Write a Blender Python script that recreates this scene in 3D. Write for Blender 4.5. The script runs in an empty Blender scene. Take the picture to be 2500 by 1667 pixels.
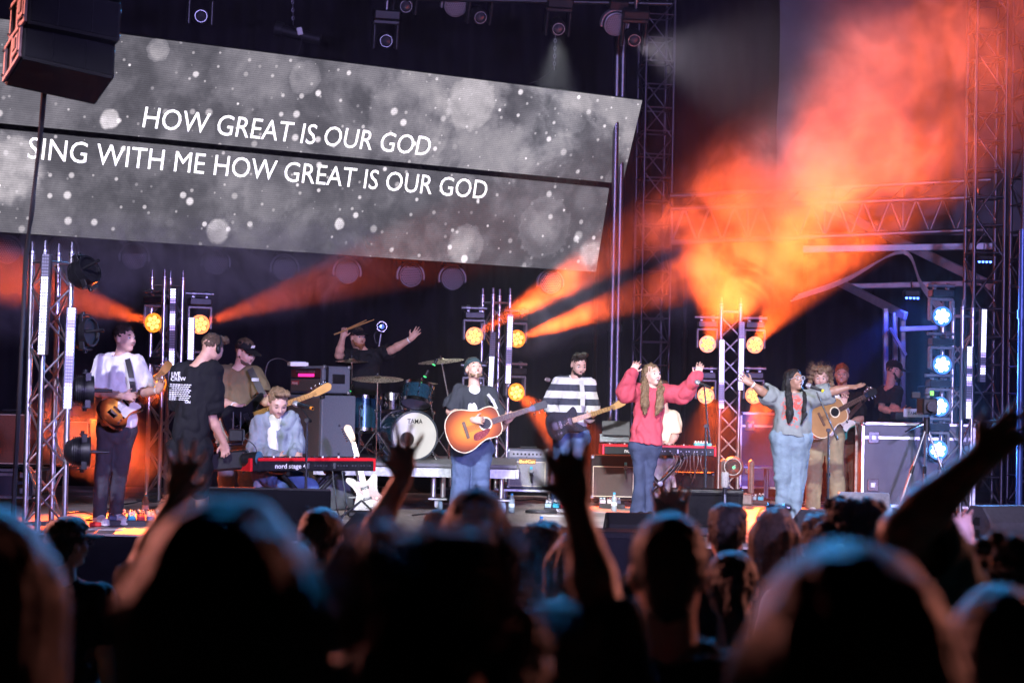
import bpy, bmesh, math, random
import numpy as np
from mathutils import Vector, Matrix, Quaternion
random.seed(7); RNG = np.random.default_rng(7)
PI = math.pi; R = math.radians; V = Vector
sc = bpy.context.scene; C = sc.collection
# ------------------------------------------------------------------ camera
W0, H0, LENS = 2500.0, 1667.0, 70.0
F = LENS / 36.0 * W0
CAM = V((0, 0, 2.4)); DECK = 1.2
MC = Matrix.Rotation(PI/2 + R(1.71), 3, 'X') @ Matrix.Rotation(R(1.2), 3, 'Z')
cd = bpy.data.cameras.new('camera'); cam = bpy.data.objects.new('camera', cd); C.objects.link(cam)
cam.matrix_world = Matrix.Translation(CAM) @ MC.to_4x4()
cd.lens = LENS; cd.sensor_width = 36; cd.clip_start = .1; cd.clip_end = 500
cd.dof.use_dof = True; cd.dof.focus_distance = 20.6; cd.dof.aperture_fstop = 2.7; cd.dof.aperture_blades = 9
sc.camera = cam
# ------------------------------------------------------------------ world (night sky), exposure
w = bpy.data.worlds.new('World'); sc.world = w; w.use_nodes = True
nt = w.node_tree; bg = nt.nodes['Background']
sky = nt.nodes.new('ShaderNodeTexSky'); sky.sky_type = 'NISHITA'; sky.sun_disc = False
sky.sun_elevation = R(-6); sky.sun_rotation = R(200)
nt.links.new(sky.outputs[0], bg.inputs[0]); bg.inputs[1].default_value = .05
sc.view_settings.view_transform = 'Standard'; sc.view_settings.look = 'None'
sc.view_settings.exposure = 0.0; sc.view_settings.gamma = 1.0
cy = sc.cycles
cy.use_denoising = True; cy.max_bounces = 6; cy.diffuse_bounces = 2; cy.glossy_bounces = 3; cy.transmission_bounces = 4
cy.transparent_max_bounces = 8; cy.volume_bounces = 0; cy.volume_step_rate = 0.32; cy.volume_max_steps = 160
cy.sample_clamp_indirect = 4; cy.sample_clamp_direct = 60; cy.caustics_reflective = False; cy.caustics_refractive = False
cy.use_adaptive_sampling = True; cy.adaptive_threshold = .03

def ray(px, py): return MC @ V(((px - W0/2)/F, -(py - H0/2)/F, -1))
def at(px, py, Y):
    d = ray(px, py); return CAM + d * (Y / d.y)
def floor(px, py, z=DECK):
    d = ray(px, py); return CAM + d * ((z - CAM.z) / d.z)
def pix(cx, cy_, s): return lambda x, y: (cx + x*s, cy_ + y*s)
cA = pix(0, 560, .4973); cB = pix(520, 720, .3827); cC = pix(1050, 680, .4082); cD = pix(1450, 700, .3955); cE = pix(1950, 400, .6378)
def gz(y):                                  # the field slopes down to the stage
    return .5 * min(1, max(0, (11 - y) / 9))
# ------------------------------------------------------------------ materials
MATS = {}
def M(name, col=(.5,.5,.5), rough=.6, metal=0, var=.12, scale=18, bump=0, bscale=90, emis=None, es=0, spec=.5, coat=0, alpha=1, trans=0):
    if name in MATS: return MATS[name]
    m = bpy.data.materials.new(name); m.use_nodes = True; MATS[name] = m
    n = m.node_tree.nodes; l = m.node_tree.links; b = n['Principled BSDF']
    b.inputs['Base Color'].default_value = (*col, 1); b.inputs['Roughness'].default_value = rough
    b.inputs['Metallic'].default_value = metal; b.inputs['Specular IOR Level'].default_value = spec
    b.inputs['Coat Weight'].default_value = coat; b.inputs['Transmission Weight'].default_value = trans
    tc = n.new('ShaderNodeTexCoord')
    if var:
        no = n.new('ShaderNodeTexNoise'); no.inputs['Scale'].default_value = scale; no.inputs['Detail'].default_value = 4
        rp = n.new('ShaderNodeValToRGB'); e = rp.color_ramp.elements
        e[0].position = .3; e[1].position = .7
        e[0].color = (*[c*(1-var) for c in col], 1); e[1].color = (*[min(1, c*(1+var)) for c in col], 1)
        l.new(tc.outputs['Object'], no.inputs['Vector']); l.new(no.outputs[0], rp.inputs[0]); l.new(rp.outputs[0], b.inputs['Base Color'])
        rr = n.new('ShaderNodeMapRange'); rr.inputs[3].default_value = max(0, rough-.08); rr.inputs[4].default_value = min(1, rough+.08)
        l.new(no.outputs[0], rr.inputs[0]); l.new(rr.outputs[0], b.inputs['Roughness'])
    if bump:
        nb = n.new('ShaderNodeTexNoise'); nb.inputs['Scale'].default_value = bscale; nb.inputs['Detail'].default_value = 3
        bp = n.new('ShaderNodeBump'); bp.inputs['Strength'].default_value = bump; bp.inputs['Distance'].default_value = .01
        l.new(tc.outputs['Object'], nb.inputs['Vector']); l.new(nb.outputs[0], bp.inputs['Height']); l.new(bp.outputs[0], b.inputs['Normal'])
    if emis:
        b.inputs['Emission Color'].default_value = (*emis, 1); b.inputs['Emission Strength'].default_value = es
    return m
def nodes(m): return m.node_tree.nodes, m.node_tree.links, m.node_tree.nodes['Principled BSDF']
ALU = M('aluminium', (.58,.58,.62), .34, 1, .12, 30)
DALU = M('dull_aluminium', (.3,.31,.34), .42, 1, .2, 30)
STEEL = M('galvanised_steel', (.22,.22,.25), .5, 1, .3, 12)
CHROME = M('chrome', (.8,.8,.82), .12, 1, 0)
BLACK = M('black_plastic', (.010,.010,.012), .45, 0, .3, 40, spec=.35)
BMET = M('black_metal', (.03,.03,.033), .38, .6, .3, 40)
GREYMET = M('grey_fixture_metal', (.2,.2,.215), .45, .3, .2, 30)
TOLEX = M('black_tolex', (.010,.010,.011), .6, 0, .3, 60, .5, 300, spec=.25)
GREYTOLEX = M('grey_tolex', (.09,.10,.13), .6, 0, .15, 60, .4, 300)
GRILLE = M('dark_grille_cloth', (.06,.045,.04), .8, 0, .4, 150, .5, 400)
GGRILLE = M('grey_grille_cloth', (.26,.26,.26), .8, 0, .3, 150, .5, 400)
RUBBER = M('rubber', (.02,.02,.02), .75, 0, .2, 20)
CABLE = M('black_cable', (.02,.02,.022), .5, 0, .1, 5)
WHITE = M('white_plastic', (.78,.78,.76), .4, 0, .04, 10)
PRINT = M('white_print', (.8,.8,.78), .6, 0, 0)
GLASS = M('lens_glass', (.05,.05,.06), .04, 0, 0, spec=1, coat=1)
# ------------------------------------------------------------------ objects
ORG = {}
def tag(o, label=None, cat=None, group=None, kind=None):
    if label: o['label'] = label
    if cat: o['category'] = cat
    if group: o['group'] = group
    if kind: o['kind'] = kind
    return o
def thing(name, label, cat, loc=(0,0,0), group=None, rotz=0):
    o = bpy.data.objects.new(name, None); C.objects.link(o); o.location = loc; o.rotation_euler = (0,0,rotz)
    o.empty_display_size = .1
    ORG[o] = V(loc); return tag(o, label, cat, group)
def link(name, me, parent=None, mat=None):
    if mat is not None:
        me.materials.clear(); me.materials.append(mat)
    o = bpy.data.objects.new(name, me); C.objects.link(o)
    if parent is not None: o.parent = parent; ORG[o] = ORG[parent]
    else: ORG[o] = V((0,0,0))
    return o
def mesh(name, vs, fs, mat, parent=None, smooth=False, local=False):
    """vs in world coordinates (local=True: in the root's own)"""
    me = bpy.data.meshes.new(name)
    if isinstance(vs, np.ndarray):
        if parent is not None and not local: vs = vs - np.array(ORG[parent])
        vs = vs.tolist()
    elif parent is not None and not local:
        o = ORG[parent]; vs = [(v[0]-o.x, v[1]-o.y, v[2]-o.z) for v in vs]
    me.from_pydata(vs, [], fs if isinstance(fs, list) else fs.tolist())
    if smooth: me.shade_smooth()
    me.update()
    return link(name, me, parent, mat)
def dup(root, label=None, group=None):
    r = root.copy(); C.objects.link(r); ORG[r] = ORG[root].copy()
    if label: r['label'] = label
    if group: r['group'] = group
    for ch in root.children:
        c = ch.copy(); C.objects.link(c); c.parent = r
        for g in ch.children:
            d = g.copy(); C.objects.link(d); d.parent = c
    return r
def frame(a, b, up=V((0,0,1))):
    z = (V(b)-V(a)).normalized()
    x = up.cross(z)
    if x.length < 1e-4: x = V((1,0,0)).cross(z)
    x.normalize(); y = z.cross(x); return x, y, z
class MB:
    """collects shapes; build() links them as one mesh"""
    def __init__(s): s.v = []; s.f = []; s.m = Matrix.Identity(4)
    def add(s, vs, fs):
        o = len(s.v); s.v += [s.m @ V(v) for v in vs]; s.f += [tuple(i+o for i in f) for f in fs]; return s
    def box(s, c, d, rot=None, b=0.0):
        c = V(c); h = V(d)/2; vs = []; q = rot.to_3x3() if rot is not None else Matrix.Identity(3)
        if b <= 0:
            for i in range(8): vs.append(c + q @ V((h.x*(1 if i&1 else -1), h.y*(1 if i&2 else -1), h.z*(1 if i&4 else -1))))
            return s.add(vs, [(0,2,3,1),(4,5,7,6),(0,1,5,4),(2,6,7,3),(0,4,6,2),(1,3,7,5)])
        b = min(b, min(h)*.9)
        for i in range(8):
            sg = [1 if i&1 else -1, 1 if i&2 else -1, 1 if i&4 else -1]
            for ax in range(3):
                p = [sg[k]*(h[k]-(0 if k == ax else b)) for k in range(3)]; vs.append(c + q @ V(p))
        fs = []
        for ax in range(3):
            o1, o2 = 1 << ((ax+1)%3), 1 << ((ax+2)%3); A = 1 << ax
            fs.append([i*3+ax for i in (A, A|o1, A|o1|o2, A|o2)]); fs.append([i*3+ax for i in (0, o2, o1|o2, o1)])
            for e in (0, o1, o2, o1|o2):       # edges along ax: between the faces of the two other axes
                a1, a2 = (ax+1)%3, (ax+2)%3
                f = [e*3+a1, e*3+a2, (e|A)*3+a2, (e|A)*3+a1]
                fs.append(f if (e in (0, o1|o2)) else f[::-1])
        for i in range(8):
            f = [i*3, i*3+1, i*3+2]; n = bin(i).count('1'); fs.append(f if n % 2 else f[::-1])
        return s.add(vs, fs)
    def tube(s, pts, r, n=8, caps=True):
        pts = [V(p) for p in pts]; rs = r if isinstance(r, (list, tuple)) else [r]*len(pts)
        rings = []; x = None
        for i, p in enumerate(pts):
            t = (pts[min(i+1, len(pts)-1)] - pts[max(i-1, 0)]).normalized()
            if x is None: x = t.orthogonal().normalized()
            x = (x - t*x.dot(t)); x = x.normalized() if x.length > 1e-6 else t.orthogonal().normalized()
            y = t.cross(x); rings.append([p + (x*math.cos(2*PI*k/n) + y*math.sin(2*PI*k/n))*rs[i] for k in range(n)])
        vs = [v for g in rings for v in g]; fs = []
        for i in range(len(pts)-1):
            for k in range(n): fs.append((i*n+k, i*n+(k+1)%n, (i+1)*n+(k+1)%n, (i+1)*n+k))
        if caps: fs += [tuple(range(n))[::-1], tuple(range((len(pts)-1)*n, len(pts)*n))]
        return s.add(vs, fs)
    def cyl(s, a, b, r, r2=None, n=16): return s.tube([a, b], [r, r if r2 is None else r2], n)
    def lathe(s, prof, o=(0,0,0), ax=(0,0,1), n=24):
        """prof: (radius, height) along ax"""
        o = V(o); x, y, z = frame(o, o+V(ax)); vs = []; fs = []; m = len(prof)
        for r, h in prof:
            for k in range(n): vs.append(o + z*h + (x*math.cos(2*PI*k/n) + y*math.sin(2*PI*k/n))*max(r, 1e-4))
        for i in range(m-1):
            for k in range(n): fs.append((i*n+k, i*n+(k+1)%n, (i+1)*n+(k+1)%n, (i+1)*n+k))
        return s.add(vs, fs)
    def ball(s, c, r, n=10, sc_=(1,1,1)):
        vs = []; fs = []; h = n//2+1; c = V(c)
        for i in range(h+1):
            t = PI*i/h
            for k in range(n): vs.append(c + V((math.sin(t)*math.cos(2*PI*k/n)*sc_[0], math.sin(t)*math.sin(2*PI*k/n)*sc_[1], math.cos(t)*sc_[2]))*r)
        for i in range(h):
            for k in range(n): fs.append((i*n+k, (i+1)*n+k, (i+1)*n+(k+1)%n, i*n+(k+1)%n))
        return s.add(vs, fs)
    def prism(s, pts, z0, z1, bev=0):
        """pts: 2D outline (x,y), counter-clockwise; extruded z0..z1 with a small rounding"""
        n = len(pts); cx = sum(p[0] for p in pts)/n; cyy = sum(p[1] for p in pts)/n; L = []
        def ins(d):
            out = []
            for i in range(n):
                a, b_, c_ = V(pts[i-1]), V(pts[i]), V(pts[(i+1)%n]); t = (c_-a); t = t.normalized() if t.length else V((1,0))
                out.append((b_.x - t.y*d, b_.y + t.x*d))
            return out
        if bev: lay = [(ins(bev), z0), (pts, z0+bev), (pts, z1-bev), (ins(bev), z1)]
        else: lay = [(pts, z0), (pts, z1)]
        vs = [(p[0], p[1], z) for ps, z in lay for p in ps]; fs = []
        for i in range(len(lay)-1):
            for k in range(n): fs.append((i*n+k, i*n+(k+1)%n, (i+1)*n+(k+1)%n, (i+1)*n+k))
        fs += [tuple(range(n))[::-1], tuple(range((len(lay)-1)*n, len(lay)*n))]
        return s.add(vs, fs)
    def quad(s, a, b, c, d): return s.add([a,b,c,d], [(0,1,2,3)])
    def build(s, name, mat, parent=None, smooth=False, local=False):
        o = mesh(name, s.v, s.f, mat, parent, False, local)
        if smooth:
            o.data.shade_smooth()
            o.data.set_sharp_from_angle(angle=R(40))
        return o
UNIT = {}
def bar(name, a, b, r, mat, parent, n=10, local=True):
    """round bar sharing one unit cylinder mesh; a, b in the parent's own coordinates (local) or the world's"""
    key = (mat.name, n)
    if key not in UNIT:
        t = MB().cyl((0,0,0), (0,0,1), 1, n=n); me = bpy.data.meshes.new('bar')
        me.from_pydata([tuple(v) for v in t.v], [], t.f); me.materials.append(mat)
        me.shade_smooth(); me.set_sharp_from_angle(angle=R(50)); UNIT[key] = me
    a, b = V(a), V(b)
    if not local: a = a - ORG[parent]; b = b - ORG[parent]
    o = bpy.data.objects.new(name, UNIT[key]); C.objects.link(o); o.parent = parent; ORG[o] = ORG[parent]
    x, y, z = frame(a, b); L = (b-a).length
    o.matrix_local = Matrix(((x.x*r, y.x*r, z.x*L, a.x), (x.y*r, y.y*r, z.y*L, a.y), (x.z*r, y.z*r, z.z*L, a.z), (0,0,0,1)))
    return o
def sag(a, b, drop, n=12, wob=0):
    a, b = V(a), V(b); out = []
    for i in range(n+1):
        t = i/n; p = a.lerp(b, t); p.z -= drop*4*t*(1-t)
        if wob and 0 < i < n: p += V((random.uniform(-wob,wob), random.uniform(-wob,wob), 0))
        out.append(p)
    return out
def smooth_path(pts, sub=4):
    pts = [V(p) for p in pts]; out = []
    for i in range(len(pts)-1):
        p0, p1, p2, p3 = pts[max(i-1,0)], pts[i], pts[i+1], pts[min(i+2, len(pts)-1)]
        for k in range(sub):
            t = k/sub; out.append(.5*((2*p1)+(p2-p0)*t+(2*p0-5*p1+4*p2-p3)*t*t+(3*p1-p0-3*p2+p3)*t**3))
    return out + [pts[-1]]
FONT = None
def text_mesh(name, body, origin, xdir, ydir, height, mat, parent, lift=.004, width=None, bold=0, shear=0, align='CENTER'):
    """flat lettering in the plane (xdir, ydir); origin: centre (or left) of the baseline; world coordinates"""
    cu = bpy.data.curves.new(name, 'FONT'); cu.body = body; cu.align_x = align; cu.size = 1; cu.offset = bold; cu.shear = shear
    cu.resolution_u = 3
    t = bpy.data.objects.new(name, cu); C.objects.link(t)
    bpy.context.view_layer.update()
    me0 = bpy.data.meshes.new_from_object(t.evaluated_get(bpy.context.evaluated_depsgraph_get()))
    bpy.data.objects.remove(t)
    P = np.array([v.co[:] for v in me0.vertices]); fs = [tuple(p.vertices) for p in me0.polygons]; bpy.data.meshes.remove(me0)
    cap = .7 if not P.size else max(P[:,1].max(), .01); k = height/cap
    xd, yd = V(xdir).normalized(), V(ydir).normalized(); nn = xd.cross(yd)
    kx = k if width is None else width/(P[:,0].max()-P[:,0].min())
    if width is not None and align == 'CENTER': P[:,0] -= (P[:,0].max()+P[:,0].min())/2
    if align == 'LEFT': P[:,0] -= P[:,0].min()
    W = np.array(origin)[None] + P[:,:1]*kx*np.array(xd)[None] + P[:,1:2]*k*np.array(yd)[None] + lift*np.array(nn)[None]
    return mesh(name, W, fs, mat, parent)
# ------------------------------------------------------------------ numpy noise and distance-field modelling
def vnoise(P, seed=0):
    P = np.asarray(P, dtype=np.float64); I = np.floor(P).astype(np.int64); f = P-I; f = f*f*(3-2*f)
    def h(dx, dy, dz):
        n = (I[:,0]+dx)*374761393 + (I[:,1]+dy)*668265263 + (I[:,2]+dz)*2147483647 + seed*974634777
        n = (n ^ (n >> 13)) * 1274126177; n = n ^ (n >> 16); return (n & 0xffff)/65535.0
    x, y, z = f[:,0], f[:,1], f[:,2]
    a = h(0,0,0)*(1-x)+h(1,0,0)*x; b = h(0,1,0)*(1-x)+h(1,1,0)*x; c = h(0,0,1)*(1-x)+h(1,0,1)*x; d = h(0,1,1)*(1-x)+h(1,1,1)*x
    return (a*(1-y)+b*y)*(1-z)+(c*(1-y)+d*y)*z - .5
def surface_nets(Fd, o, h):
    S = Fd < 0; nx, ny, nz = Fd.shape
    c = S[:-1,:-1,:-1].astype(np.int8)
    for i in range(1, 8):
        dx, dy, dz = i & 1, (i >> 1) & 1, i >> 2
        c = c + S[dx:nx-1+dx, dy:ny-1+dy, dz:nz-1+dz]
    act = (c > 0) & (c < 8); idx = np.argwhere(act)
    if len(idx) == 0: return np.zeros((0,3)), np.zeros((0,4), int)
    vid = np.full(act.shape, -1, np.int64); vid[act] = np.arange(len(idx))
    acc = np.zeros((len(idx), 3)); cnt = np.zeros(len(idx))
    cor = [np.array((i & 1, (i >> 1) & 1, i >> 2)) for i in range(8)]
    val = [Fd[idx[:,0]+q[0], idx[:,1]+q[1], idx[:,2]+q[2]] for q in cor]
    for i in range(8):
        for ax in range(3):
            j = i | (1 << ax)
            if j == i: continue
            a, b = val[i], val[j]; m = (a < 0) != (b < 0)
            t = np.where(m, a/np.where(a == b, 1, a-b), 0)
            p = cor[i][None] + (cor[j]-cor[i])[None]*t[:,None]
            acc += p*m[:,None]; cnt += m
    vs = (idx + acc/cnt[:,None])*h + o
    fs = []
    for ax in range(3):
        sl0 = [slice(1,-1)]*3; sl0[ax] = slice(0,-1); sl1 = list(sl0); sl1[ax] = slice(1,None)
        A = S[tuple(sl0)]; B = S[tuple(sl1)]
        e = np.argwhere(A != B)
        if not len(e): continue
        e = e + np.array([0 if k == ax else 1 for k in range(3)])
        u, v = (ax+1)%3, (ax+2)%3; U = np.zeros(3, int); U[u] = 1; Q = np.zeros(3, int); Q[v] = 1
        g = lambda q: vid[q[:,0], q[:,1], q[:,2]]
        q = np.stack([g(e-U-Q), g(e-Q), g(e), g(e-U)], 1)
        inside = S[e[:,0], e[:,1], e[:,2]]
        q[~inside] = q[~inside][:,::-1]
        fs.append(q)
    return vs, np.concatenate(fs)
class Sdf:
    def __init__(s, h=.009): s.p = []; s.h = h
    def rc(s, a, b, ra, rb=None, k=.02, fl=None, sub=False):
        s.p.append(('c', np.array(a, float), np.array(b, float), ra, ra if rb is None else rb, k, fl, sub)); return s
    def el(s, c, r, Rm=None, k=.02, sub=False):
        s.p.append(('e', np.array(c, float), np.array(r, float), np.eye(3) if Rm is None else np.array(Rm), 0, k, None, sub)); return s
    def clip(s, o, n):          # cut away everything on the side n points to
        s.p.append(('h', np.array(o, float), np.array(V(n).normalized(), float), 0, 0, 0, None, True)); return s
    def field(s):
        lo = np.full(3, 1e9); hi = -lo
        for q in s.p:
            if q[7]: continue
            if q[0] == 'c':
                r = max(q[3], q[4]); lo = np.minimum(lo, np.minimum(q[1], q[2])-r); hi = np.maximum(hi, np.maximum(q[1], q[2])+r)
            else:
                r = q[2].max(); lo = np.minimum(lo, q[1]-r); hi = np.maximum(hi, q[1]+r)
        h = s.h; lo -= 3*h; hi += 3*h; n = np.ceil((hi-lo)/h).astype(int)+1
        Fd = np.full(n, .3, np.float32); AX = [lo[i]+h*np.arange(n[i]) for i in range(3)]
        for q in s.p:
            if q[0] == 'h':
                d = (AX[0][:,None,None]-q[1][0])*q[2][0] + (AX[1][None,:,None]-q[1][1])*q[2][1] + (AX[2][None,None,:]-q[1][2])*q[2][2]
                Fd = np.maximum(Fd, d.astype(np.float32)); continue
            pad = q[5]+3*h
            if q[0] == 'c': r = max(q[3], q[4]); a = np.minimum(q[1], q[2])-r-pad; b = np.maximum(q[1], q[2])+r+pad
            else: a = q[1]-q[2].max()-pad; b = q[1]+q[2].max()+pad
            i0 = np.clip(((a-lo)/h).astype(int), 0, n); i1 = np.clip(((b-lo)/h).astype(int)+2, 0, n)
            if np.any(i1 <= i0): continue
            X = AX[0][i0[0]:i1[0], None, None]-q[1][0]; Y = AX[1][None, i0[1]:i1[1], None]-q[1][1]; Z = AX[2][None, None, i0[2]:i1[2]]-q[1][2]
            if q[0] == 'c':
                ba = q[2]-q[1]; L = max(ba@ba, 1e-9); t = np.clip((X*ba[0]+Y*ba[1]+Z*ba[2])/L, 0, 1)
                x, y, z = X-t*ba[0], Y-t*ba[1], Z-t*ba[2]
                d2 = x*x+y*y+z*z
                if q[6] is not None:
                    nn, f = q[6]; nn = np.array(nn); c = x*nn[0]+y*nn[1]+z*nn[2]; d2 = d2 - c*c + (c/f)**2
                d = np.sqrt(d2)-(q[3]+t*(q[4]-q[3]))
                if q[6] is not None: d = d*min(1, q[6][1]*1.3)
            else:
                m = q[3]; lx = X*m[0,0]+Y*m[1,0]+Z*m[2,0]; ly = X*m[0,1]+Y*m[1,1]+Z*m[2,1]; lz = X*m[0,2]+Y*m[1,2]+Z*m[2,2]
                k0 = np.sqrt((lx/q[2][0])**2+(ly/q[2][1])**2+(lz/q[2][2])**2); d = (k0-1)*q[2].min()
            sl = (slice(i0[0], i1[0]), slice(i0[1], i1[1]), slice(i0[2], i1[2])); g = Fd[sl]; k = max(q[5], 1e-4)
            if q[7]:
                hh = np.clip(.5-.5*(g+d)/k, 0, 1); Fd[sl] = g*(1-hh)-d*hh + k*hh*(1-hh)
            else:
                hh = np.clip(.5+.5*(g-d)/k, 0, 1); Fd[sl] = g*(1-hh)+d*hh - k*hh*(1-hh)
        return Fd, lo
    def mesh(s, name, mat, parent=None, disp=None):
        Fd, lo = s.field(); vs, fs = surface_nets(Fd, lo, s.h)
        if disp is not None and len(vs):
            a, b, c = vs[fs[:,0]], vs[fs[:,1]], vs[fs[:,2]]; fn = np.cross(b-a, c-a); N = np.zeros_like(vs)
            for k in range(4): np.add.at(N, fs[:,k], fn)
            N /= np.maximum(np.linalg.norm(N, axis=1, keepdims=True), 1e-9)
            vs = vs + N*disp(vs)[:,None]
        return mesh(name, vs, fs, mat, parent, smooth=True)
def folds(amp=.008, f=(9,9,5), seed=0):
    f = np.array(f)
    def fn(P):
        w = np.stack([vnoise(P*4+7*i, seed+i) for i in range(3)], 1)*1.3
        q = P*f + w
        a = vnoise(q, seed+5); b = vnoise(q*2.3+3, seed+6)
        return amp*(1.6*(np.abs(a)*2-.35) + .8*b)
    return fn
# ================================================================== stage lights (rig and front-of-house lamps, plus added fill spots)
def spot(name, loc, target, power, col, size=40, blend=.5, radius=.05, parent=None):
    ld = bpy.data.lights.new(name, 'SPOT'); ld.energy = power; ld.color = col; ld.spot_size = R(size); ld.spot_blend = blend; ld.shadow_soft_size = radius
    o = bpy.data.objects.new(name, ld); C.objects.link(o); loc = V(loc); o.location = loc
    o.rotation_mode = 'QUATERNION'; o.rotation_quaternion = (V(target)-loc).to_track_quat('-Z', 'Y')
    return o
# front-of-house key spots on the delay towers, above and beside the camera
for (x, tx, ty, pw, sz) in ((-4.2, -1.9, 17.9, 10500, 9), (-2.6, -.45, 20.4, 16500, 11.5), (-1.6, .75, 21.8, 16000, 10), (-.6, 1.9, 20.9, 17000, 11), (1.0, 3.2, 20.6, 16500, 12.5), (-1.0, -1.3, 23.0, 8000, 10)):
    spot('front_spot_light', (x, 1, 10.5), (tx, ty, 1.75), pw, (.90,.92,1), sz, .7, .12)
spot('front_spot_light', (8.5, 4, 10), (2.0, 20.5, 1.4), 7000, (1,.86,.86), 22, .7, .2)
spot('front_spot_light', (-4.5, 2, 9.5), (-3.55, 18.1, 2.0), 17000, (.74,.70,1), 9, .7, .2)
spot('front_spot_light', (3.5, 2, 4.7), (-.2, 24.5, 4.0), 15000, (.48,.40,1), 50, .8, .3)  # added violet fill to lift the rig and haze, not a known lamp
# coloured rig lamps over the stage pointing into the crowd
spot('crowd_light', (3.5, 23, 10), (2.5, 6, 1.5), 9500, (.04,.38,1), 46, .6, 1.0)
spot('crowd_light', (-3.0, 23, 10), (-1.5, 6, 1.5), 7200, (.04,.38,1), 46, .6, 1.0)
spot('crowd_light', (-8.5, 16, 5), (-.5, 3, 1.7), 5600, (1,.30,.24), 100, .6, 1.0)
spot('crowd_light', (9.5, 15, 4.5), (1, 3, 1.7), 3600, (1,.30,.22), 56, .6, 1.0)
# ================================================================== ground and stage
GRASS = M('trampled_grass', (.03,.04,.02), .9, 0, .5, 3, .6, 30)
ys = [-30, 0, 2] + [2+i for i in range(1, 10)] + [14, 40, 120]; xs = [-80, -20, -8, -3, 3, 8, 20, 80]
vs = [(x, y, gz(y) + .02*math.sin(x*2+y*3)) for y in ys for x in xs]; nx = len(xs)
fs = [(j*nx+i, j*nx+i+1, (j+1)*nx+i+1, (j+1)*nx+i) for j in range(len(ys)-1) for i in range(nx-1)]
tag(mesh('ground', vs, fs, GRASS, None, True), kind='structure')
PLY = M('worn_plywood', (.46,.40,.36), .5, 0, .3, 2.5, .15, 40)
n, l, b = nodes(PLY)
tc = n.new('ShaderNodeTexCoord'); mp = n.new('ShaderNodeMapping'); mp.inputs['Scale'].default_value = (1.2, 9, 1)
no = n.new('ShaderNodeTexNoise'); no.inputs['Scale'].default_value = 3; no.inputs['Detail'].default_value = 6
mx = n.new('ShaderNodeMix'); mx.data_type = 'RGBA'; mx.blend_type = 'MULTIPLY'; mx.inputs[0].default_value = .8
src = b.inputs['Base Color'].links[0].from_socket
rp = n.new('ShaderNodeValToRGB'); rp.color_ramp.elements[0].position = .3; rp.color_ramp.elements[0].color = (.45,.42,.4,1); rp.color_ramp.elements[1].position = .62; rp.color_ramp.elements[1].color = (1,1,1,1)
l.new(tc.outputs['Generated'], mp.inputs[0]); l.new(tc.outputs['Object'], mp.inputs[0]); l.new(mp.outputs[0], no.inputs['Vector']); l.new(no.outputs[0], rp.inputs[0])
l.new(src, mx.inputs[6]); l.new(rp.outputs[0], mx.inputs[7]); l.new(mx.outputs[2], b.inputs['Base Color'])
BLKCLOTH = M('black_stage_cloth', (.005,.005,.007), .9, 0, .3, 6, .2, 60, spec=.12)
st = MB().box((.5, 24.6, .59), (19, 15.2, 1.18)).box((-1.65, 15.85, .59), (1.9, 2.32, 1.18))
sf = tag(st.build('stage_floor', BLKCLOTH), kind='structure'); ORG[sf] = V((0,0,0))
pme = None
def panel(x0, x1, y0, y1, z):
    global pme
    if pme is None:
        t = MB().box((.5,.5,.5), (1,1,1)); pme = bpy.data.meshes.new('panel'); pme.from_pydata([tuple(v) for v in t.v], [], t.f); pme.materials.append(PLY)
    o = bpy.data.objects.new('panel', pme); C.objects.link(o); o.parent = sf
    o.location = (x0+.004, y0+.004, z); o.scale = (x1-x0-.008, y1-y0-.008, .018+random.uniform(-.0015,.0015))
for j in range(7):
    off = (j % 2)*1.2
    for i in range(8):
        x0 = max(-9, -10.2+off+i*2.44); x1 = min(10, -10.2+off+(i+1)*2.44)
        if x1-x0 > .3: panel(x0, x1, 17.0+j*1.22, 17.0+(j+1)*1.22, 1.18)
for j in range(2):
    panel(-2.6, -.7, 14.7+j*1.15, 14.7+(j+1)*1.15, 1.18)
# black drapes hung behind the stage
def drape(name, a, b, z0, z1, mat, label, amp=.12, pitch=.45, n=None):
    a, b = V(a), V(b); L = (b-a).length; n = n or int(L/pitch*8); t = (b-a).normalized(); nn = V((t.y, -t.x, 0)); vs = []; fs = []
    for i in range(n+1):
        u = i/n*L; w = amp*(math.sin(u/pitch*2*PI)+.5*math.sin(u/pitch*3.7+1)+.3*math.sin(u*1.3))
        for k in range(5):
            q = a+t*u+nn*w*(1-.15*k)
            vs.append((q.x, q.y, z0+(z1-z0)*k/4))
    for i in range(n):
        for k in range(4): fs.append((i*5+k, (i+1)*5+k, (i+1)*5+k+1, i*5+k+1))
    return tag(mesh(name, vs, fs, mat, None, True), label, 'curtain')
CURT = M('black_curtain', (.007,.006,.011), .9, 0, .3, 3, .2, 50, spec=.1)
drape('backdrop_curtain', (-11, 31.5, 0), (4.6, 31.5, 0), 1.2, 13, CURT, 'wide black pleated curtain closing the back of the stage')
drape('wing_curtain', (4.4, 29.8, 0), (8.2, 29.4, 0), 1.2, 5.0, CURT, 'dark pleated side curtain behind the flight case and tent frame')
drape('wing_curtain', (-11, 31, 0), (-7.6, 20.5, 0), 1.2, 9, CURT, 'black side curtain at the amplifier end of the stage')
CANVAS = M('grey_canvas', (.13,.12,.14), .8, 0, .2, 2, .3, 9)
vs = []; fs = []; nx, nz = 60, 24
for i in range(nx+1):
    for k in range(nz+1):
        x = 4.0+7.5*i/nx; z = 4.9+6*k/nz
        wr = .10*math.sin(x*1.1+z*1.6)+.05*math.sin(x*3.1-z*4.3)+.04*math.sin(x*7+z*6.1+math.sin(x*2)*2)
        vs.append((x, 30.4+wr-.25*(x-4)/7, z))
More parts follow.
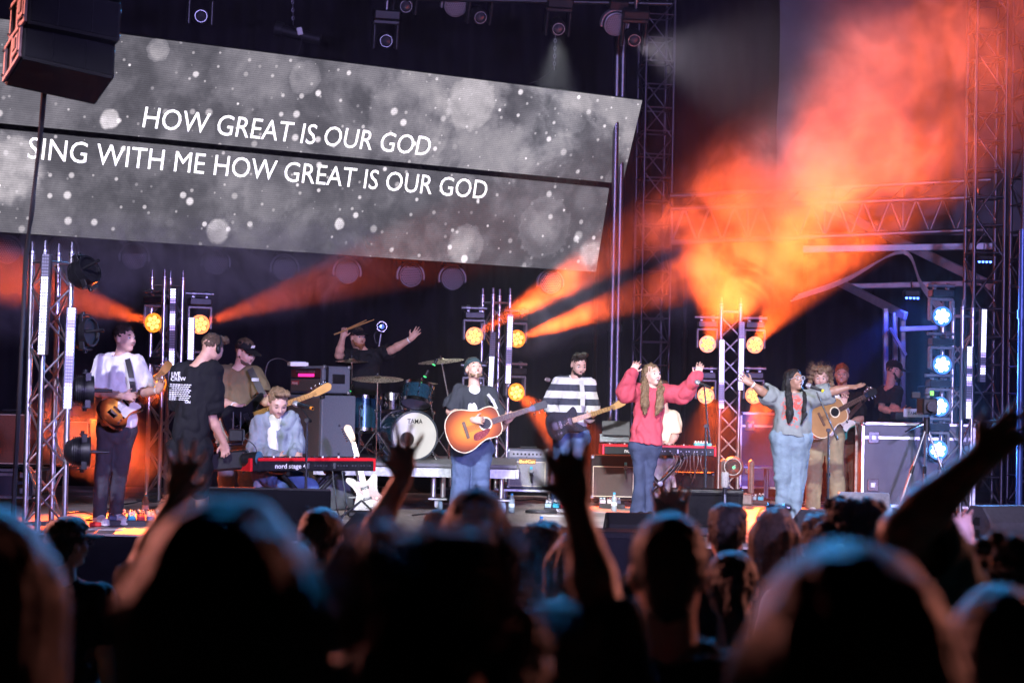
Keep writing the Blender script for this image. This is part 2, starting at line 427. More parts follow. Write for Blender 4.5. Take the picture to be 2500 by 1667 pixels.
for i in range(nx):
    for k in range(nz): q = i*(nz+1)+k; fs.append((q, q+nz+1, q+nz+2, q+1))
tag(mesh('canvas_wall', vs, fs, CANVAS, None, True), 'wrinkled grey canvas sheet hanging above the horizontal roof truss', 'canvas sheet')
# ================================================================== trusses
def lattice(root, base, H, wd, yaw, r, rb, step, mat, faces=4, rungs=True):
    base = V(base); cs = []
    for sx, sy in ((-1,-1),(1,-1),(1,1),(-1,1)):
        q = Matrix.Rotation(yaw, 3, 'Z') @ V((sx*wd/2, sy*wd/2, 0)); cs.append(base+q)
    for c in cs: bar('chord', c, c+V((0,0,H)), r, mat, root, 14)
    nst = int(H/step)
    for fi in range(4):
        a, b = cs[fi], cs[(fi+1)%4]
        for k in range(nst):
            z0, z1 = .06+k*step, .06+(k+1)*step
            if z1 > H-.04: break
            p, q = (a, b) if (k+fi) % 2 else (b, a)
            bar('brace', p+V((0,0,z0)), q+V((0,0,z1)), rb, mat, root, 8)
        for z in ([.06, H-.1] if rungs is True else [.06+k*rungs for k in range(int((H-.1)/rungs)+1)]):
            bar('rung', a+V((0,0,z)), b+V((0,0,z)), rb, mat, root, 8)
    return cs
def tower(px, py, top_py, yaw, label, Y=None):
    base = floor(px, py) if Y is None else V((at(px, 900, Y).x, Y, DECK))
    root = thing('truss_tower', label, 'truss tower', base, 'square aluminium towers standing on the stage')
    H = at(px, top_py, base.y).z - DECK
    cs = lattice(root, (0,0,.02), H-.06, .245, yaw, .025, .011, .25, ALU)
    MB().box((0,0,.01), (.42,.42,.02), Matrix.Rotation(yaw, 3, 'Z'), .004).build('base_plate', DALU, root, local=True)
    for c in cs:
        t = MB(); t.cyl(c+V((0,0,H-.06)), c+V((0,0,H+.02)), .018, .014, 10); t.build('spigot', STEEL, root, local=True)
        t = MB(); t.cyl(c+V((0,0,H-.09)), c+V((0,0,H-.075)), .0265, n=12); t.build('collar', DALU, root, local=True)
    return root, base, H
T = []
T.append(tower(108, 1300, 602, R(39), 'truss tower with two light strips and four unlit black spotlights by the curtain'))
T.append(tower(395, 1223, 668, R(44), 'truss tower between the white shirted guitarist and the camera operator'))
T.append(tower(1208, 0, 712, R(32), 'truss tower rising behind the drum riser and beanie wearing singer', 24.6))
T.append(tower(1782, 0, 735, R(-6), 'truss tower in orange smoke between the two women singing', 25.6))
T.append(tower(2337, 0, 742, R(50), 'truss tower carrying blue-white lamps beside the tall lattice mast', 22.6))
# tall roof masts
DSTEEL = M('dark_truss_steel', (.11,.105,.13), .45, 1, .3, 12)
def mast(name, px, Y, wd, H, yaw, label, mat=DSTEEL, r=.024, step=.5, rungs=.34):
    b = at(px, 900, Y); root = thing(name, label, 'lattice mast', (b.x, Y, DECK if Y > 17 else 0))
    lattice(root, (0,0,0), H, wd, yaw, r, r*.55, step, mat, rungs=rungs)
    MB().box((0,0,.015), (wd+.25, wd+.25, .03), None, .005).build('base_plate', mat, root, local=True)
    return root
mast('lattice_mast', 2400, 24.3, .37, 10, R(4), 'tall square lattice mast rising behind the tower of blue-white lamps')
mast('lattice_mast', 2515, 25.0, .40, 10, R(8), 'lattice mast at the stage corner behind the upright blue pole')
mast('lattice_mast', 1588, 29.0, .42, 10, R(12), 'dim lattice mast behind the upper end of the video screens', DSTEEL, .02)
# round steel poles behind the screen
def pole(pts, r, mat, label, name='steel_pole', cat='pole', group=None):
    o = thing(name, label, cat, pts[0], group); bar('shaft', pts[0], pts[1], r, mat, o, 14, local=False)
    d = (V(pts[1])-V(pts[0])).normalized()
    bar('foot', V(pts[0]), V(pts[0])+d*.05, r*1.8, mat, o, 14, local=False); bar('coupler', V(pts[0])+d*2.2, V(pts[0])+d*2.3, r*1.35, mat, o, 14, local=False)
    return o
for px, Yp, la in ((1492, 27.6, 'slender steel pole beside the video screen ends'), (1506, 27.9, 'thicker steel pole directly behind the video screen ends')):
    p = at(px, 900, Yp); pole([(p.x, Yp, DECK), (p.x, Yp, at(px, 85, Yp).z)], .045, DALU, la)
for px, la in ((1452, 'thin dark upright pipe behind the striped guitarist'), (1670, 'thin dark upright pipe left of the smoky truss tower')):
    p = at(px, 900, 29.5); pole([(p.x, 29.5, DECK), (p.x, 29.5, at(px, 640, 29.5).z)], .03, BMET, la)
bp = at(2492, 900, 21.5); BLUEP = M('blue_painted_and_lit_steel', (.08,.13,.3), .4, .5, .2, 20)
pole([(bp.x, 21.5, DECK), (bp.x, 21.5, at(2492, 560, 21.5).z)], .035, BLUEP, 'upright blue painted pole at the stage corner')
# horizontal roof truss
hr = thing('roof_truss', 'long horizontal triangular truss crossing behind the smoke to the lattice mast', 'truss', at(2000, 560, 27))
YA, YB = 27.6, 26.6
def hz(px, py): t = (px-1640)/760; return at(px, py, YA+(YB-YA)*t)
A0, A1 = hz(1640, 510), hz(2400, 481); B0, B1 = hz(1640, 592), hz(2400, 561); Cc = V((0, .45, .28)); C0, C1 = hz(1640, 503)+Cc*.6, hz(2430, 464)+Cc*.6
bar('chord', A0, A1, .036, STEEL, hr, 14, False); bar('chord', B0, B1, .036, STEEL, hr, 14, False); bar('chord', C0, C1, .034, STEEL, hr, 14, False)
N = 12
for i in range(N):
    t0, t1, tm = i/N, (i+1)/N, (i+.5)/N
    if i % 3 == 0: bar('upright', A0.lerp(A1, t0), B0.lerp(B1, t0), .018, STEEL, hr, 8, False)
    bar('brace', B0.lerp(B1, t0), A0.lerp(A1, tm), .018, STEEL, hr, 8, False); bar('brace', A0.lerp(A1, tm), B0.lerp(B1, t1), .018, STEEL, hr, 8, False)
    bar('brace', A0.lerp(A1, tm), C0.lerp(C1, t1), .015, STEEL, hr, 8, False)
for px in (2032, 2204, 2388): q = hz(px, 482); MB().tube([q+V((0,0,.12)), q-V((0,0,.02))], .03).build('clamp', CHROME, hr)
# marquee frame at the back right
TENT = M('tent_frame_aluminium', (.28,.3,.36), .45, .5, .15, 10)
tf = thing('marquee_frame', 'grey aluminium marquee frame of beams and sloping rafters behind the mast', 'tent frame', at(2200, 900, 28.5))
def beam(a, b, wd, hh, nm='beam'):
    x, y, z = frame(a, b); q = Matrix((x, y, z)).transposed(); c = (V(a)+V(b))/2
    t = MB(); t.box(c, (wd, hh, (V(b)-V(a)).length), q, .01); return t.build(nm, TENT, tf)
beam(at(1960, 609, 28.2), at(2424, 601, 27.6), .06, .10); beam(at(2075, 699, 28.2), at(2410, 691, 27.6), .06, .08)
beam(at(2010, 500, 28.8), at(2425, 700, 27.2), .06, .13, 'rafter'); beam(at(2050, 690, 28.4), at(2212, 772, 27.0), .06, .11, 'rafter')
for px, y0, y1 in ((2162, 752, 885), (2185, 762, 885), (2204, 772, 885)):
    beam(at(px, y1+130, 27.2), at(px, y0, 27.2), .07, .07, 'leg')
beam(at(2172, 800, 27.1), at(2212, 868, 27.1), .05, .05, 'brace'); beam(at(2196, 804, 27.1), at(2290, 800, 27.1), .05, .07, 'beam')
for px, py in ((2225, 616),):
    MB().box(at(px, py-9, 28.1), (.16,.02,.06)).build('tag', M('green_tag', (.05,.5,.35), .5), tf)
# hanging cables
for k in range(4):
    o = MB().tube(smooth_path([at(1930+6*k, 735-5*k, 27), at(2060, 690-3*k, 27), at(2204, 612+2*k, 27.3), at(2250, 690+4*k, 27), at(2320-8*k, 765, 26.6)], 6), .012, 6).build('hanging_cable', M('grey_cable', (.3,.3,.32), .5), smooth=True)
    tag(o, 'grey cable looped over the marquee beam, one of a bundle', 'cable', 'cables looped over the marquee beam')
# ================================================================== video screens
def screen(bl0, bD0, br, brD, tr, left, label, words, wl, seed):
    P0 = at(*bl0, bD0); BR = at(*br, brD); P0.z = BR.z = (P0.z+BR.z)/2
    t = (BR-P0).normalized(); d = ray(*tr); k = (BR-CAM).dot(t)/d.dot(t); TR = CAM+d*k; up = (TR-BR); Hh = up.length; up.normalize()
    BL = P0 - t*left; nn = t.cross(up).normalized(); L = (BR-BL).length
    root = thing('video_screen', label, 'video screen', BL)
    me = bpy.data.meshes.new('screen_face'); o = ORG[root]; pts = [BL, BR, BR+up*Hh, BL+up*Hh]
    me.from_pydata([tuple(p-o+nn*.001) for p in pts], [], [(0,1,2,3)])
    uv = me.uv_layers.new(name='UVMap'); co = [(0,0),(L,0),(L,Hh),(0,Hh)]
    for i, q in enumerate(co): uv.data[i].uv = q
    m = bpy.data.materials.new('led_picture'); m.use_nodes = True; n = m.node_tree.nodes; l = m.node_tree.links; n.clear()
    out = n.new('ShaderNodeOutputMaterial'); em = n.new('ShaderNodeEmission'); l.new(em.outputs[0], out.inputs[0])
    tc = n.new('ShaderNodeTexCoord'); U = tc.outputs['UV']
    def noise(scale, det=5, rough=.55, dist=0, off=0):
        mp = n.new('ShaderNodeMapping'); mp.inputs['Location'].default_value = (off+seed*13, off, seed); l.new(U, mp.inputs[0])
        x = n.new('ShaderNodeTexNoise'); x.inputs['Scale'].default_value = scale; x.inputs['Detail'].default_value = det; x.inputs['Roughness'].default_value = rough; x.inputs['Distortion'].default_value = dist
        l.new(mp.outputs[0], x.inputs['Vector']); return x.outputs[0]
    def mr(x, a, b_, c, d_, sm=True):
        q = n.new('ShaderNodeMapRange'); q.interpolation_type = 'SMOOTHSTEP' if sm else 'LINEAR'; l.new(x, q.inputs[0])
        for i, vv in enumerate((a, b_, c, d_)): q.inputs[i+1].default_value = vv
        return q.outputs[0]
    def op(o_, a, b_):
        q = n.new('ShaderNodeMath'); q.operation = o_
        for i, vv in enumerate((a, b_)):
            if isinstance(vv, (int, float)): q.inputs[i].default_value = vv
            else: l.new(vv, q.inputs[i])
        return q.outputs[0]
    cloud = mr(noise(.62, 9, .62, .35), .45, .58, .0, .30); cl2 = mr(noise(2.2, 6, .65, .2, 5), .4, .7, 0, .10)
    sp = n.new('ShaderNodeSeparateXYZ'); l.new(U, sp.inputs[0]); side = mr(sp.outputs[0], L*.42, L*.95, .25, 1.0)
    val = op('ADD', op('ADD', op('MULTIPLY', cloud, side), cl2), .125)
    def dots(scale, keep, rad, amp, off):
        mp = n.new('ShaderNodeMapping'); mp.inputs['Location'].default_value = (off+seed, off*.7, 0); l.new(U, mp.inputs[0])
        vo = n.new('ShaderNodeTexVoronoi'); vo.voronoi_dimensions = '2D'; vo.inputs['Scale'].default_value = scale; l.new(mp.outputs[0], vo.inputs['Vector'])
        sx = n.new('ShaderNodeSeparateColor'); l.new(vo.outputs['Color'], sx.inputs[0])
        k_ = op('MULTIPLY', op('GREATER_THAN', sx.outputs[0], keep), op('ADD', op('MULTIPLY', sx.outputs[1], .9), .1))
        rr = op('MULTIPLY', sx.outputs[2], rad); rr = op('ADD', rr, rad*.3)
        return op('MULTIPLY', op('MULTIPLY', mr(op('DIVIDE', vo.outputs['Distance'], rr), 1.0, .45, 0, 1), k_), amp)
    val = op('ADD', val, dots(3.4, .62, .17, .95, 1.3)); val = op('ADD', val, dots(5.5, .6, .13, .5, 7.7)); val = op('ADD', val, dots(1.5, .55, .3, .10, 3.1))
    for (px, py, rpx, amp, soft) in words[1]:
        d = ray(px, py); q = CAM+d*((BL-CAM).dot(nn)/d.dot(nn)); uvp = ((q-BL).dot(t), (q-BL).dot(up), 0); rad = rpx/F*q.y*1.12
        vd = n.new('ShaderNodeVectorMath'); vd.operation = 'DISTANCE'; l.new(U, vd.inputs[0]); vd.inputs[1].default_value = uvp
        wob = op('ADD', vd.outputs['Value'], op('MULTIPLY', op('SUBTRACT', noise(9, 3), .5), rad*.5))
        disc = mr(wob, rad, rad*soft, 0, amp)
        if amp < .4:
            rim = op('MULTIPLY', mr(wob, rad*1.02, rad*.92, 0, amp*.4), mr(wob, rad*.7, rad*.95, 0, 1)); disc = op('ADD', disc, rim)
        val = op('ADD', val, op('MULTIPLY', disc, mr(noise(5, 5, .6, 0, 9), .3, .65, .6, 1.1)))
    # LED lines
    wv = n.new('ShaderNodeTexWave'); wv.bands_direction = 'Y'; wv.inputs['Scale'].default_value = 12; l.new(U, wv.inputs['Vector'])
    val = op('MULTIPLY', val, mr(wv.outputs[0], 0, 1, .86, 1.1, False))
    tint = n.new('ShaderNodeValToRGB'); e = tint.color_ramp.elements; e[0].position = 0; e[0].color = (.82,.79,1,1); e[1].position = .5; e[1].color = (.98,.90,.98,1)
    l.new(val, tint.inputs[0]); l.new(tint.outputs[0], em.inputs[0]); l.new(val, em.inputs[1])
    face = link('screen_face', me, root, m); m.cycles.emission_sampling = 'FRONT'
    fr = MB()
    cs = [BL, BR, BR+up*Hh, BL+up*Hh]; back = [c-nn*.09 for c in cs]
    fr.add(cs+back, [(3,2,1,0)][:0]+[(4,5,1,0),(5,6,2,1),(6,7,3,2),(7,4,0,3),(7,6,5,4)]); fr.build('housing', BMET, root)
    LW = M('led_lettering', (.9,.9,.9), .5, 0, 0, emis=(1,.985,.93), es=1.7)
    (x0, y0), (x1, y1), cap_px, s = words[0]
    def on(px, py): d = ray(px, py); return CAM+d*((BL-CAM).dot(nn)/d.dot(nn))
    a, b_ = on(x0, y0), on(x1, y1); mid = (a+b_)/2
    v0 = (a-BL).dot(up); v1 = (b_-BL).dot(up); hcap = cap_px/F*mid.y*1.06
    text_mesh('lettering', s, BL + t*((a-BL).dot(t)*.5+(b_-BL).dot(t)*.5) + up*((v0+v1)/2), t, up, hcap, LW, face, .006, width=(b_-a).dot(t), bold=.0)
    global SCR; SCR = (t, nn)
    return root
screen((0,304), 23.0, (1519.6,446.4), 28.0, (1568,245.5), 2.2, 'upper video screen showing HOW GREAT IS OUR GOD over grey space clouds',
  (((347,309),(1046,382), 47, 'HOW GREAT IS OUR GOD'), [(267,292,26,.7,.7),(386,122,28,.3,.6),(1150,252,64,.22,.75),(745,190,40,.16,.7),(1000,280,110,.10,.8),(1390,270,60,.18,.2),(600,180,90,.06,.7),(478,182,9,.8,.5),(777,228,9,.9,.5),(963,272,11,.9,.5)]), 0, 0)
screen((0,569), 22.8, (1455,661.6), 27.6, (1487,460), 2.2, 'lower video screen showing SING WITH ME HOW GREAT IS OUR GOD',
  (((66,389),(1186,484), 46, 'SING WITH ME HOW GREAT IS OUR GOD'), [(20,410,95,.42,.55),(532,564,31,.6,.7),(828,547,15,.9,.6),(1137,600,48,.2,.7),(1330,555,70,.2,.2),(1440,620,36,.4,.5),(660,470,70,.06,.8),(1413,575,13,.5,.4),(1134,632,11,.9,.5),(447,477,9,.8,.5),(610,547,8,.8,.5)]), 0, 3)
# ================================================================== lamps of the rig
AMBER = M('amber_lens', (1,.5,.1), .3, 0, 0, emis=(1,.60,.16), es=1.7); AMBERRING = M('amber_ring', (1,.35,.05), .3, 0, 0, emis=(1,.24,.01), es=1.7)
COOL = M('cool_lens', (.6,.8,1), .3, 0, 0, emis=(.62,.84,1), es=9); COOLRING = M('cool_ring', (.1,.3,.8), .3, 0, 0, emis=(.05,.2,.9), es=1.2)
for m_ in (AMBERRING, COOLRING, AMBER, COOL): m_.cycles.emission_sampling = 'NONE'
def wash_head(name, label, lit):
    """moving wash light hung by clamps; origin at the lens, facing -Y"""
    r = thing(name, label, 'stage light')
    t = MB(); t.lathe([(.0,.20),(.055,.195),(.085,.16),(.10,.09),(.105,.03),(.108,0),(.1,-.004)], (0,0,0), (0,1,0), 28)
    hd = t.build('head', GREYMET, r, True, True)
    MB().lathe([(.108,0),(.108,-.012),(.088,-.012),(.088,.0)], (0,0,0), (0,1,0), 28).build('bezel', lit[1], hd, True, True)
    MB().cyl((0,.004,0), (0,-.002,0), .09, n=28).build('face', lit[2], hd, local=True)
    for k in range(7):
        q = V((0,0,0)) if k == 0 else V((math.cos(k*PI/3+.3), 0, math.sin(k*PI/3+.3)))*.058
        MB().lathe([(.027,-.002),(.026,-.008),(.018,-.013),(.0,-.015)], q, (0,1,0), 14).build('lens', lit[0], hd, True, True)
    y = MB()
    for s in (-1, 1): y.box((s*.125, .05, .07), (.028,.09,.24), None, .008)
    y.box((0,.05,.19), (.27,.09,.03), None, .008); y.build('yoke', GREYMET, r, local=True)
    MB().box((0,.05,.255), (.25,.17,.085), None, .012).build('base', BMET, r, local=True)
    for s in (-1, 1):
        c = MB(); c.lathe([(.034,-.02),(.034,.02),(.022,.02),(.022,-.02),(.034,-.02)], (s*.075,.05,.345), (1,0,0), 12); c.box((s*.075,.05,.305), (.03,.04,.05)); c.build('clamp', DALU, r, True, True)
    bar('arm', (-.16,.05,.345), (.16,.05,.345), .021, DALU, r, 10)
    return r
DIMFACE = M('dark_lens_face', (.02,.02,.02), .3); ORFACE = M('amber_face', (.6,.25,.03), .3, 0, 0, emis=(1,.22,.01), es=.75); BLFACE = M('cool_face', (.03,.08,.2), .3, 0, 0, emis=(.05,.25,.9), es=1.0)
for m_ in (ORFACE, BLFACE): m_.cycles.emission_sampling = 'NONE'
amber0 = wash_head('wash_light', '', (AMBER, AMBERRING, ORFACE)); am_used = []
OR = (1,.115,.014)
def amber(px, py, Y, label, target=None, power=900, size=16, rot=0, tilt=0):
    o = amber0 if not am_used else dup(amber0); am_used.append(o); p = at(px, py, Y); o.location = p; o.rotation_euler = (R(tilt), 0, R(rot)); ORG[o] = p
    tag(o, label, 'stage light', 'amber wash lights on the truss towers')
    if target is not None: s = spot('beam', p+V((0,-.05,0)), target, power, OR, size, .6, .04)
    return o
def reach(o, px, py, Y): return at(px, py, Y)
amber(375, 788, T[1][1].y-.1, 'lit amber wash light beside the head of the white shirted guitarist', at(60, 690, 22.0), 12000, 26, rot=-20)
amber(488, 792, T[1][1].y-.05, 'lit amber wash light above the camera operator', at(760, 700, 22.0), 9500, 20, rot=20)
amber(388, 935, T[1][1].y-.1, 'lit amber wash light behind the fretting hand of the white shirted guitarist', at(262, 1070, 18.9), 9000, 46, rot=-30)
amber(1158, 820, 24.5, 'lit amber wash light above the beanie of the singer', at(1720, 470, 22.6), 13000, 17, rot=10)
amber(1262, 827, 24.5, 'lit amber wash light beside the taller light strip behind the singer', at(1880, 610, 22.4), 11000, 15, rot=20)
amber(1260, 957, 24.5, 'lit amber wash light behind the headstock of the acoustic guitar', at(1420, 1100, 23.4), 3000, 30, rot=25)
amber(1727, 840, 25.5, 'upper lit amber wash light on the side nearer the woman in pink, smoky tower', at(1890, 430, 22.2), 5600, 42)
amber(1843, 842, 25.5, 'upper lit amber wash light on the smoky tower nearer the woman in grey', at(2330, 60, 22.6), 13500, 46)
amber(1723, 965, 25.5, 'lower lit amber wash light behind the microphone of the woman in pink', at(1760, 1080, 24.2), 1500, 44)
amber(1840, 965, 25.5, 'lower lit amber wash light beside the open hand of the woman in grey', at(1890, 1060, 24.4), 2500, 40)
dim0 = wash_head('wash_light', '', (GLASS, BMET, DIMFACE)); dm = []
def dim(px, py, Y, label, rot=0):
    o = dim0 if not dm else dup(dim0); dm.append(o); p = at(px, py, Y); o.location = p; o.rotation_euler = (0,0,R(rot)); tag(o, label, 'stage light', 'unlit wash lights on the truss towers')
dim(1155, 960, 24.5, 'unlit wash light hidden behind the shoulder of the beanie wearing singer'); dim(485, 935, T[1][1].y-.1, 'unlit wash light behind the camera operator')
cool0 = wash_head('wash_light', '', (COOL, COOLRING, BLFACE)); cu_ = []
for px, py, la in ((2300, 772, 'topmost lit blue-white wash light of the column beside the mast'), (2300, 890, 'second highest lit blue-white wash light of the column beside the mast'), (2294, 992, 'lit blue-white wash light above the tripod head'), (2290, 1098, 'lowest lit blue-white wash light beside the flight case')):
    o = cool0 if not cu_ else dup(cool0); cu_.append(o); p = at(px, py, 22.3); o.location = p; o.rotation_euler = (0,0,R(8)); tag(o, la, 'stage light', 'blue-white wash lights in a column')
    spot('beam', p+V((0,-.05,0)), p+V((-.8,-5,-.4)), 260, (.10,.36,1), 140, .8, .05)
# light strips
def strip(px0, py0, px1, py1, Y, label, lo=.0, hi=1.0, gaps=(), col='w', yaw=0):
    b0, b1 = at(px1, py1, Y), at(px0, py0, Y); L = (b1-b0).length; root = thing('light_strip', label, 'light strip', b0, 'upright pixel light strips on the towers')
    u = (b1-b0).normalized(); x = V((math.cos(yaw), math.sin(yaw), 0)); y = u.cross(x).normalized(); x = y.cross(u)
    q = Matrix((x, y, u)).transposed(); f = -y if y.y > 0 else y
    MB().box((b0+b1)/2-f*.03, (.085,.05,L), q, .006).build('housing', M('strip_housing', (.10,.10,.12), .35, .6), root)
    N = int(L/.027); mats_ = (M('strip_cell_lit', (.9,.9,1), .3, 0, 0, emis=(.66,.68,1), es=3.0), M('strip_cell_violet', (.6,.5,.9), .3, 0, 0, emis=(.52,.40,1), es=1.3), M('strip_cell_dim', (.3,.3,.36), .25, 0, 0)); run = None; prev = None
    for mm in mats_: mm.cycles.emission_sampling = 'NONE'
    for i in range(N+1):
        t = (i+.5)/N; on_ = lo <= t <= hi and not any(g0 <= t <= g1 for g0, g1 in gaps)
        half = any(abs(t-g) < .05 for gg in gaps for g in gg); s_ = -1 if i == N else (0 if on_ and not half else (1 if on_ else 2))
        if s_ != prev:
            if run is not None: run.build('pixel_row', mats_[prev], root)
            run = MB(); prev = s_
        if i == N: break
        for k in (-1,0,1):
            c = b0+u*(t*L)+x*(k*.02)+f*.001; h, v_ = .0082, .0095
            run.quad(c-x*h-u*v_, c+x*h-u*v_, c+x*h+u*v_, c-x*h+u*v_)
y0 = T[0][1].y-.30
strip(*cA(225,120), *cA(202,615), y0, 'light strip lit along its lower part on the tower with unlit spotlights, higher one', 0, .76, yaw=R(-8))
strip(*cA(352,383), *cA(330,880), y0, 'light strip with broken pink-violet segments beside the unlit spotlights', 0, 1, ((.26,.5),(.82,.86)), yaw=R(20))
y1 = T[1][1].y-.2
strip(*cA(850,290), *cA(842,668), y1, 'light strip in the middle of the tower behind the camera operator', 0, 1, ((.24,.45),(.72,.82)), yaw=R(-5)); strip(*cA(940,432), *cA(935,640), y1, 'short fully lit strip next to the head of the camera operator', yaw=R(10))
strip(*cC(377,318), *cC(360,665), 24.35, 'light strip on the tower close behind the beanie of the singer', 0, .56, ((.62,.66),), yaw=R(-8)); strip(*cC(481,212), *cC(466,628), 24.35, 'light strip with a dark middle section next to the amber lamps behind the singer', 0, .96, ((.3,.48),), yaw=R(10))
strip(*cD(791,328), *cD(787,752), 25.35, 'light strip on the smoky tower ending in a red segment', 0, 1, ((.12,.34),)); strip(*cD(914,215), *cD(906,638), 25.35, 'brightest light strip on the smoky tower, nearer the woman in grey', 0, .76)
strip(*cE(711,556), *cE(704,835), 22.2, 'light strip standing highest between mast and blue-white lamps', .1, 1, ((.25,.34),), yaw=R(12)); strip(*cE(655,698), *cE(650,975), 22.2, 'lower light strip right beside the blue-white lamps', 0, 1, ((.28,.46),(.62,.68)), yaw=R(12))
# unlit black spotlights at the left tower: can seen from the side
def par_can(name, label):
    r = thing(name, label, 'stage light')
    h = MB(); h.lathe([(.0,.17),(.05,.168),(.09,.14),(.115,.08),(.12,.02),(.125,-.03),(.125,-.05),(.11,-.05),(.108,-.03),(0,-.03)], (0,0,0), (1,0,0), 26)
    hd = h.build('housing', BLACK, r, True, True)
    for k in range(5): MB().lathe([(.122,.02+k*.018),(.128,.02+k*.018),(.128,.027+k*.018),(.121,.027+k*.018)], (0,0,0), (1,0,0), 26).build('fin', BMET, hd, True, True)
    MB().box((.06,-.115,.0), (.028,.012,.045)).build('display', M('blue_display', (.05,.3,.6), .3, 0, 0, emis=(.1,.5,1), es=1.5), hd, local=True)
    y = MB(); y.box((.02,0,.145), (.05,.16,.012), None, .003); y.box((.02,.0,-.145), (.05,.16,.012), None, .003)
    y.box((-.0,.085,0), (.05,.012,.3), None, .003); y.build('yoke', BMET, r, local=True)
    for s in (-1,1): MB().cyl((.02,0,s*.13), (.02,0,s*.175), .018, n=10).build('knob', BLACK, r, True, True)
    bar('arm', (-.2,.05,0), (.0,.085,0), .014, BMET, r, 8)
    return r
p0 = par_can('spotlight', ''); 
for i, ((px, py), rz, ry, la) in enumerate(((cA(425,205), 150, 25, 'topmost unlit black spotlight, tilted upward, on the strip-lit tower'), (cA(425,505), 160, 5, 'second unlit black spotlight down the strip-lit tower'), (cA(430,790), 195, 0, 'unlit black spotlight level with the sunburst guitar'), (cA(415,1090), 190, 0, 'lowest unlit black spotlight in front of the grey speaker cabinet'))):
    o = p0 if i == 0 else dup(p0); o.location = at(px, py, T[0][1].y-.1); o.rotation_euler = (0, R(ry), R(rz)); tag(o, la, 'stage light', 'unlit black spotlights on one tower')
# matrix lamps hanging under the screens
def matrix_lamp(name):
    r = thing(name, '', 'stage light')
    h = MB(); h.lathe([(.0,.22),(.1,.21),(.145,.14),(.155,.04),(.155,0),(.14,-.005)], (0,0,0), (0,1,0), 30); hd = h.build('head', GREYMET, r, True, True)
    MB().cyl((0,.0,0), (0,-.004,0), .142, n=30).build('face', DIMFACE, hd, local=True)
    d = MB(); LENSC = M('clear_lens', (.6,.55,.58), .25, .1, 0)
    for i in range(-5, 6):
        for j in range(-5, 6):
            x, z = (i+.5*(j % 2))*.027, j*.0235
            if x*x+z*z < .127**2: d.ball((x, -.006, z), .0088, 8)
    d = d.build('lens_array', LENSC, hd, True, True); tag(d, kind='stuff')
    y = MB()
    pts = [V((math.cos(a)*.185, .05, math.sin(a)*.185)) for a in [R(-15)+R(210)*k/14 for k in range(15)]]
    for a_, b_ in zip(pts, pts[1:]):
        x, yy, z = frame(a_, b_, V((0,1,0))); y.box((a_+b_)/2, (.028,.07,(b_-a_).length*1.1), Matrix((x,yy,z)).transposed(), .004)
    y.build('yoke', GREYMET, r, local=True); MB().box((0,.05,.26), (.26,.2,.12), None, .015).build('base', BMET, r, local=True)
    return r
mx0 = matrix_lamp('matrix_light')
tS = (28.2-24.6)/1500
for i, (px, py, la) in enumerate(((18, 612, 'at the curtain end'), (155, 610, 'half hidden by the strip-lit tower'), (328, 628, 'above the white shirted guitarist'), (527, 641, 'above the camera operator and bassist'), (695, 655, 'above the amplifier head'), (848, 664, 'above the raised drumsticks'), (1003, 673, 'above the raised open hand of the drummer'), (1105, 680, 'above the crash cymbal'), (1345, 690, 'dim in the orange beam'))):
    o = mx0 if i == 0 else dup(mx0); o.location = at(px, py, 24.6+px*tS); o.rotation_euler = (R(-6), 0, R(12)); tag(o, 'unlit matrix light under the screens, '+la, 'stage light', 'matrix lights hanging under the screens')
# moving heads above the screens
def spot_head(name):
    r = thing(name, '', 'stage light'); h = MB(); h.lathe([(0,.26),(.07,.25),(.105,.18),(.11,.05),(.088,-.02),(.08,-.03),(.072,-.02)], (0,0,0), (0,1,0), 24)
    hd = h.build('head', BLACK, r, True, True); MB().lathe([(.072,-.012),(.06,-.035),(.035,-.05),(0,-.056)], (0,0,0), (0,1,0), 22).build('lens', GLASS, hd, True, True)
    MB().lathe([(.082,-.03),(.082,-.04),(.073,-.04),(.073,-.03)], (0,0,0), (0,1,0), 24).build('lens_ring', DALU, hd, True, True)
    y = MB()
    for s in (-1,1): y.box((s*.15,.1,.05), (.05,.14,.34), None, .02)
    y.box((0,.1,.24), (.35,.16,.06), None, .015); y.build('yoke', BMET, r, local=True)
    MB().box((0,.1,.34), (.34,.28,.12), None, .015).build('base', BLACK, r, local=True)
    bar('clamp', (0,.1,.4), (0,.1,.52), .025, DALU, r, 10)
    return r
sp0 = spot_head('moving_head')
for i, (px, py, tl, la) in enumerate(((490, 40, 0, 'above the clouds over the HOW lettering, lens pointing up'), (990, 15, -20, 'over the middle of the upper screen'), (1172, 42, -25, 'beside the dotted matrix light over the screen'), (942, 100, -15, 'dimly seen and lower than its neighbours over the screen'), (1363, 70, -25, 'with a chain hanging beneath it'), (1548, 97, -30, 'beside the dotted matrix light near the poles'))):
    o = sp0 if i == 0 else dup(sp0); o.location = at(px, py, 26); o.rotation_euler = (R(-tl), 0, R((i*37) % 40-20)); tag(o, 'dark moving head lamp '+la, 'stage light', 'moving head lamps over the screens')
    if i == 0: o.rotation_euler = (R(180), 0, R(10)) if False else (R(10), 0, R(15))
for px, py, la in ((1113, 14, 'over the round crater picture'), (1503, 60, 'above the steel poles')):
    o = dup(mx0); o.location = at(px, py, 26); o.rotation_euler = (R(25), 0, R(15)); tag(o, 'unlit round matrix light over the screens, '+la, 'stage light', 'matrix lights over the screens')
spot('white_beam', at(1548, 110, 25.6), at(2150, 250, 23.2), 800, (.8,.75,.85), 60, 1.0, .08)  # added white light for the upper smoke; the moving head here is dark
spot('white_beam', at(1363, 80, 25.7), at(1345, 330, 24.6), 900, (.8,.9,.9), 34, .9, .08)
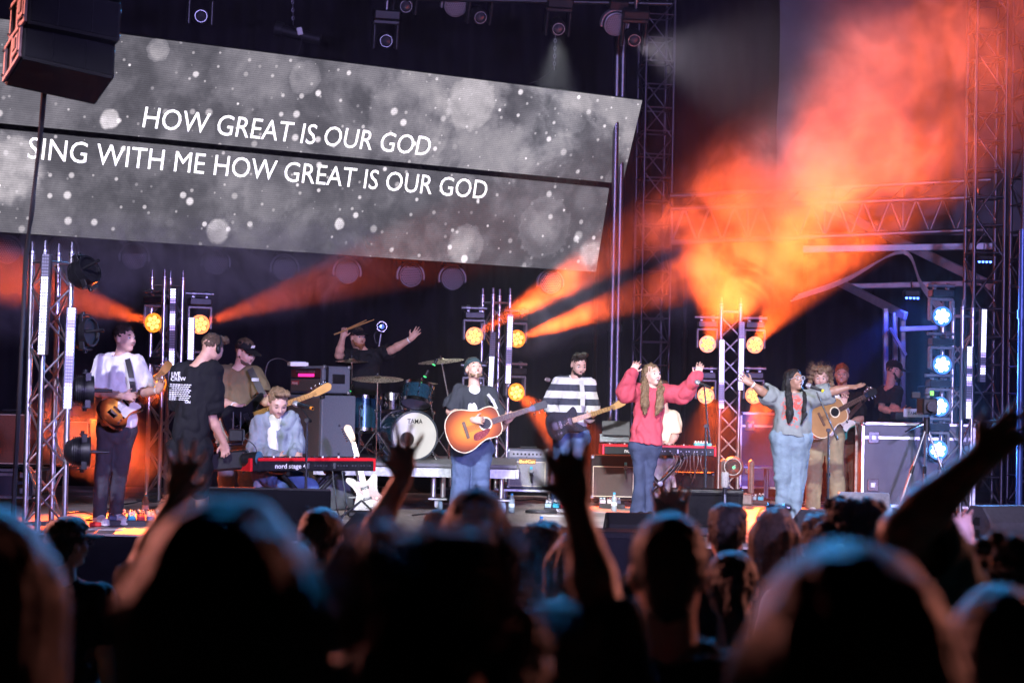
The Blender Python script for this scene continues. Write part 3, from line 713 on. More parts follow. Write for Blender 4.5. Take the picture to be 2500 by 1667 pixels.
# rig bars over the screens
for Yb, py in ((26.3, -40), (25.9, -20)):
    o = thing('rig_bar', 'dark round rigging bar above the screens, '+('further back' if Yb > 26 else 'closer to the crowd'), 'rigging bar', at(800, py, Yb))
    bar('bar', at(150, py, Yb), at(1640, py+30, Yb), .03, BMET, o, 12, False)
    for px in (300, 700, 1100, 1500): bar('coupler', at(px, py-3, Yb), at(px+14, py-3, Yb), .045, BMET, o, 12, False)
# hoist bag
hb = thing('hoist_motor', 'black cylindrical chain hoist hanging over the upper screen', 'chain hoist', at(720, 85, 26))
bar('barrel', at(678, 72, 26), at(782, 98, 26), .075, BLACK, hb, 20, False); bar('end_cap', at(672, 70, 26), at(690, 74, 26), .1, BMET, hb, 20, False)
MB().box(at(732, 77, 25.9), (.07,.05,.1), Matrix.Rotation(R(-14),3,'Y'), .01).build('label_plate', WHITE, hb)
def chain(px0, py0, px1, py1, Y, label):
    a, b = at(px0, py0, Y), at(px1, py1, Y); r = thing('chain', label, 'chain', b); t = MB(); n_ = int((a-b).length/.05)
    for i in range(n_):
        c = b.lerp(a, (i+.5)/n_); ax = V((1,0,0)) if i % 2 else V((0,1,0))
        pts = [c+ax*(.014*math.cos(q))+V((0,0,.033*math.sin(q))) for q in [2*PI*k/8 for k in range(9)]]; t.tube(pts, .006, 5, False)
    tag(t.build('links', STEEL, r), kind='stuff')
chain(714, -30, 716, 60, 26, 'steel hoist chain holding the black cylindrical hoist'); chain(1356, 86, 1353, 170, 26, 'steel chain hanging below a moving head lamp')
o = MB().tube(smooth_path([at(1353,160,26), at(1340,178,26), at(1315,195,26), at(1292,205,26)]), .006, 5).build('sling', CABLE); tag(o, 'thin black safety sling beneath the hanging chain', 'cable')
o = MB().tube(smooth_path([at(716,62,25.9), at(735,90,25.9), at(730,125,25.9), at(718,140,25.9)]), .008, 5).build('sling', CABLE); tag(o, 'thin loop of cable under the hoist', 'cable')
# small blue lamps in the marquee
for px, py, la in ((2402, 640, 'small blue lamp glowing behind the lattice mast'), (2225, 728, 'small blue lamp hanging under the lower marquee beam')):
    r = thing('work_lamp', la, 'lamp', at(px, py, 26.8)); c = at(px, py, 26.8)
    MB().box(c+V((0,0,.06)), (.22,.2,.10), None, .02).build('housing', BLACK, r); q = MB()
    for i in range(4): q.ball(c+V((-.075+.05*i, -.06, -.0)), .018, 8)
    q.build('diodes', M('blue_diode', (.1,.1,1), .3, 0, 0, emis=(.05,.12,1), es=14), r); bar('hanger', c+V((0,0,.1)), c+V((0,0,.25)), .008, BMET, r, 8, False)
ld = bpy.data.lights.new('work_lamp_light', 'SPOT'); ld.energy = 60; ld.color = (.05,.1,1); ld.spot_size = R(150); lo_ = bpy.data.objects.new('work_lamp_light', ld); C.objects.link(lo_); lo_.location = at(2225, 736, 26.8)
# ================================================================== loudspeakers
PAF = M('speaker_grille', (.005,.005,.007), .7, 0, .3, 10, .4, 200, spec=.2); RIG = M('rigging_steel', (.16,.10,.10), .55, .2, .25, 14)
pa = thing('line_array', 'curved stack of black loudspeaker cabinets hanging above the left crowd', 'loudspeaker', at(130, 120, 14))
for i, (px, py, rl, pt) in enumerate(((143, 168, 8, 24), (158, 70, 6, 16), (168, -36, 4, 10))):
    q = (Matrix.Rotation(R(rl), 3, 'Y') @ Matrix.Rotation(R(28), 3, 'Z') @ Matrix.Rotation(R(-pt), 3, 'X')); c = at(px+4, py-12, 14); t = MB(); t.box(c, (.66,.42,.298), q, .012); cab = t.build('cabinet', TOLEX, pa)
    g = MB(); g.box(c+q@V((0,-.212,0)), (.62,.012,.262), q, .004); g.build('grille', PAF, cab)
    for s in (-.12,.12): MB().box(c+q@V((s,-.221,0)), (.006,.008,.26), q).build('seam', BLACK, cab)
    pl = MB()
    for zz in (-.13,.13): pl.box(c+q@V((-.345,-.02,zz)), (.022,.40,.03), q, .004)
    for yy in (-.2,-.02,.16): pl.box(c+q@V((-.345,yy,0)), (.02,.035,.23), q, .004)
    pl.box(c+q@V((-.352,-.11,.0)), (.014,.13,.15), q, .01); pl.build('rigging_plate', RIG, cab)
    hs = MB(); hs.box(c+q@V((-.362,-.11,0)), (.01,.07,.09), q, .01); hs.build('handle_cup', BLACK, cab)
    for zz in (-.1,.1):
        for yy in (-.2,.16): MB().cyl(c+q@V((-.355,yy,zz)), c+q@V((-.368,yy,zz)), .011, n=8).build('pin', CHROME, cab)
    for zz in (-.09, .1): MB().cyl(c+q@V((.33,-.15,zz)), c+q@V((.346,-.15,zz)), .012, n=8).build('pin', DALU, cab)
pc = thing('cable_bundle', 'black cable bundle running down from the hanging loudspeakers to the stage', 'cable', at(45, 1290, 15.2))
for k in range(3):
    MB().tube(smooth_path([at(106+3*k, 215, 14.2), at(98+2*k-1, 330, 14.5), at(88-k, 420+6*k, 14.7), at(76+4*(k==2), 520, 14.8), at(64-k*2, 640, 15), at(50+k, 900, 15.1), at(36+2*k, 1150, 15.2), at(28+k, 1330, 15.2)], 6), .011+.004*(k==0), 7).build('cable', CABLE, pc, True)
# ================================================================== guitars
def spl(pts, sub=4):
    n = len(pts); out = []
    for i in range(n):
        p0, p1, p2, p3 = [V((*pts[(i+j) % n], 0)) for j in (-1,0,1,2)]
        for k in range(sub):
            t = k/sub; q = .5*((2*p1)+(p2-p0)*t+(2*p0-5*p1+4*p2-p3)*t*t+(3*p1-p0-3*p2+p3)*t**3); out.append((q.x, q.y))
    a = sum(out[i-1][0]*out[i][1]-out[i][0]*out[i-1][1] for i in range(len(out)))
    return out if a > 0 else out[::-1]
def burst(name, inner, mid, outer, sx, sy, cx=0, cy_=0):
    m = M(name, mid, .22, 0, 0, coat=.6); n, l, b = nodes(m)
    tc = n.new('ShaderNodeTexCoord'); mp = n.new('ShaderNodeMapping'); mp.inputs['Location'].default_value = (-cx/sx, -cy_/sy, 0); mp.inputs['Scale'].default_value = (1/sx, 1/sy, 0)
    vl = n.new('ShaderNodeVectorMath'); vl.operation = 'LENGTH'; rp = n.new('ShaderNodeValToRGB'); e = rp.color_ramp.elements
    e[0].position = .35; e[0].color = (*inner, 1); e[1].position = 1.0; e[1].color = (*outer, 1); x = e.new(.72); x.color = (*mid, 1)
    l.new(tc.outputs['Object'], mp.inputs[0]); l.new(mp.outputs[0], vl.inputs[0]); l.new(vl.outputs['Value'], rp.inputs[0]); l.new(rp.outputs[0], b.inputs['Base Color'])
    return m
MAPLE = M('maple_neck', (.46,.25,.085), .35, 0, .1, 12); ROSE = M('rosewood_board', (.09,.045,.03), .5, 0, .2, 20); CREAMP = M('white_pickguard', (.75,.74,.7), .3, 0, 0); CREAM = M('cream_binding', (.7,.62,.45), .4, 0, 0)
BODIES = {
 'tele': [(-.20,.02),(-.17,.12),(-.09,.16),(0,.125),(.06,.105),(.12,.135),(.155,.145),(.175,.10),(.165,.045),(.135,.0),(.15,-.05),(.195,-.10),(.175,-.145),(.12,-.135),(.05,-.11),(-.02,-.12),(-.10,-.165),(-.18,-.12)],
 'jag': [(-.22,.0),(-.20,.11),(-.12,.165),(-.04,.13),(.03,.10),(.10,.12),(.17,.165),(.215,.15),(.19,.09),(.14,.045),(.13,-.01),(.15,-.06),(.19,-.11),(.16,-.15),(.08,-.13),(.0,-.12),(-.07,-.155),(-.15,-.165),(-.21,-.10)],
 'bass': [(-.22,.0),(-.20,.11),(-.11,.16),(-.02,.12),(.06,.105),(.15,.14),(.25,.175),(.28,.15),(.23,.10),(.16,.05),(.15,-.02),(.17,-.07),(.22,-.12),(.19,-.15),(.10,-.13),(.01,-.12),(-.07,-.155),(-.15,-.165),(-.21,-.10)],
 'acoustic': [(-.30,0),(-.288,.09),(-.25,.155),(-.18,.197),(-.10,.19),(-.02,.155),(.05,.136),(.11,.143),(.165,.135),(.205,.095),(.215,.03),(.215,-.03),(.205,-.095),(.165,-.135),(.11,-.143),(.05,-.136),(-.02,-.155),(-.10,-.19),(-.18,-.197),(-.25,-.155),(-.288,-.09)]}
def guitar(name, label, kind, bodymat, guard, neckmat, boardmat, cat='guitar', nstr=6):
    r = thing(name, label, cat); ac = kind == 'acoustic'; ol = spl(BODIES[kind]); th = .055 if ac else .022
    body = MB().prism(ol, -th, th, .006).build('body', bodymat, r, True, True)
    if ac:
        for z in (th-.002, -th): MB().tube([(x*1.004, y*1.004, z) for x, y in ol]+[(ol[0][0]*1.004, ol[0][1]*1.004, z)], .0045, 5, False).build('binding', CREAM, body, True, True)
        MB().lathe([(.062,0),(.062,.002),(.05,.002)], (.075,0,th), (0,0,1), 26).build('rosette', CREAM, body, local=True)
        MB().cyl((.075,0,th+.001), (.075,0,th+.003), .05, n=24).build('soundhole', BLACK, body, local=True)
        if guard: MB().prism(spl([(.03,-.05),(.10,-.055),(.06,-.10),(-.02,-.125),(-.07,-.11),(-.05,-.06)]), th, th+.003).build('pickguard', guard, body, local=True)
        MB().box((-.115,0,th+.006), (.03,.16,.012), None, .004).build('bridge', ROSE, body, local=True)
        x0, nut = .20, .50
    else:
        if guard: 
            gpts = {'tele': [(.15,.02),(.13,.1),(.07,.075),(-.01,.02),(-.03,-.03),(-.04,-.10),(.03,-.095),(.10,-.11),(.16,-.12),(.16,-.07),(.12,-.02)],
                    'jag': [(.14,.03),(.17,.12),(.08,.085),(-.02,.02),(-.07,-.06),(-.12,-.13),(-.05,-.135),(.04,-.10),(.12,-.115),(.15,-.11),(.12,-.04)],
                    'bass': [(.14,.05),(.2,.13),(.10,.09),(.0,.08),(-.06,.02),(-.1,-.1),(-.03,-.13),(.06,-.09),(.15,-.115),(.16,-.09),(.13,-.02)]}[kind]
            MB().prism(spl(gpts), th, th+.004).build('pickguard', guard, body, local=True)
        for px_ in ((-.04,.07) if kind != 'bass' else (.02,)): MB().box((px_,0,th+.008), (.028 if kind != 'bass' else .05,.085,.012), None, .004).build('pickup', CHROME if kind == 'tele' else BLACK, body, local=True)
        MB().box((-.105,0,th+.007), (.06,.085,.012), None, .003).build('bridge', CHROME, body, local=True)
        for k in range(3): MB().cyl((-.13+.035*k,-.10+.004*k,th), (-.13+.035*k,-.10+.004*k,th+.018), .011, n=12).build('knob', CHROME, body, True, True)
        x0, nut = .10, (.545 if kind != 'bass' else .76)
    nk = MB(); nk.add([(x0,-.029,th-.015),(x0,.029,th-.015),(nut,.022,th-.015),(nut,-.022,th-.015),(x0,-.029,th+.004),(x0,.029,th+.004),(nut,.022,th+.004),(nut,-.022,th+.004)], [(0,1,2,3),(7,6,5,4),(0,4,5,1),(1,5,6,2),(2,6,7,3),(3,7,4,0)])
    neck = nk.build('neck', neckmat, r, local=True)
    fx = x0 if not ac else .14
    MB().add([(fx,-.028,th+.004),(fx,.028,th+.004),(nut,.021,th+.004),(nut,-.021,th+.004),(fx,-.028,th+.009),(fx,.028,th+.009),(nut,.021,th+.009),(nut,-.021,th+.009)], [(0,1,2,3),(7,6,5,4),(0,4,5,1),(1,5,6,2),(2,6,7,3),(3,7,4,0)]).build('fingerboard', boardmat, neck, local=True)
    fr = MB()
    for k in range(1, 17):
        x = nut-(nut+.1)*(1-2**(-k/12)); 
        if x > fx: fr.box((x,0,th+.0105), (.003,.05,.003))
    tag(fr.build('frets', CHROME, neck, local=True), kind='stuff')
    if ac: hp = [(nut,-.021),(nut+.02,-.033),(nut+.16,-.038),(nut+.175,0),(nut+.16,.038),(nut+.02,.033),(nut,.021)]
    else: 
        e = .19 if kind != 'bass' else .24; hp = spl([(nut,.022),(nut+.03,.032),(nut+e*.5,.05),(nut+e*.85,.06),(nut+e,.03),(nut+e*.93,-.005),(nut+e*.8,-.018),(nut+e*.4,-.028),(nut+.02,-.024)], 3)
    hd = MB().prism(hp, th-.016, th+.0, .002).build('headstock', BLACK if ac else neckmat, r, True, True)
    for k in range(nstr):
        if ac: q = V((nut+.035+.045*(k % 3), (.05 if k < 3 else -.05), th-.006)); s = 1 if k < 3 else -1
        else: e = (.19 if kind != 'bass' else .24); q = V((nut+.03+e*.72*k/(nstr-1)*.9, .052+.02*k/(nstr-1), th-.006)); s = 1
        t = MB(); t.cyl(q-V((0,s*.014,0)), q, .004, n=6); t.ball(q+V((0,s*.008,0)), .0095 if kind != 'bass' else .015, 8, (1,1,.5)); t.build('tuner', CHROME, hd, True, True)
    s_ = MB(); xb = -.115 if ac else -.10
    for k in range(nstr):
        y = (k-(nstr-1)/2); s_.tube([(xb, y*.0105*(6/nstr)*.95, th+.014), (nut, y*.0072*(6/nstr)*.9, th+.011), (nut+.05, y*.008, th+.003)], .0011, 4)
    tag(s_.build('strings', CHROME, r, local=True), kind='stuff')
    r['len'] = nut+.18; return r
def place(root, body, tip, Y, sgn=1, tilt=0):
    """body centre and head tip as pixels; the neck leans back (sgn>0) or forward until its length fits"""
    a = at(*body, Y); L = root['len']; del root['len']; lo, hi = 0, .9
    for _ in range(40):
        mid = (lo+hi)/2
        if (at(*tip, Y+sgn*mid)-a).length < L: lo = mid
        else: hi = mid
    b = at(*tip, Y+sgn*lo); k = (b-a).length/L; x = (b-a).normalized(); z = V((0,-1,tilt)); z = (z-x*z.dot(x)).normalized(); y = z.cross(x)
    root.matrix_world = Matrix(((x.x*k, y.x*k, z.x*k, a.x), (x.y*k, y.y*k, z.y*k, a.y), (x.z*k, y.z*k, z.z*k, a.z), (0,0,0,1)))
    return root
SB = burst('sunburst', (.75,.33,.05), (.45,.10,.02), (.02,.008,.005), .21, .165); ASB = burst('acoustic_sunburst', (.62,.21,.028), (.30,.06,.012), (.02,.008,.006), .31, .225, -.05)
BLKG = M('black_gloss', (.012,.012,.014), .15, 0, 0, coat=.5); REDG = M('tortoise_guard', (.16,.02,.02), .25, 0, .5, 60); WG = M('olympic_white', (.36,.35,.30), .25, 0, .03, 5, coat=.5)
NATG = M('natural_top', (.30,.16,.07), .3, 0, .15, 8)
g1 = place(guitar('electric_guitar', 'sunburst electric guitar with white pickguard played by man in white shirt', 'tele', SB, CREAMP, MAPLE, MAPLE), cA(585,880), cA(842,668), 17.82, 1)
g2 = place(guitar('bass_guitar', 'black bass guitar with long maple neck held by man in olive shirt', 'bass', BLKG, BLKG, MAPLE, MAPLE, 'bass guitar', 4), cB(195,790), cB(722,605), 18.2, 1)
g3 = place(guitar('acoustic_guitar', 'sunburst acoustic guitar with dark red pickguard held by the singer', 'acoustic', ASB, REDG, MAPLE, ROSE), cC(286,882), cC(705,745), 19.95, 1)
g4 = place(guitar('electric_guitar', 'black electric guitar with maple neck held by man in striped shirt', 'tele', BLKG, BLKG, MAPLE, MAPLE), cC(800,865), cC(1172,745), 22.2, 1)
g5 = place(guitar('electric_guitar', 'white electric guitar with red pickguard resting on a floor stand', 'jag', WG, REDG, MAPLE, MAPLE), cB(980,1275), cB(870,832), 19.9, 1, .25)
g6 = place(guitar('acoustic_guitar', 'natural topped guitar held by the curly haired man', 'acoustic', NATG, None, ROSE, ROSE), cD(1440,795), cD(1735,640), 22.05, 1)
g7 = place(guitar('electric_guitar', 'teal electric guitar half hidden behind the curly haired man', 'tele', M('teal_gloss', (.03,.22,.2), .2, 0, 0, coat=.5), CREAMP, ROSE, ROSE), cD(1525,850), cD(1720,640), 23.7, 1)
# stand of the white guitar
gb = floor(*cB(945,1425)); gs = thing('guitar_stand', 'black tubular stand under the white electric guitar', 'guitar stand', gb)
for dx, dy in ((-.2,-.1), (.2,-.1), (.05,.25)): bar('leg', gb+V((0,0,.18)), gb+V((dx,dy,.01)), .011, BMET, gs, 8, False)
bar('post', gb+V((0,.02,.16)), gb+V((-.1,.16,.62)), .012, BMET, gs, 8, False)
MB().tube([gb+V((-.14,-.08,.12)), gb+V((-.12,.0,.09)), gb+V((.12,.0,.09)), gb+V((.16,-.08,.12))], .018).build('cradle', RUBBER, gs, True)
MB().box(gb+V((0,-.03,.05)), (.26,.16,.07), None, .02).build('foot', BLACK, gs)
# ================================================================== keyboards
RED = M('red_keyboard_shell', (.62,.012,.02), .35, 0, .06, 8, coat=.2)
def keyboard(name, label, loc, L, yaw, text, group=None):
    r = thing(name, label, 'keyboard', loc, rotz=yaw); ORG[r] = V((0,0,0)); D, Hh = .33, .115
    sh = MB(); sh.box((L/2, D/2, .05), (L-.05, D-.004, .094), None, .004); sh.build('chassis', BLACK, r, local=True)
    for x in (.0125, L-.0125): MB().box((x, D/2, Hh/2), (.026, D+.012, Hh), None, .006).build('end_cheek', RED, r, local=True)
    MB().box((L/2, .06, Hh-.012), (L-.054, .125, .03), None, .006).build('top_panel', RED, r, local=True)
    bp = MB(); bp.box((L/2, -.004, .047), (L-.052, .006, .075), None, .002); bp = bp.build('back_panel', BLACK, r, local=True)
    text_mesh('lettering', text, (L*.31, -.012, .028), (1,0,0), (0,0,1), .042, PRINT, bp, .001, bold=.016, width=.30)
    for k in range(20):
        x = L*.5+k*L*.0235; 
        if k in (5, 12): continue
        MB().cyl((x,-.006,.05), (x,-.016,.05), .0075, n=8).build('jack', DALU if k % 3 else GLASS, bp, local=True)
    for x in (L*.32+.16, L*.66): MB().box((x,-.011,.05), (.022,.012,.05), None, .003).build('bracket', DALU, bp, local=True)
    wk = MB(); bk = MB(); nk = int((L-.12)/.0236)
    for k in range(nk):
        wk.box((.06+k*.0236+.0118, D-.08, Hh-.015), (.0224,.14,.018))
        if k % 7 not in (2, 6): bk.box((.06+(k+1)*.0236, D-.115, Hh+.0), (.012,.09,.018))
    tag(wk.build('white_keys', WHITE, r, local=True), kind='stuff'); tag(bk.build('black_keys', BLKG, r, local=True), kind='stuff')
    for k in range(26): MB().cyl((.09+k*(L-.2)/26, .05+.03*(k % 2), Hh), (.09+k*(L-.2)/26, .05+.03*(k % 2), Hh+.016), .008, n=8).build('knob', BLACK if k % 4 else WHITE, r, local=True)
    return r
k1 = at(610, 1151, 17.05); K1 = keyboard('stage_keyboard', 'red keyboard with nord stage 4 lettering on crossed black stand', k1, 1.24, R(34), 'nord stage 4')
k2 = at(1470, 1109, 22.3); K2 = keyboard('stage_keyboard', 'red keyboard behind the woman in pink', k2, 1.29, R(4), 'nord stage 4')
def xstand(kroot, loc, yaw, L, label):
    r = thing('keyboard_stand', label, 'keyboard stand', (loc.x, loc.y, DECK), rotz=yaw); ORG[r] = V((0,0,0)); h = loc.z-DECK-.012
    for y in (.07, .26):
        off = .02 if y > .1 else -.02
        bar('leg', (L*.30+off, y, h-.02), (L*.72+off, y, .02), .022, BMET, r, 8); bar('leg', (L*.74+off, y+.03, h-.02), (L*.32+off, y+.03, .02), .022, BMET, r, 8)
    for x in (L*.30, L*.74): bar('rest', (x, .0, h-.006), (x, .34, h-.006), .02, BMET, r, 8)
    for x in (L*.32, L*.72): bar('foot', (x, .0, .02), (x, .34, .02), .02, RUBBER, r, 8)
    bar('pivot', (L*.52, .05, h*.5), (L*.52, .32, h*.5), .03, DALU, r, 10)
xstand(K1, k1, R(34), 1.24, 'black crossed stand under the nord stage 4 keyboard'); xstand(K2, k2, R(4), 1.29, 'black crossed stand under the keyboard behind the woman in pink')
o = MB(); c = at(1715, 1086, 22.45); mxr = thing('effect_pedal', 'teal effect unit standing on the end of the second keyboard', 'effect unit', c)
MB().box(c, (.2,.12,.05), None, .008).build('case', M('teal_paint', (.1,.45,.45), .4), mxr)
for k in range(6): MB().cyl(c+V((-.08+.032*k,-.02,.025)), c+V((-.08+.032*k,-.02,.045)), .009, n=8).build('knob', WHITE, mxr)
o = MB(); c = at(1500, 1070, 22.6); lp = thing('laptop_stand', 'grey slanted laptop shelf at the end of the second keyboard', 'laptop', c)
MB().box(c, (.34,.22,.02), Matrix.Rotation(R(20),3,'X'), .004).build('base', DALU, lp); MB().box(c+V((.02,.1,.1)), (.32,.012,.2), Matrix.Rotation(R(-15),3,'X'), .004).build('lid', BLACK, lp)
# ================================================================== amplifiers
def piping(t, sx, sy, sz, r=.006):
    pass
def cab(name, label, corner, yaw, w, d, h, mat, gr, cat='amplifier', panel=None, wheels=False, z0=None, edge=None):
    """corner: world point of the lower front right corner; front faces -Y before yaw"""
    r = thing(name, label, cat, corner, rotz=yaw); ORG[r] = V((0,0,0))
    MB().box((-w/2, d/2, h/2), (w, d, h), None, .012).build('cabinet', mat, r, local=True)
    gh = h-.06 if not panel else h-.06-panel; g0 = .03+gh/2
    g = MB(); g.box((-w/2, -.006, g0), (w-.06, .012, gh), None, .004); g = g.build('grille', gr, r, local=True)
    if edge:
        for a, b in (((-w+.03,-.013,g0-gh/2),(-.03,-.013,g0-gh/2)),((-w+.03,-.013,g0+gh/2),(-.03,-.013,g0+gh/2)),((-w+.03,-.013,g0-gh/2),(-w+.03,-.013,g0+gh/2)),((-.03,-.013,g0-gh/2),(-.03,-.013,g0+gh/2))): bar('piping', a, b, .005, edge, r, 6)
    for x in (-w+.02, -.02):
        for z in (.02, h-.02): MB().box((x,.015,z), (.05,.05,.05), None, .012).build('corner_cap', BMET if not edge else DALU, r, local=True)
    bar('handle', (-w/2-.1, d/2, h+.015), (-w/2+.1, d/2, h+.015), .012, RUBBER, r, 8)
    return r
cxy = at(784, 1100, 21.1); sc1 = V((cxy.x, 21.1, DECK))
b8 = cab('bass_cabinet', 'tall bass speaker cabinet under the amplifier head', sc1, R(-50), .66, .44, 1.22, GREYTOLEX, GRILLE, 'speaker cabinet', edge=None)
for x in (-.6, -.06):
    for z in (.3,.6,.9): MB().cyl((.001, .22, z), (.012, .22, z), .01, n=8).build('bolt', DALU, b8, local=True)
ah = thing('bass_amplifier', 'bass amplifier head with pink lit control panel on the tall cabinet', 'amplifier', sc1+V((0,0,1.235)), rotz=R(-50)); ORG[ah] = V((0,0,0))
MB().box((-.31,.18,.15), (.62,.36,.29), None, .014).build('case', GREYTOLEX, ah, local=True)
MB().box((-.31,-.006,.088), (.56,.012,.13), None, .004).build('grille', GRILLE, ah, local=True)
pn = MB().box((-.31,-.004,.215), (.56,.01,.095), None, .003).build('control_panel', M('dark_panel', (.08,.03,.035), .35, .5), ah, local=True)
MB().box((-.30,-.0105,.195), (.30,.004,.032)).build('glow_strip', M('pink_lamp', (.6,.02,.2), .4, 0, 0, emis=(1,.03,.28), es=1.6), pn, local=True)
for k in range(9): MB().cyl((-.47+.04*k,-.008,.232), (-.47+.04*k,-.026,.232), .011, n=10).build('knob', DALU, pn, True, True)
for z in (.262,.162): MB().box((-.31,-.012,z), (.56,.005,.006)).build('trim', CHROME, ah, local=True)
bd = MB().box((-.50,-.014,.115), (.14,.006,.045)).build('badge', M('badge_red', (.25,.03,.04), .4), ah, local=True)
text_mesh('lettering', 'Ampeg', (-.50,-.018,.10), (1,0,0), (0,0,1), .028, PRINT, bd, .001, width=.11, shear=.25)
MB().box((.006,.2,.16), (.012,.16,.10), None, .004).build('handle', BLACK, ah, local=True); MB().box((.006,.05,.16), (.012,.03,.26)).build('strap', BLACK, ah, local=True)
for y in (.02,.34):
    for z in (.015,.285): MB().box((-.002,y,z), (.04,.04,.04), None, .01).build('corner_cap', DALU, ah, local=True)
c = sc1+V((-.3,.3,1.545)); o = thing('clutter_box', 'small pale box lying on the bass amplifier head', 'box', c); MB().box(c, (.2,.14,.045), Matrix.Rotation(R(20),3,'Z'), .006).build('body', WHITE, o); MB().box(c+V((0,0,.024)), (.15,.1,.01), Matrix.Rotation(R(20),3,'Z')).build('lid', DALU, o)
MB().tube(smooth_path([c+V((-.1,0,.02)), c+V((-.2,.02,.06)), c+V((-.32,0,.01)), c+V((-.36,0,-.2))]), .006, 5).build('cord', CABLE, o)
bc = at(*cC(702,1258), 23.2); bcr = cab('guitar_amplifier', 'grey combo amplifier with glowing cat badge beside the drum riser', bc, R(-6), .48, .24, .46, GREYTOLEX, GGRILLE, panel=.12, edge=CREAM)
pn = MB().box((-.24,-.004,.40), (.42,.01,.075), None, .003).build('control_panel', M('steel_panel', (.3,.3,.32), .3, .8), bcr, local=True)
for k in range(8): MB().cyl((-.40+.045*k,-.008,.40), (-.40+.045*k,-.026,.40), .012, n=10).build('knob', BLACK, pn, True, True)
bd = MB().box((-.24,-.014,.315), (.2,.006,.06), None, .002).build('badge', M('amber_badge', (.3,.12,.01), .4, 0, 0), bcr, local=True)
text_mesh('lettering', 'BadCat', (-.24,-.019,.298), (1,0,0), (0,0,1), .034, M('badge_glow', (.9,.5,.1), .4, 0, 0, emis=(1,.55,.1), es=1.2), bd, .001, width=.18, bold=.01)
sb = bc+V((-.24,.12,0)); ast = thing('amplifier_stand', 'low metal tray under the grey combo amplifier', 'stand', (sb.x, sb.y, DECK)); hz_ = bc.z-DECK
MB().box((sb.x, sb.y, bc.z-.02), (.62,.32,.035), None, .006).build('tray', DALU, ast)
for sx in (-.26,.26):
    for sy in (-.12,.12): bar('leg', V((sb.x+sx, sb.y+sy, DECK)), V((sb.x+sx, sb.y+sy, bc.z-.03)), .014, DALU, ast, 8, False)
a2 = at(*cD(258,1238), 22.9); a2.z = DECK+.1; cab('guitar_amplifier', 'black combo amplifier with pale piping under the second keyboard', a2, R(-4), .52, .26, .5, TOLEX, GRILLE, panel=.1, edge=CREAM)
a3 = V((at(1745, 1150, 23.0).x, 23.0, DECK)); cab('guitar_amplifier', 'black speaker box below the teal effect unit', a3, R(3), .5, .3, .42, TOLEX, PAF)
# microphones clipped over the grilles
def clip_mic(p, label):
    r = thing('microphone', label, 'microphone', p); t = MB(); t.cyl(p, p+V((.0,-.04,.02)), .022, n=12); t.build('head', DALU, r, True); MB().cyl(p+V((0,-.0,-.02)), p+V((.01,.0,-.12)), .016, .012, 12).build('body', BLACK, r, True)
    MB().box(p+V((0,-.02,.04)), (.03,.02,.06), None, .004).build('clip', M('teal_tape', (.05,.5,.6), .5), r); return r
clip_mic(at(*cC(605,1160), 23.1), 'microphone with teal tape hanging on the grey combo amplifier'); clip_mic(at(*cD(195,1120), 22.8), 'microphone with teal tape hanging on the black combo amplifier')
# left amplifiers on flight cases
VOX = M('brown_diamond_cloth', (.14,.06,.03), .7, 0, .3, 80, .4, 200)
f1 = floor(45, 1240); 
def flightcase(name, label, corner, yaw, w, d, h, group=None, mat=None, casters=True):
    r = thing(name, label, 'flight case', corner, group, rotz=yaw); ORG[r] = V((0,0,0)); z0 = .1 if casters else 0
    MB().box((w/2, d/2, z0+h/2), (w-.02, d-.02, h-.02)).build('panel', mat or M('black_laminate', (.03,.03,.045), .4, 0, .25, 8), r, local=True)
    for x in (.0, w):
        for y in (0, d): MB().box((x-.0, y, z0+h/2), (.035,.035,h), None, .004).build('edge', ALU, r, local=True)
    for z in (z0, z0+h):
        for y in (0, d): MB().box((w/2, y, z), (w,.032,.032), None, .004).build('edge', ALU, r, local=True)
        for x in (0, w): MB().box((x, d/2, z), (.032,d,.032), None, .004).build('edge', ALU, r, local=True)
    MB().box((w/2,-.003,z0+h*.83), (w-.03,.02,.03)).build('lid_rim', ALU, r, local=True)
    for x in (.12, w-.12):
        for z in (z0+h*.83, z0+h*.25):
            k = MB().box((x,-.008,z), (.12,.016,.13), None, .006).build('latch', CHROME, r, True, True)
            MB().box((x,-.018,z), (.06,.012,.06), None, .006).build('butterfly', DALU, k, local=True)
    for x in (0, w):
        for z in (z0, z0+h): MB().ball((x, 0, z), .035, 10).build('corner_ball', CHROME, r, True, True)
    if casters:
        for x in (.1, w-.1):
            for y in (.1, d-.1): q = MB(); q.lathe([(.0,-.016),(.045,-.016),(.05,0),(.045,.016),(0,.016)], (x,y,.05), (1,0,0), 14); q.build('caster', RUBBER, r, True, True)
    return r
flightcase('flight_case', 'low black flight case under the amplifiers by the side curtain', V((-7.2, 20.6, DECK)), 0, 2.3, .6, .28)
xx = at(195, 1200, 20.6).x
cab('guitar_amplifier', 'brown diamond cloth amplifier behind the strip-lit tower', V((at(98, 1100, 20.55).x, 20.55, DECK+.42)), 0, .66, .3, .56, TOLEX, VOX, edge=CREAM)
cab('guitar_amplifier', 'grey cloth speaker box with silver edging near the lowest black spotlight', V((at(220, 1100, 20.6).x, 20.6, DECK+.42)), 0, .52, .3, .5, TOLEX, M('brown_grey_cloth', (.2,.15,.13), .8, 0, .3, 150, .4, 300), edge=ALU)
FC = flightcase('flight_case', 'large dark flight case with silver edges and butterfly latches beside the curly haired man', V((at(2108, 1000, 22.7).x, 22.7, DECK)), R(-4), 1.25, .7, .93)
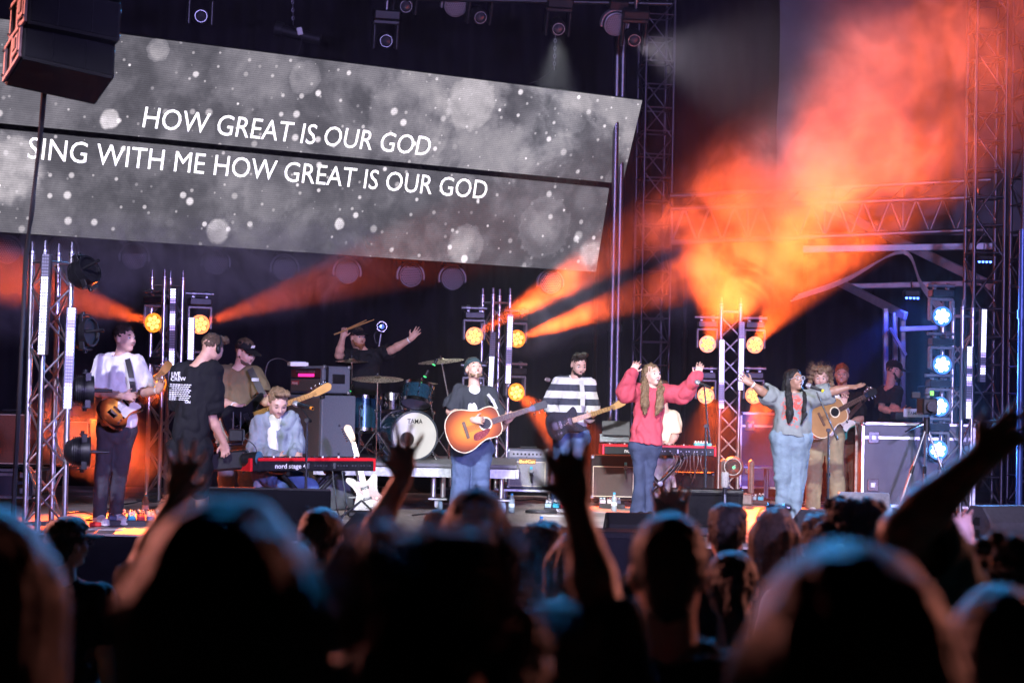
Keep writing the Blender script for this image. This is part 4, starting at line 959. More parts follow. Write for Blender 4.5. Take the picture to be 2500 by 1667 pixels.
# ================================================================== drum riser and kit
RISER = M('riser_grey', (.10,.10,.12), .6, .1, .25, 6)
RT = 1.73; rx0, rx1 = at(770, 1140, 20.9).x, at(1262, 1140, 20.9).x; ry0, ry1 = 20.9, 23.7
rs = thing('drum_riser', 'grey rolling platform carrying the drum kit', 'drum riser', ((rx0+rx1)/2, ry0, DECK))
MB().box(((rx0+rx1)/2, (ry0+ry1)/2, RT-.02), (rx1-rx0, ry1-ry0, .04), None, .004).build('deck', RISER, rs)
for a, b in (((rx0,ry0),(rx1,ry0)), ((rx0,ry1),(rx1,ry1)), ((rx0,ry0),(rx0,ry1)), ((rx1,ry0),(rx1,ry1))):
    c = V(((a[0]+b[0])/2, (a[1]+b[1])/2, RT-.095)); MB().box(c, (max(.05, abs(b[0]-a[0])-.02), max(.05, abs(b[1]-a[1])-.02), .10), None, .004).build('frame_rail', DALU, rs)
for x in (rx0+.45, (rx0+rx1)/2+.18, rx1-.16, (rx0+rx1)/2+.28):
    for y in (ry0+.15, ry1-.15): bar('leg', V((x,y,DECK+.17)), V((x,y,RT-.14)), .028, ALU, rs, 12, False)
for x in (rx0+.45, (rx0+rx1)/2+.23, rx1-.16):
    for y in (ry0+.12, ry1-.12):
        MB().box((x,y,DECK+.155), (.2,.13,.02), None, .003).build('caster_plate', DALU, rs); q = MB(); q.lathe([(0,-.022),(.058,-.022),(.068,-.012),(.068,.012),(.058,.022),(0,.022)], (x+.02,y,DECK+.075), (1,.25,0), 18); q.build('caster_wheel', M('blue_wheel', (.18,.25,.4), .5), rs, True)
        MB().box((x,y,DECK+.11), (.07,.05,.09), None, .006).build('caster_fork', DALU, rs)
SPARK = M('blue_sparkle', (.02,.07,.11), .2, .5, .8, 260, coat=.8); DRUMHEAD = M('white_drum_head', (.6,.59,.55), .5, 0, .04, 6); SMOKEHD = M('clear_drum_head', (.25,.25,.27), .3, 0, .1, 6)
def drum(name, label, c, ax, rad, dep, front, hoop=CHROME, lugs=8, mat=SPARK):
    r = thing(name, label, 'drum', c); c = V(c); ax = V(ax).normalized(); x, y, z = frame(c, c+ax)
    MB().lathe([(rad*.97,-dep/2),(rad,-dep/2),(rad,dep/2),(rad*.97,dep/2)], c, ax, 36).build('shell', mat, r, True)
    MB().cyl(c+z*(dep/2-.006), c+z*(dep/2+.004), rad*.985, n=36).build('drum_head', front, r); MB().cyl(c-z*(dep/2-.006), c-z*(dep/2+.002), rad*.985, n=36).build('drum_head', SMOKEHD, r)
    for s in (-1, 1): MB().lathe([(rad+.004,-.018),(rad+.012,-.018),(rad+.012,.018),(rad+.002,.02),(rad-.008,.012)], c+z*s*dep/2, ax, 36).build('hoop', hoop, r, True)
    for k in range(lugs):
        a = 2*PI*(k+.5)/lugs; q = c+(x*math.cos(a)+y*math.sin(a))*(rad+.012)
        for s in (-1,1):
            t = MB(); t.tube([q+z*s*dep*.12, q+z*s*dep*.22], .011, 8); t.tube([q+z*s*dep*.2, q+z*s*(dep/2+.01)], .0045, 6); t.build('lug', CHROME, r, True)
    return r, c, x, y, z
kc = at(*cB(1292,897), 22.0); kd, c, x, y, z = drum('kick_drum', 'large bass drum with white front head lettered TAMA', kc+V((-.10,.16,0)), (.42,-.9,.0), .265, .42, DRUMHEAD, M('dark_hoop', (.05,.06,.08), .3), 10)
fc = c+z*(.21+.005); xr = V((z.y, -z.x, 0))*-1; xr = V((-z.y, z.x, 0)) if V((-z.y, z.x, 0)).x > 0 else V((z.y,-z.x,0))
text_mesh('lettering', 'TAMA', fc+V((0,0,.135))+xr*.0, xr, (0,0,1), .05, M('black_print', (.01,.01,.01), .6, 0, 0), kd, .004, width=.18, bold=.012)
MB().cyl(fc-xr*.09+V((0,0,-.04))+z*.003, fc-xr*.09+V((0,0,-.04))+z*.006, .075, n=24).build('port_hole', BLACK, kd); MB().lathe([(.083,0),(.083,.004),(.075,.004)], fc-xr*.09+V((0,0,-.04))+z*.003, z, 24).build('port_ring', M('dark_ring', (.05,.05,.05), .4), kd)
for s in (-1,1): bar('spur', c+xr*s*.24+V((0,0,-.1)), V((c.x+s*.34, c.y-.2, RT)), .01, CHROME, kd, 8, False)
def stand(r, base, top, spread=.28, mat=CHROME, rr=.012):
    base, top = V(base), V(top); m = base.lerp(V((base.x, base.y, top.z)), .35)
    bar('tube', base+V((0,0,.06)), V((base.x, base.y, base.z+(top.z-base.z)*.6)), rr, mat, r, 10, False); bar('tube', V((base.x, base.y, base.z+(top.z-base.z)*.58)), top, rr*.75, mat, r, 10, False)
    for k in range(3):
        a = 2*PI*k/3+.6; bar('leg', V((base.x, base.y, m.z)), V((base.x+spread*math.cos(a), base.y+spread*math.sin(a), base.z+.01)), rr*.7, mat, r, 8, False)
    MB().box(V((base.x, base.y, m.z)), (.04,.04,.05), None, .008).build('wing_nut', mat, r); MB().box(V((base.x, base.y, base.z+(top.z-base.z)*.59)), (.05,.03,.04), None, .008).build('clamp', mat, r)
tm, c, x, y, z = drum('rack_tom', 'sparkling blue rack tom mounted above the bass drum', at(*cB(1302,640), 22.2), (.12,.45,1), .165, .2, DRUMHEAD, lugs=8)
stand(tm, (c.x+.02, c.y+.12, RT), c+V((0,.12,-.05)))
f2, c, x, y, z = drum('floor_tom', 'dark floor tom partly hidden behind the tall microphone stand', at(*cB(958,760), 22.1), (.0,.1,1), .19, .36, DRUMHEAD, lugs=6)
for k in range(3):
    a = 2*PI*k/3+.4; q = c+V((math.cos(a)*.205, math.sin(a)*.205, 0)); bar('leg', q+V((0,0,.1)), V((q.x, q.y, RT)), .008, CHROME, f2, 8, False)
sn, c, x, y, z = drum('snare_drum', 'chrome snare drum behind the bass drum', at(*cB(1140,690), 22.6), (0,.15,1), .165, .15, DRUMHEAD, mat=CHROME)
stand(sn, (c.x, c.y, RT), c+V((0,0,-.08)), .22)
BRONZE = M('cymbal_bronze', (.55,.47,.33), .28, 1, .25, 60)
def cymbal(label, px, Y, rad, tilt, base_px, roll=0):
    c = at(*px, Y); r = thing('cymbal', label, 'cymbal', (c.x, c.y, RT)); ax = V((math.sin(R(roll)), -math.sin(R(tilt)), math.cos(R(tilt))))
    MB().lathe([(.008,.016),(.03,.015),(.045,.004),(rad*.5,-.008),(rad,-.022),(rad,-.0235),(rad*.5,-.0095),(.045,.0025),(.03,.0135)], c, ax, 40).build('plate', BRONZE, r, True)
    MB().lathe([(.0,.045),(.008,.044),(.009,.012),(.02,.012),(.02,.02),(.009,.022)], c, ax, 12).build('wing_nut', CHROME, r, True)
    b = at(*base_px, Y+.12); stand(r, (b.x, b.y, RT), c, .25); return r
cymbal('wide crash cymbal level above the floor tom', cB(1050,525), 21.5, .28, 8, cB(1040,900)); cymbal('tilted crash cymbal at the far end above the rack tom', cB(1455,412), 22.4, .26, 7, cB(1500,900), -6)
cymbal('thin cymbal edge beside the amplifier head in front of the drummer', cB(885,412), 23.0, .19, 5, cB(880,900)); cymbal('small cymbal behind the rack tom', cB(1330,552), 22.9, .19, 4, cB(1400,900))
th_ = thing('drum_stool', 'round black stool under the drummer', 'stool', (at(880, 1000, 23.1).x, 23.1, RT)); q = ORG[th_]; MB().lathe([(0,.0),(.16,0),(.18,.03),(.17,.07),(.05,.08),(0,.08)], q+V((0,0,.42)), (0,0,1), 20).build('seat', TOLEX, th_, True); stand(th_, q, q+V((0,0,.42)), .22)
# tall microphone stand in front of the kit with ring shaped microphone
def mic_stand(label, base, pts, mat=BMET, r=.010, tripod=True, round_base=False, clutch=None):
    root = thing('microphone_stand', label, 'microphone stand', base); base = V(base); pts = [V(p) for p in pts]
    if round_base: MB().lathe([(0,.03),(.03,.028),(.12,.012),(.125,0)], base, (0,0,1), 24).build('base', BMET, root, True)
    else:
        for k in range(3):
            a = 2*PI*k/3+.9; bar('leg', base+V((0,0,.12)), base+V((.3*math.cos(a), .3*math.sin(a), .012)), .009, mat, root, 8, False)
        MB().cyl(base+V((0,0,.09)), base+V((0,0,.17)), .022, n=12).build('hub', BLACK, root, True)
    top = pts[0]; m = base.lerp(top, .55)
    bar('tube', base+V((0,0,.02)), m, r*1.25, mat, root, 10, False); bar('tube', m, top, r, mat, root, 10, False); bar('clutch', m-(top-base)*.02, m+(top-base)*.02, r*2, BLACK, root, 12, False)
    if len(pts) > 1:
        bar('boom', pts[1], pts[2], r*.8, mat, root, 10, False); MB().cyl(top-V((0,.025,0)), top+V((0,.025,0)), .02, n=12).build('knuckle', BLACK, root, True)
        bar('boom_grip', pts[1], V(pts[1]).lerp(pts[2], .12), r*1.3, BLACK, root, 10, False)
    return root
def handheld(label, tail, head, ring=(.5,.2,.05)):
    tail, head = V(tail), V(head); d = (head-tail).normalized(); L = (head-tail).length; r = thing('microphone', label, 'microphone', tail)
    MB().lathe([(0,-.002),(.012,0),(.014,.02),(.017,L*.55),(.021,L*.66),(.022,L*.72)], tail, d, 14).build('handle', BMET, r, True)
    MB().lathe([(.0135,-.0),(.0155,.0),(.0165,.02),(.0155,.022)], tail, d, 14).build('colour_ring', M('mic_ring_%d%d%d' % tuple(int(c*99) for c in ring), ring, .5, 0, 0), r, True)
    MB().lathe([(.021,L*.70),(.026,L*.78),(.027,L*.88),(.02,L*.97),(0,L)], tail, d, 16).build('grille_ball', M('mic_grille', (.55,.57,.62), .35, .9, .3, 200, .6, 600), r, True)
    return r
b = floor(*cB(1025,1010), RT); tp = at(*cB(1028,470), b.y)
ms = mic_stand('tall microphone boom stand in front of the drum kit', (b.x, b.y, RT), [tp, at(*cB(1022,560), b.y), at(*cB(1072,245), b.y)], DALU, .014)
rm = at(*cB(1077,202), b.y); mr_ = thing('microphone', 'round ring shaped microphone on the tall stand before the drummer', 'microphone', rm)
MB().lathe([(.062,-.012),(.068,0),(.062,.012),(.056,.012),(.052,0),(.056,-.012),(.062,-.012)], rm, (0.2,-1,0), 26).build('ring', CHROME, mr_, True); MB().lathe([(0,-.02),(.03,-.018),(.036,0),(.03,.018),(0,.02)], rm, (.2,-1,0), 20).build('capsule', M('blue_capsule', (.1,.2,.4), .25, .7), mr_, True)
for k in range(6): a = k*PI/3; MB().tube([rm+V((math.cos(a)*.034,0,math.sin(a)*.034)), rm+V((math.cos(a)*.056,0,math.sin(a)*.056))], .003, 5).build('spoke', CHROME, mr_)
MB().tube(smooth_path([rm+V((-.03,0,-.05)), rm+V((-.09,0,-.1)), rm+V((-.06,0,-.2)), rm+V((.0,0,-.15))]), .005, 5).build('cord', CABLE, mr_, True)
for px, la in ((cB(1355,515), 'green ringed clip microphone over the rack tom'), (cB(1412,440), 'green ringed clip microphone under the tilted cymbal'), (cB(875,606), 'green ringed microphone beside the bass cabinet')):
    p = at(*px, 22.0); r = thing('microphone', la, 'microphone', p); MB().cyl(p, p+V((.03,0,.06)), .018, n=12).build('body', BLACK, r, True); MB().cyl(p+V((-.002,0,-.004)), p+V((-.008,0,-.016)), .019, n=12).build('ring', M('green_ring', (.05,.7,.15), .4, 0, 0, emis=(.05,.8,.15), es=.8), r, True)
# front microphones
b = V((at(*cB(595,1200), 16.75).x, 16.75, DECK)); hp = at(*cB(600,800), 16.75)
mic_stand('black boom microphone stand before the seated keyboard player', b, [hp, at(*cB(622,806), 16.72), at(*cB(560,715), 16.85)]); handheld('silver headed microphone with orange ring before the keyboard player', at(*cB(636,724), 16.75), at(*cB(512,690), 16.9), (.8,.25,.02))
b = floor(*cC(921,1330)); hp = at(*cC(922,770), b.y); mic_stand('black boom microphone stand in front of the striped guitarist', b, [hp, at(*cC(996,826), b.y-.05), at(*cC(745,628), b.y-.3)]); handheld('microphone with red ring before the striped guitarist', at(*cC(793,628), b.y-.3), at(*cC(686,600), b.y-.33), (.6,.04,.03))
b = V((at(*cD(688,1300), 20.0).x, 20.0, DECK)); hp = at(*cD(690,860), 20.0); mic_stand('upright microphone stand before the woman in pink', b, [hp, at(*cD(714,966), 20.0), at(*cD(680,610), 20.0)]); handheld('microphone with orange ring before the woman in pink', at(*cD(738,630), 20.0), at(*cD(622,582), 20.1), (.8,.25,.02))
b = V((at(*cD(1446,1370), 19.7).x, 19.7, DECK)); hp = at(*cD(1448,885), 19.7); mic_stand('microphone stand with tilted boom before the woman in grey', b, [hp, at(*cD(1505,945), 19.65), at(*cD(1375,650), 19.75)]); handheld('microphone with yellow ring before the woman in grey', at(*cD(1420,645), 19.72), at(*cD(1308,603), 19.8), (.7,.6,.03))
b = V((at(*cD(805,1300), 18.0).x, 17.9, DECK)); hp = at(*cD(808,1235), 17.9); mic_stand('short stand holding the thick grey microphone at the monitor', b, [hp], DALU, .012, round_base=True)
p = at(*cD(808,1190), 17.9); r = thing('microphone', 'thick grey foam topped microphone on a short stand', 'microphone', p); MB().lathe([(0,-.07),(.03,-.068),(.036,-.05),(.036,.05),(.03,.068),(0,.07)], p, (0,0,1), 16).build('windscreen', M('grey_foam', (.3,.29,.27), .9, 0, .3, 120, .5, 300), r, True); MB().cyl(p+V((0,0,-.07)), p+V((0,0,-.13)), .018, n=12).build('body', BLACK, r, True)
# ================================================================== wedges and low boxes
def wedge(label, c, yaw, w, dep=.42, h=.36, mat=TOLEX, gr=PAF):
    r = thing('monitor_wedge', label, 'monitor speaker', c, rotz=yaw); ORG[r] = V((0,0,0))
    pr = [(-dep/2,0),(dep/2,0),(dep/2,h*.25),(dep*.05,h),(-dep*.28,h),(-dep/2,h*.62)]
    t = MB(); t.m = Matrix(((0,0,1,0),(1,0,0,0),(0,1,0,0),(0,0,0,1))); t.prism(pr, -w/2, w/2, .012); t.build('cabinet', mat, r, local=True)
    a, b_ = V((0, dep/2, h*.25)), V((0, dep*.05, h)); d = (b_-a); nn = V((0, d.z, -d.y)).normalized(); q = Matrix((V((1,0,0)), d.normalized(), V((1,0,0)).cross(d.normalized()))).transposed()
    g = MB(); g.box((a+b_)/2+nn*.004, (w-.05, d.length-.03, .014), q, .004); g.build('grille', gr, r, local=True)
    for s in (-1,1):
        for k in (0,1):
            z = h*(.32+.3*k); yl = -dep*.12
            t = MB(); t.m = Matrix(((0,0,1,0),(1,0,0,0),(0,1,0,0),(0,0,0,1))); t.prism([(yl-.05,z-.035),(yl+.1-.05*k,z-.035),(yl+.06-.05*k,z+.035),(yl-.05,z+.035)], s*w/2+(-.002 if s > 0 else -.003), s*w/2+(.003 if s > 0 else .002)); t.build('hand_slot', BLACK, r, local=True)
    return r
DKW = M('grey_wedge_paint', (.045,.045,.055), .55, 0, .2, 30, .4, 250)
wedge('dark monitor wedge seen end-on, with two hand slots, on the front apron', V((at(920,1300,15.3).x, 15.35, DECK)), R(-78), .6, .46, .31, DKW)
wedge('black monitor wedge between the woman in pink and the crowd', V((at(1565,1270,17.5).x, 17.6, DECK)), R(5), .62, .4, .24)
wedge('grey monitor wedge at the feet of the curly haired man', V((at(2112,1250,20.6).x, 20.7, DECK)), R(-6), .52, .4, .33, M('pale_wedge_paint', (.16,.16,.19), .5, 0, .15, 30, .4, 250))
wedge('large monitor wedge with hand slot at the corner of the stage', V((at(2450,1290,17.9).x, 17.9, DECK)), R(28), .75, .52, .36, DKW)
wedge('dark monitor wedge at the feet of the woman in grey', V((at(2010,1290,17.7).x, 17.75, DECK)), R(40), .55, .5, .3, DKW)
# large tilted floor monitor seen from behind
fm = thing('floor_monitor', 'wide black tilted floor screen seen from behind beside the thick microphone', 'floor monitor', V((at(1725,1260,18.3).x, 18.3, DECK)))
q = Matrix.Rotation(R(24), 3, 'X'); c = ORG[fm]+V((0,.05,.24)); MB().box(c, (.66,.06,.42), q, .012).build('panel', BLACK, fm); MB().box(c+q@V((0,-.035,.19)), (.66,.02,.03), q, .004).build('top_edge', BMET, fm); MB().box(ORG[fm]+V((0,.05,.05)), (.5,.3,.1), None, .02).build('base', BLACK, fm)
for s in (-.3,.3): MB().box(c+q@V((s,-.034,-.02)), (.02,.014,.36), q).build('rib', BMET, fm)
kp = at(510,1186,16.6); kq = at(806,1203,16.6); kb = thing('low_black_panel', 'long low black panel in front of the nord stage 4 keyboard', 'panel', V(((kp.x+kq.x)/2, 16.6, DECK))); hk = kp.z-DECK-.02
MB().box(((kp.x+kq.x)/2, 16.65, DECK+hk/2), (kq.x-kp.x, .08, hk), None, .006).build('board', BLKCLOTH, kb); MB().box(((kp.x+kq.x)/2, 16.65, DECK+hk+.006), (kq.x-kp.x, .09, .014)).build('top_rail', BLACK, kb)
for s in (-.4, .4): bar('prop', V(((kp.x+kq.x)/2+s, 16.68, DECK+hk*.9)), V(((kp.x+kq.x)/2+s, 16.85, DECK)), .012, BMET, kb, 8, False)
for px0, px1, la in ((1195, 1420, 'black front fill speaker box below the coiled black cable'), (1425, 1590, 'black front fill speaker box below the woman in pink')):
    a = at(px0, 1290, 16.7); b_ = at(px1, 1290, 16.7); r = thing('speaker_box', la, 'loudspeaker', V(((a.x+b_.x)/2, 16.7, 0))); w_ = b_.x-a.x-.02
    MB().box(((a.x+b_.x)/2, 16.72, .67), (w_, .5, 1.34), None, .01).build('cabinet', TOLEX, r); MB().box(((a.x+b_.x)/2, 16.46, .67), (w_-.06, .02, 1.24), None, .004).build('grille', PAF, r); MB().box((a.x+.03, 16.44, .67), (.03,.03,1.28), None, .004).build('edge_rail', M('orange_steel', (.5,.12,.05), .5, .3), r)
# floor moving head by the tower
p = floor(*cD(880,1345)); r = thing('moving_head', 'grey moving head lamp standing on the floor below the smoky tower', 'stage light', p)
MB().box(p+V((0,0,.07)), (.36,.3,.14), None, .02).build('base', GREYMET, r)
for s in (-1,1): MB().box(p+V((s*.17,0,.34)), (.06,.18,.42), None, .025).build('yoke_arm', GREYMET, r)
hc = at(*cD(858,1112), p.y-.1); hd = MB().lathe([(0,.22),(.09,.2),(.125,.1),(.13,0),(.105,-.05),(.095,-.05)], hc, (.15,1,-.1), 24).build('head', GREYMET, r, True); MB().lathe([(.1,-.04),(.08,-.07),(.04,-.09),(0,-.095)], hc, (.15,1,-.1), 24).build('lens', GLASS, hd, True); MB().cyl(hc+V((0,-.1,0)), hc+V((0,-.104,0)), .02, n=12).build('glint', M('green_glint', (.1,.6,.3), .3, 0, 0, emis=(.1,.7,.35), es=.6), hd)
# ================================================================== pedalboards, bottles, small things
PCOL = [(.05,.45,.6),(.1,.12,.2),(.5,.5,.55),(.55,.05,.06),(.35,.5,.55),(.7,.7,.7),(.15,.2,.5)]
def pedalboard(label, c, w, d, yaw, seed, text=None):
    rd = random.Random(seed); r = thing('pedalboard', label, 'pedalboard', c, rotz=yaw); ORG[r] = V((0,0,0)); q = Matrix.Rotation(R(9), 3, 'X')
    MB().box((0,0,.045), (w,d,.03), q, .006).build('board', BMET, r, local=True)
    fr_ = MB().box((0,-d/2+.0,.025), (w,.03,.055), None, .006).build('front_rail', BLACK, r, local=True)
    if text: text_mesh('lettering', text, (0,-d/2-.02,.01), (1,0,0), (0,0,1), .03, PRINT, fr_, .001, width=.2, bold=.01)
    nx_ = int(w/.085)
    for j in range(2):
        for i in range(nx_):
            x = -w/2+.045+i*.085; yy = -d/4+j*d/2; z = .075+yy*.15; mm = M('pedal_%d' % ((i*3+j*5+seed) % 7), PCOL[(i*3+j*5+seed) % 7], .4, .3)
            p_ = MB().box((x,yy,z+.012), (.07,.11,.045), q, .006).build('pedal', mm, r, local=True)
            for k in (-.02,.02): MB().cyl((x+k,yy+.025,z+.03), (x+k,yy+.025,z+.05), .008, n=8).build('knob', BLACK if (i+j) % 2 else WHITE, p_, local=True)
            MB().cyl((x,yy-.03,z+.03), (x,yy-.03,z+.044), .007, n=8).build('footswitch', CHROME, p_, local=True)
    return r
pedalboard('pedalboard with teal and grey pedals at the feet of the white shirted guitarist', floor(*cA(670,1450)), .52, .32, R(12), 1); pedalboard('pedalboard lettered ROCKBOARD under the foot of the striped guitarist', floor(*cC(815,1395)), .48, .3, R(-4), 4, 'ROCKBOARD'); pedalboard('blue cased pedalboard behind the bottle near the woman in pink', floor(*cC(1085,1370)), .3, .22, 0, 2)
pd = floor(*cD(985,1340)); pedalboard('green edged connector box with a fan of white cables below the smoky tower', pd, .42, .18, R(-10), 5)
PET = M('bottle_water', (.55,.75,.85), .12, 0, 0, spec=.8); CAPB = M('blue_cap', (.05,.4,.75), .4, 0, 0)
PET.node_tree.nodes['Principled BSDF'].inputs['Transmission Weight'].default_value = .6
def bottle(label, p):
    r = thing('water_bottle', label, 'bottle', p, 'water bottles on the stage')
    MB().lathe([(0,0),(.03,0),(.033,.01),(.031,.05),(.033,.06),(.031,.1),(.033,.13),(.028,.155),(.014,.18),(.0125,.2)], p, (0,0,1), 16).build('body', PET, r, True); MB().lathe([(.015,.188),(.015,.208),(0,.209)], p, (0,0,1), 12).build('cap', CAPB, r, True); MB().lathe([(.0335,.062),(.0335,.1)], p, (0,0,1), 16).build('wrapper', M('bottle_label', (.6,.75,.85), .5), r, True)
for pp, la in ((cA(712,1402), 'water bottle behind the teal pedalboard'), (cC(487,1400), 'water bottle next to the beanie wearing singer'), (cC(1100,1390), 'water bottle beside the blue cased pedalboard')): bottle(la, floor(*pp))
bottle('water bottle standing alone at the stage edge by the coiled cable', V((at(1321,1300,17.3).x, 17.3, DECK))); bottle('water bottle beside the grey wedge', V((at(2172,1250,20.9).x, 20.9, DECK))); bottle('water bottle beside the corner wedge', V((at(2312,1270,18.4).x, 18.4, DECK)))
PAPER = M('paper', (.75,.74,.72), .8, 0, .03)
for pp, rz, la in ((cA(520,1474), 12, 'set list sheet by the sneakers of the white shirted guitarist'), (cC(750,1420), -4, 'set list sheet in front of the coiled black cable')):
    c = floor(*pp); t = MB(); t.box(c+V((0,0,.004)), (.3,.21,.002), Matrix.Rotation(R(rz),3,'Z')); tag(t.build('set_list', PAPER), la, 'paper')
c = floor(*cA(470,1457)); t = MB(); t.box(c+V((0,0,.02)), (.11,.07,.04), None, .01); tag(t.build('stomp_pedal', M('red_pedal', (.6,.03,.03), .4)), 'single red stomp pedal on the floor by the sneakers', 'effect pedal')
# coiled cable
cc = floor(*cC(665,1405)); pts = [cc+V((.16*math.cos(a)*(1+.1*math.sin(a*3)), .1*math.sin(a), .012+.003*i/10)) for i, a in enumerate([k*.4 for k in range(70)])]
tag(MB().tube(pts, .009, 6).build('coiled_cable', CABLE, None, True), 'coiled black cable lying before the striped guitarist', 'cable')
rd = random.Random(5)
FLC = [((1000,1262),(1180,1250),'trailing from the white guitar stand'),((1180,1215),(1330,1225),'in front of the grey combo amplifier'),((1430,1232),(1500,1215),'beside the pedalboard lettered ROCKBOARD'),((1470,1215),(1620,1205),'under the second keyboard'),((1500,1222),(1650,1240),'curling below the second keyboard'),((1560,1200),(1700,1222),'behind the flared trousers'),((700,1300),(900,1250),'running from keyboard to apron'),((120,1240),(260,1275),'near the strip-lit tower base'),((1850,1235),(2000,1240),'between the women and the curly haired man'),((1880,1225),(2100,1238),'passing in front of the flight case'),((1150,1200),(1420,1205),'along the riser and amplifiers'),((230,1250),(400,1215),'behind the white sneakers')]
for (a, b_, la) in FLC:
    A_, B_ = floor(*a), floor(*b_); pts = []
    for k in range(9):
        q = A_.lerp(B_, k/8); q += V((rd.uniform(-.08,.08), rd.uniform(-.35,.35), 0)); q.z = DECK+.011; pts.append(q)
    tag(MB().tube(smooth_path(pts, 5), .008, 6).build('floor_cable', CABLE, None, True), 'black cable on the stage floor '+la, 'cable', 'loose cables on the stage floor')
for k in range(9):   # tangle of pale leads under the second keyboard
    A_ = at(1640+9*k, 1105+3*(k % 3), 22.25); B_ = floor(1540+22*k, 1205+6*(k % 4)); mdl = A_.lerp(B_, .5)+V((rd.uniform(-.1,.1), -.05, -.15))
    tag(MB().tube(smooth_path([A_, A_+V((0,-.03,-.12)), mdl, B_+V((0,0,.01)), B_+V((rd.uniform(-.4,.4), rd.uniform(-.3,.2), .01))], 6), .005, 5).build('instrument_lead', M('grey_cable', (.3,.3,.32), .5), None, True), 'thin grey lead hanging from the second keyboard', 'cable', 'leads hanging from the second keyboard')
for k, (x0, x1, la) in enumerate(((812, 850, 'thin black lead dropping from the nord stage 4 keyboard onto the apron, slacker one'), (835, 880, 'thin black lead dropping from the nord stage 4 keyboard onto the apron, straighter one'))):
    A_ = at(x0, 1150, 17.5); B_ = floor(x1-30, 1320); tag(MB().tube(smooth_path([A_, A_+V((.05,-.1,-.3)), A_.lerp(B_, .6)+V((.06-.1*k,0,-.1)), B_+V((0,0,.01)), B_+V((.2,-.2,.01)), B_+V((-.1,-.35,.01))], 6), .006, 5).build('instrument_lead', CABLE, None, True), la, 'cable')
# backstage: tech table, small mixer, tripod camera, blue lit case and bench
tb = V((at(2170, 1000, 24.0).x, 24.0, DECK)); r = thing('tech_table', 'black desk of the backstage technician behind the flight case', 'table', tb)
MB().box(tb+V((.35,.2,1.0)), (1.4,.6,.05), None, .006).build('top', BLACK, r)
for sx in (-.28,.98):
    for sy in (-.05,.45): bar('leg', tb+V((sx,sy,0)), tb+V((sx,sy,.98)), .02, BMET, r, 8, False)
kc = at(2236, 1012, 23.8); r = thing('small_keyboard', 'dark synthesizer with pale rear panel lettered YAMAHA on the desk', 'keyboard', kc); MB().box(kc+V((0,.15,-.02)), (.5,.3,.1), None, .012).build('chassis', BLACK, r)
pp = MB().box(kc+V((.0,.0,.02)), (.30,.01,.10), None, .004).build('rear_panel', M('pale_panel', (.5,.52,.56), .5), r); text_mesh('lettering', 'YAMAHA', kc+V((.0,-.008,.0)), (1,0,0), (0,0,1), .035, M('black_print', (.01,.01,.01), .6, 0, 0), pp, .001, width=.2, bold=.012)
tr = at(*cE(490,1005), 21.6); r = thing('camera_tripod', 'grey camera tripod standing in front of the flight case', 'tripod', (tr.x, tr.y, DECK))
for dx, dy in ((-.38,-.25), (.35,-.2), (.05,.4)): bar('leg', tr, V((tr.x+dx, tr.y+dy, DECK)), .014, DALU, r, 10, False); bar('sleeve', tr.lerp(V((tr.x+dx, tr.y+dy, DECK)), .42), tr.lerp(V((tr.x+dx, tr.y+dy, DECK)), .5), .02, BLACK, r, 10, False)
MB().cyl(tr-V((0,0,.08)), tr+V((0,0,.1)), .035, n=14).build('head', BLACK, r, True); bar('pan_handle', tr+V((0,0,.06)), tr+V((-.25,-.1,-.06)), .01, BMET, r, 8, False)
vc = tr+V((0,0,.22)); r = thing('video_camera', 'black video camera mounted on the grey tripod', 'camera', vc); MB().box(vc, (.16,.34,.18), None, .015).build('body', BLACK, r); MB().cyl(vc+V((0,-.17,.0)), vc+V((0,-.3,0)), .05, .058, 18).build('lens', BMET, r, True); MB().box(vc+V((-.11,.05,.12)), (.1,.02,.07), None, .006).build('viewfinder', BLACK, r); MB().box(vc+V((.03,-.1,.14)), (.04,.03,.05), None, .006).build('tally_lamp', M('green_lamp', (.2,.8,.1), .4, 0, 0, emis=(.3,1,.1), es=1), r); bar('top_handle', vc+V((0,-.1,.13)), vc+V((0,.12,.13)), .012, BLACK, r, 8, False)
flightcase('flight_case', 'upright flight case lit blue beside the woman in grey', V((at(1808,1100,27.0).x, 27.0, DECK)), R(-8), .75, .5, 1.0, mat=M('blue_lit_laminate', (.05,.09,.4), .4, 0, .2, 8))  # blue lamp light is put into the laminate colour
bn = V((at(1806,1150,26.2).x, 26.2, DECK)); r = thing('bench', 'low bench lit blue behind the smoky tower', 'bench', bn)
for k in range(3): MB().box(bn+V((.1,-.12+.12*k,.40)), (.62,.1,.03), None, .005).build('slat', BLUEP, r)  # bench shares the pole's blue; here it stands in for blue lamp light
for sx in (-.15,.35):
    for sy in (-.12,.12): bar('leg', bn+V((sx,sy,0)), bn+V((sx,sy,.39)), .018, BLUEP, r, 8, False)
spot('work_lamp_beam', at(2225, 736, 26.6), at(1830, 1120, 26.8), 1500, (.04,.09,1), 30, .6, .05)
wb = V((at(2320, 950, 24.8).x, 24.8, DECK)); r = thing('equipment_rack', 'dark equipment rack behind the column of blue-white lamps', 'rack', wb); MB().box(wb+V((0,.3,.75)), (.6,.5,1.5), None, .015).build('case', BLACK, r)
for k in range(6): MB().box(wb+V((0,.045,.2+.2*k)), (.5,.012,.16), None, .004).build('unit', BMET, r)
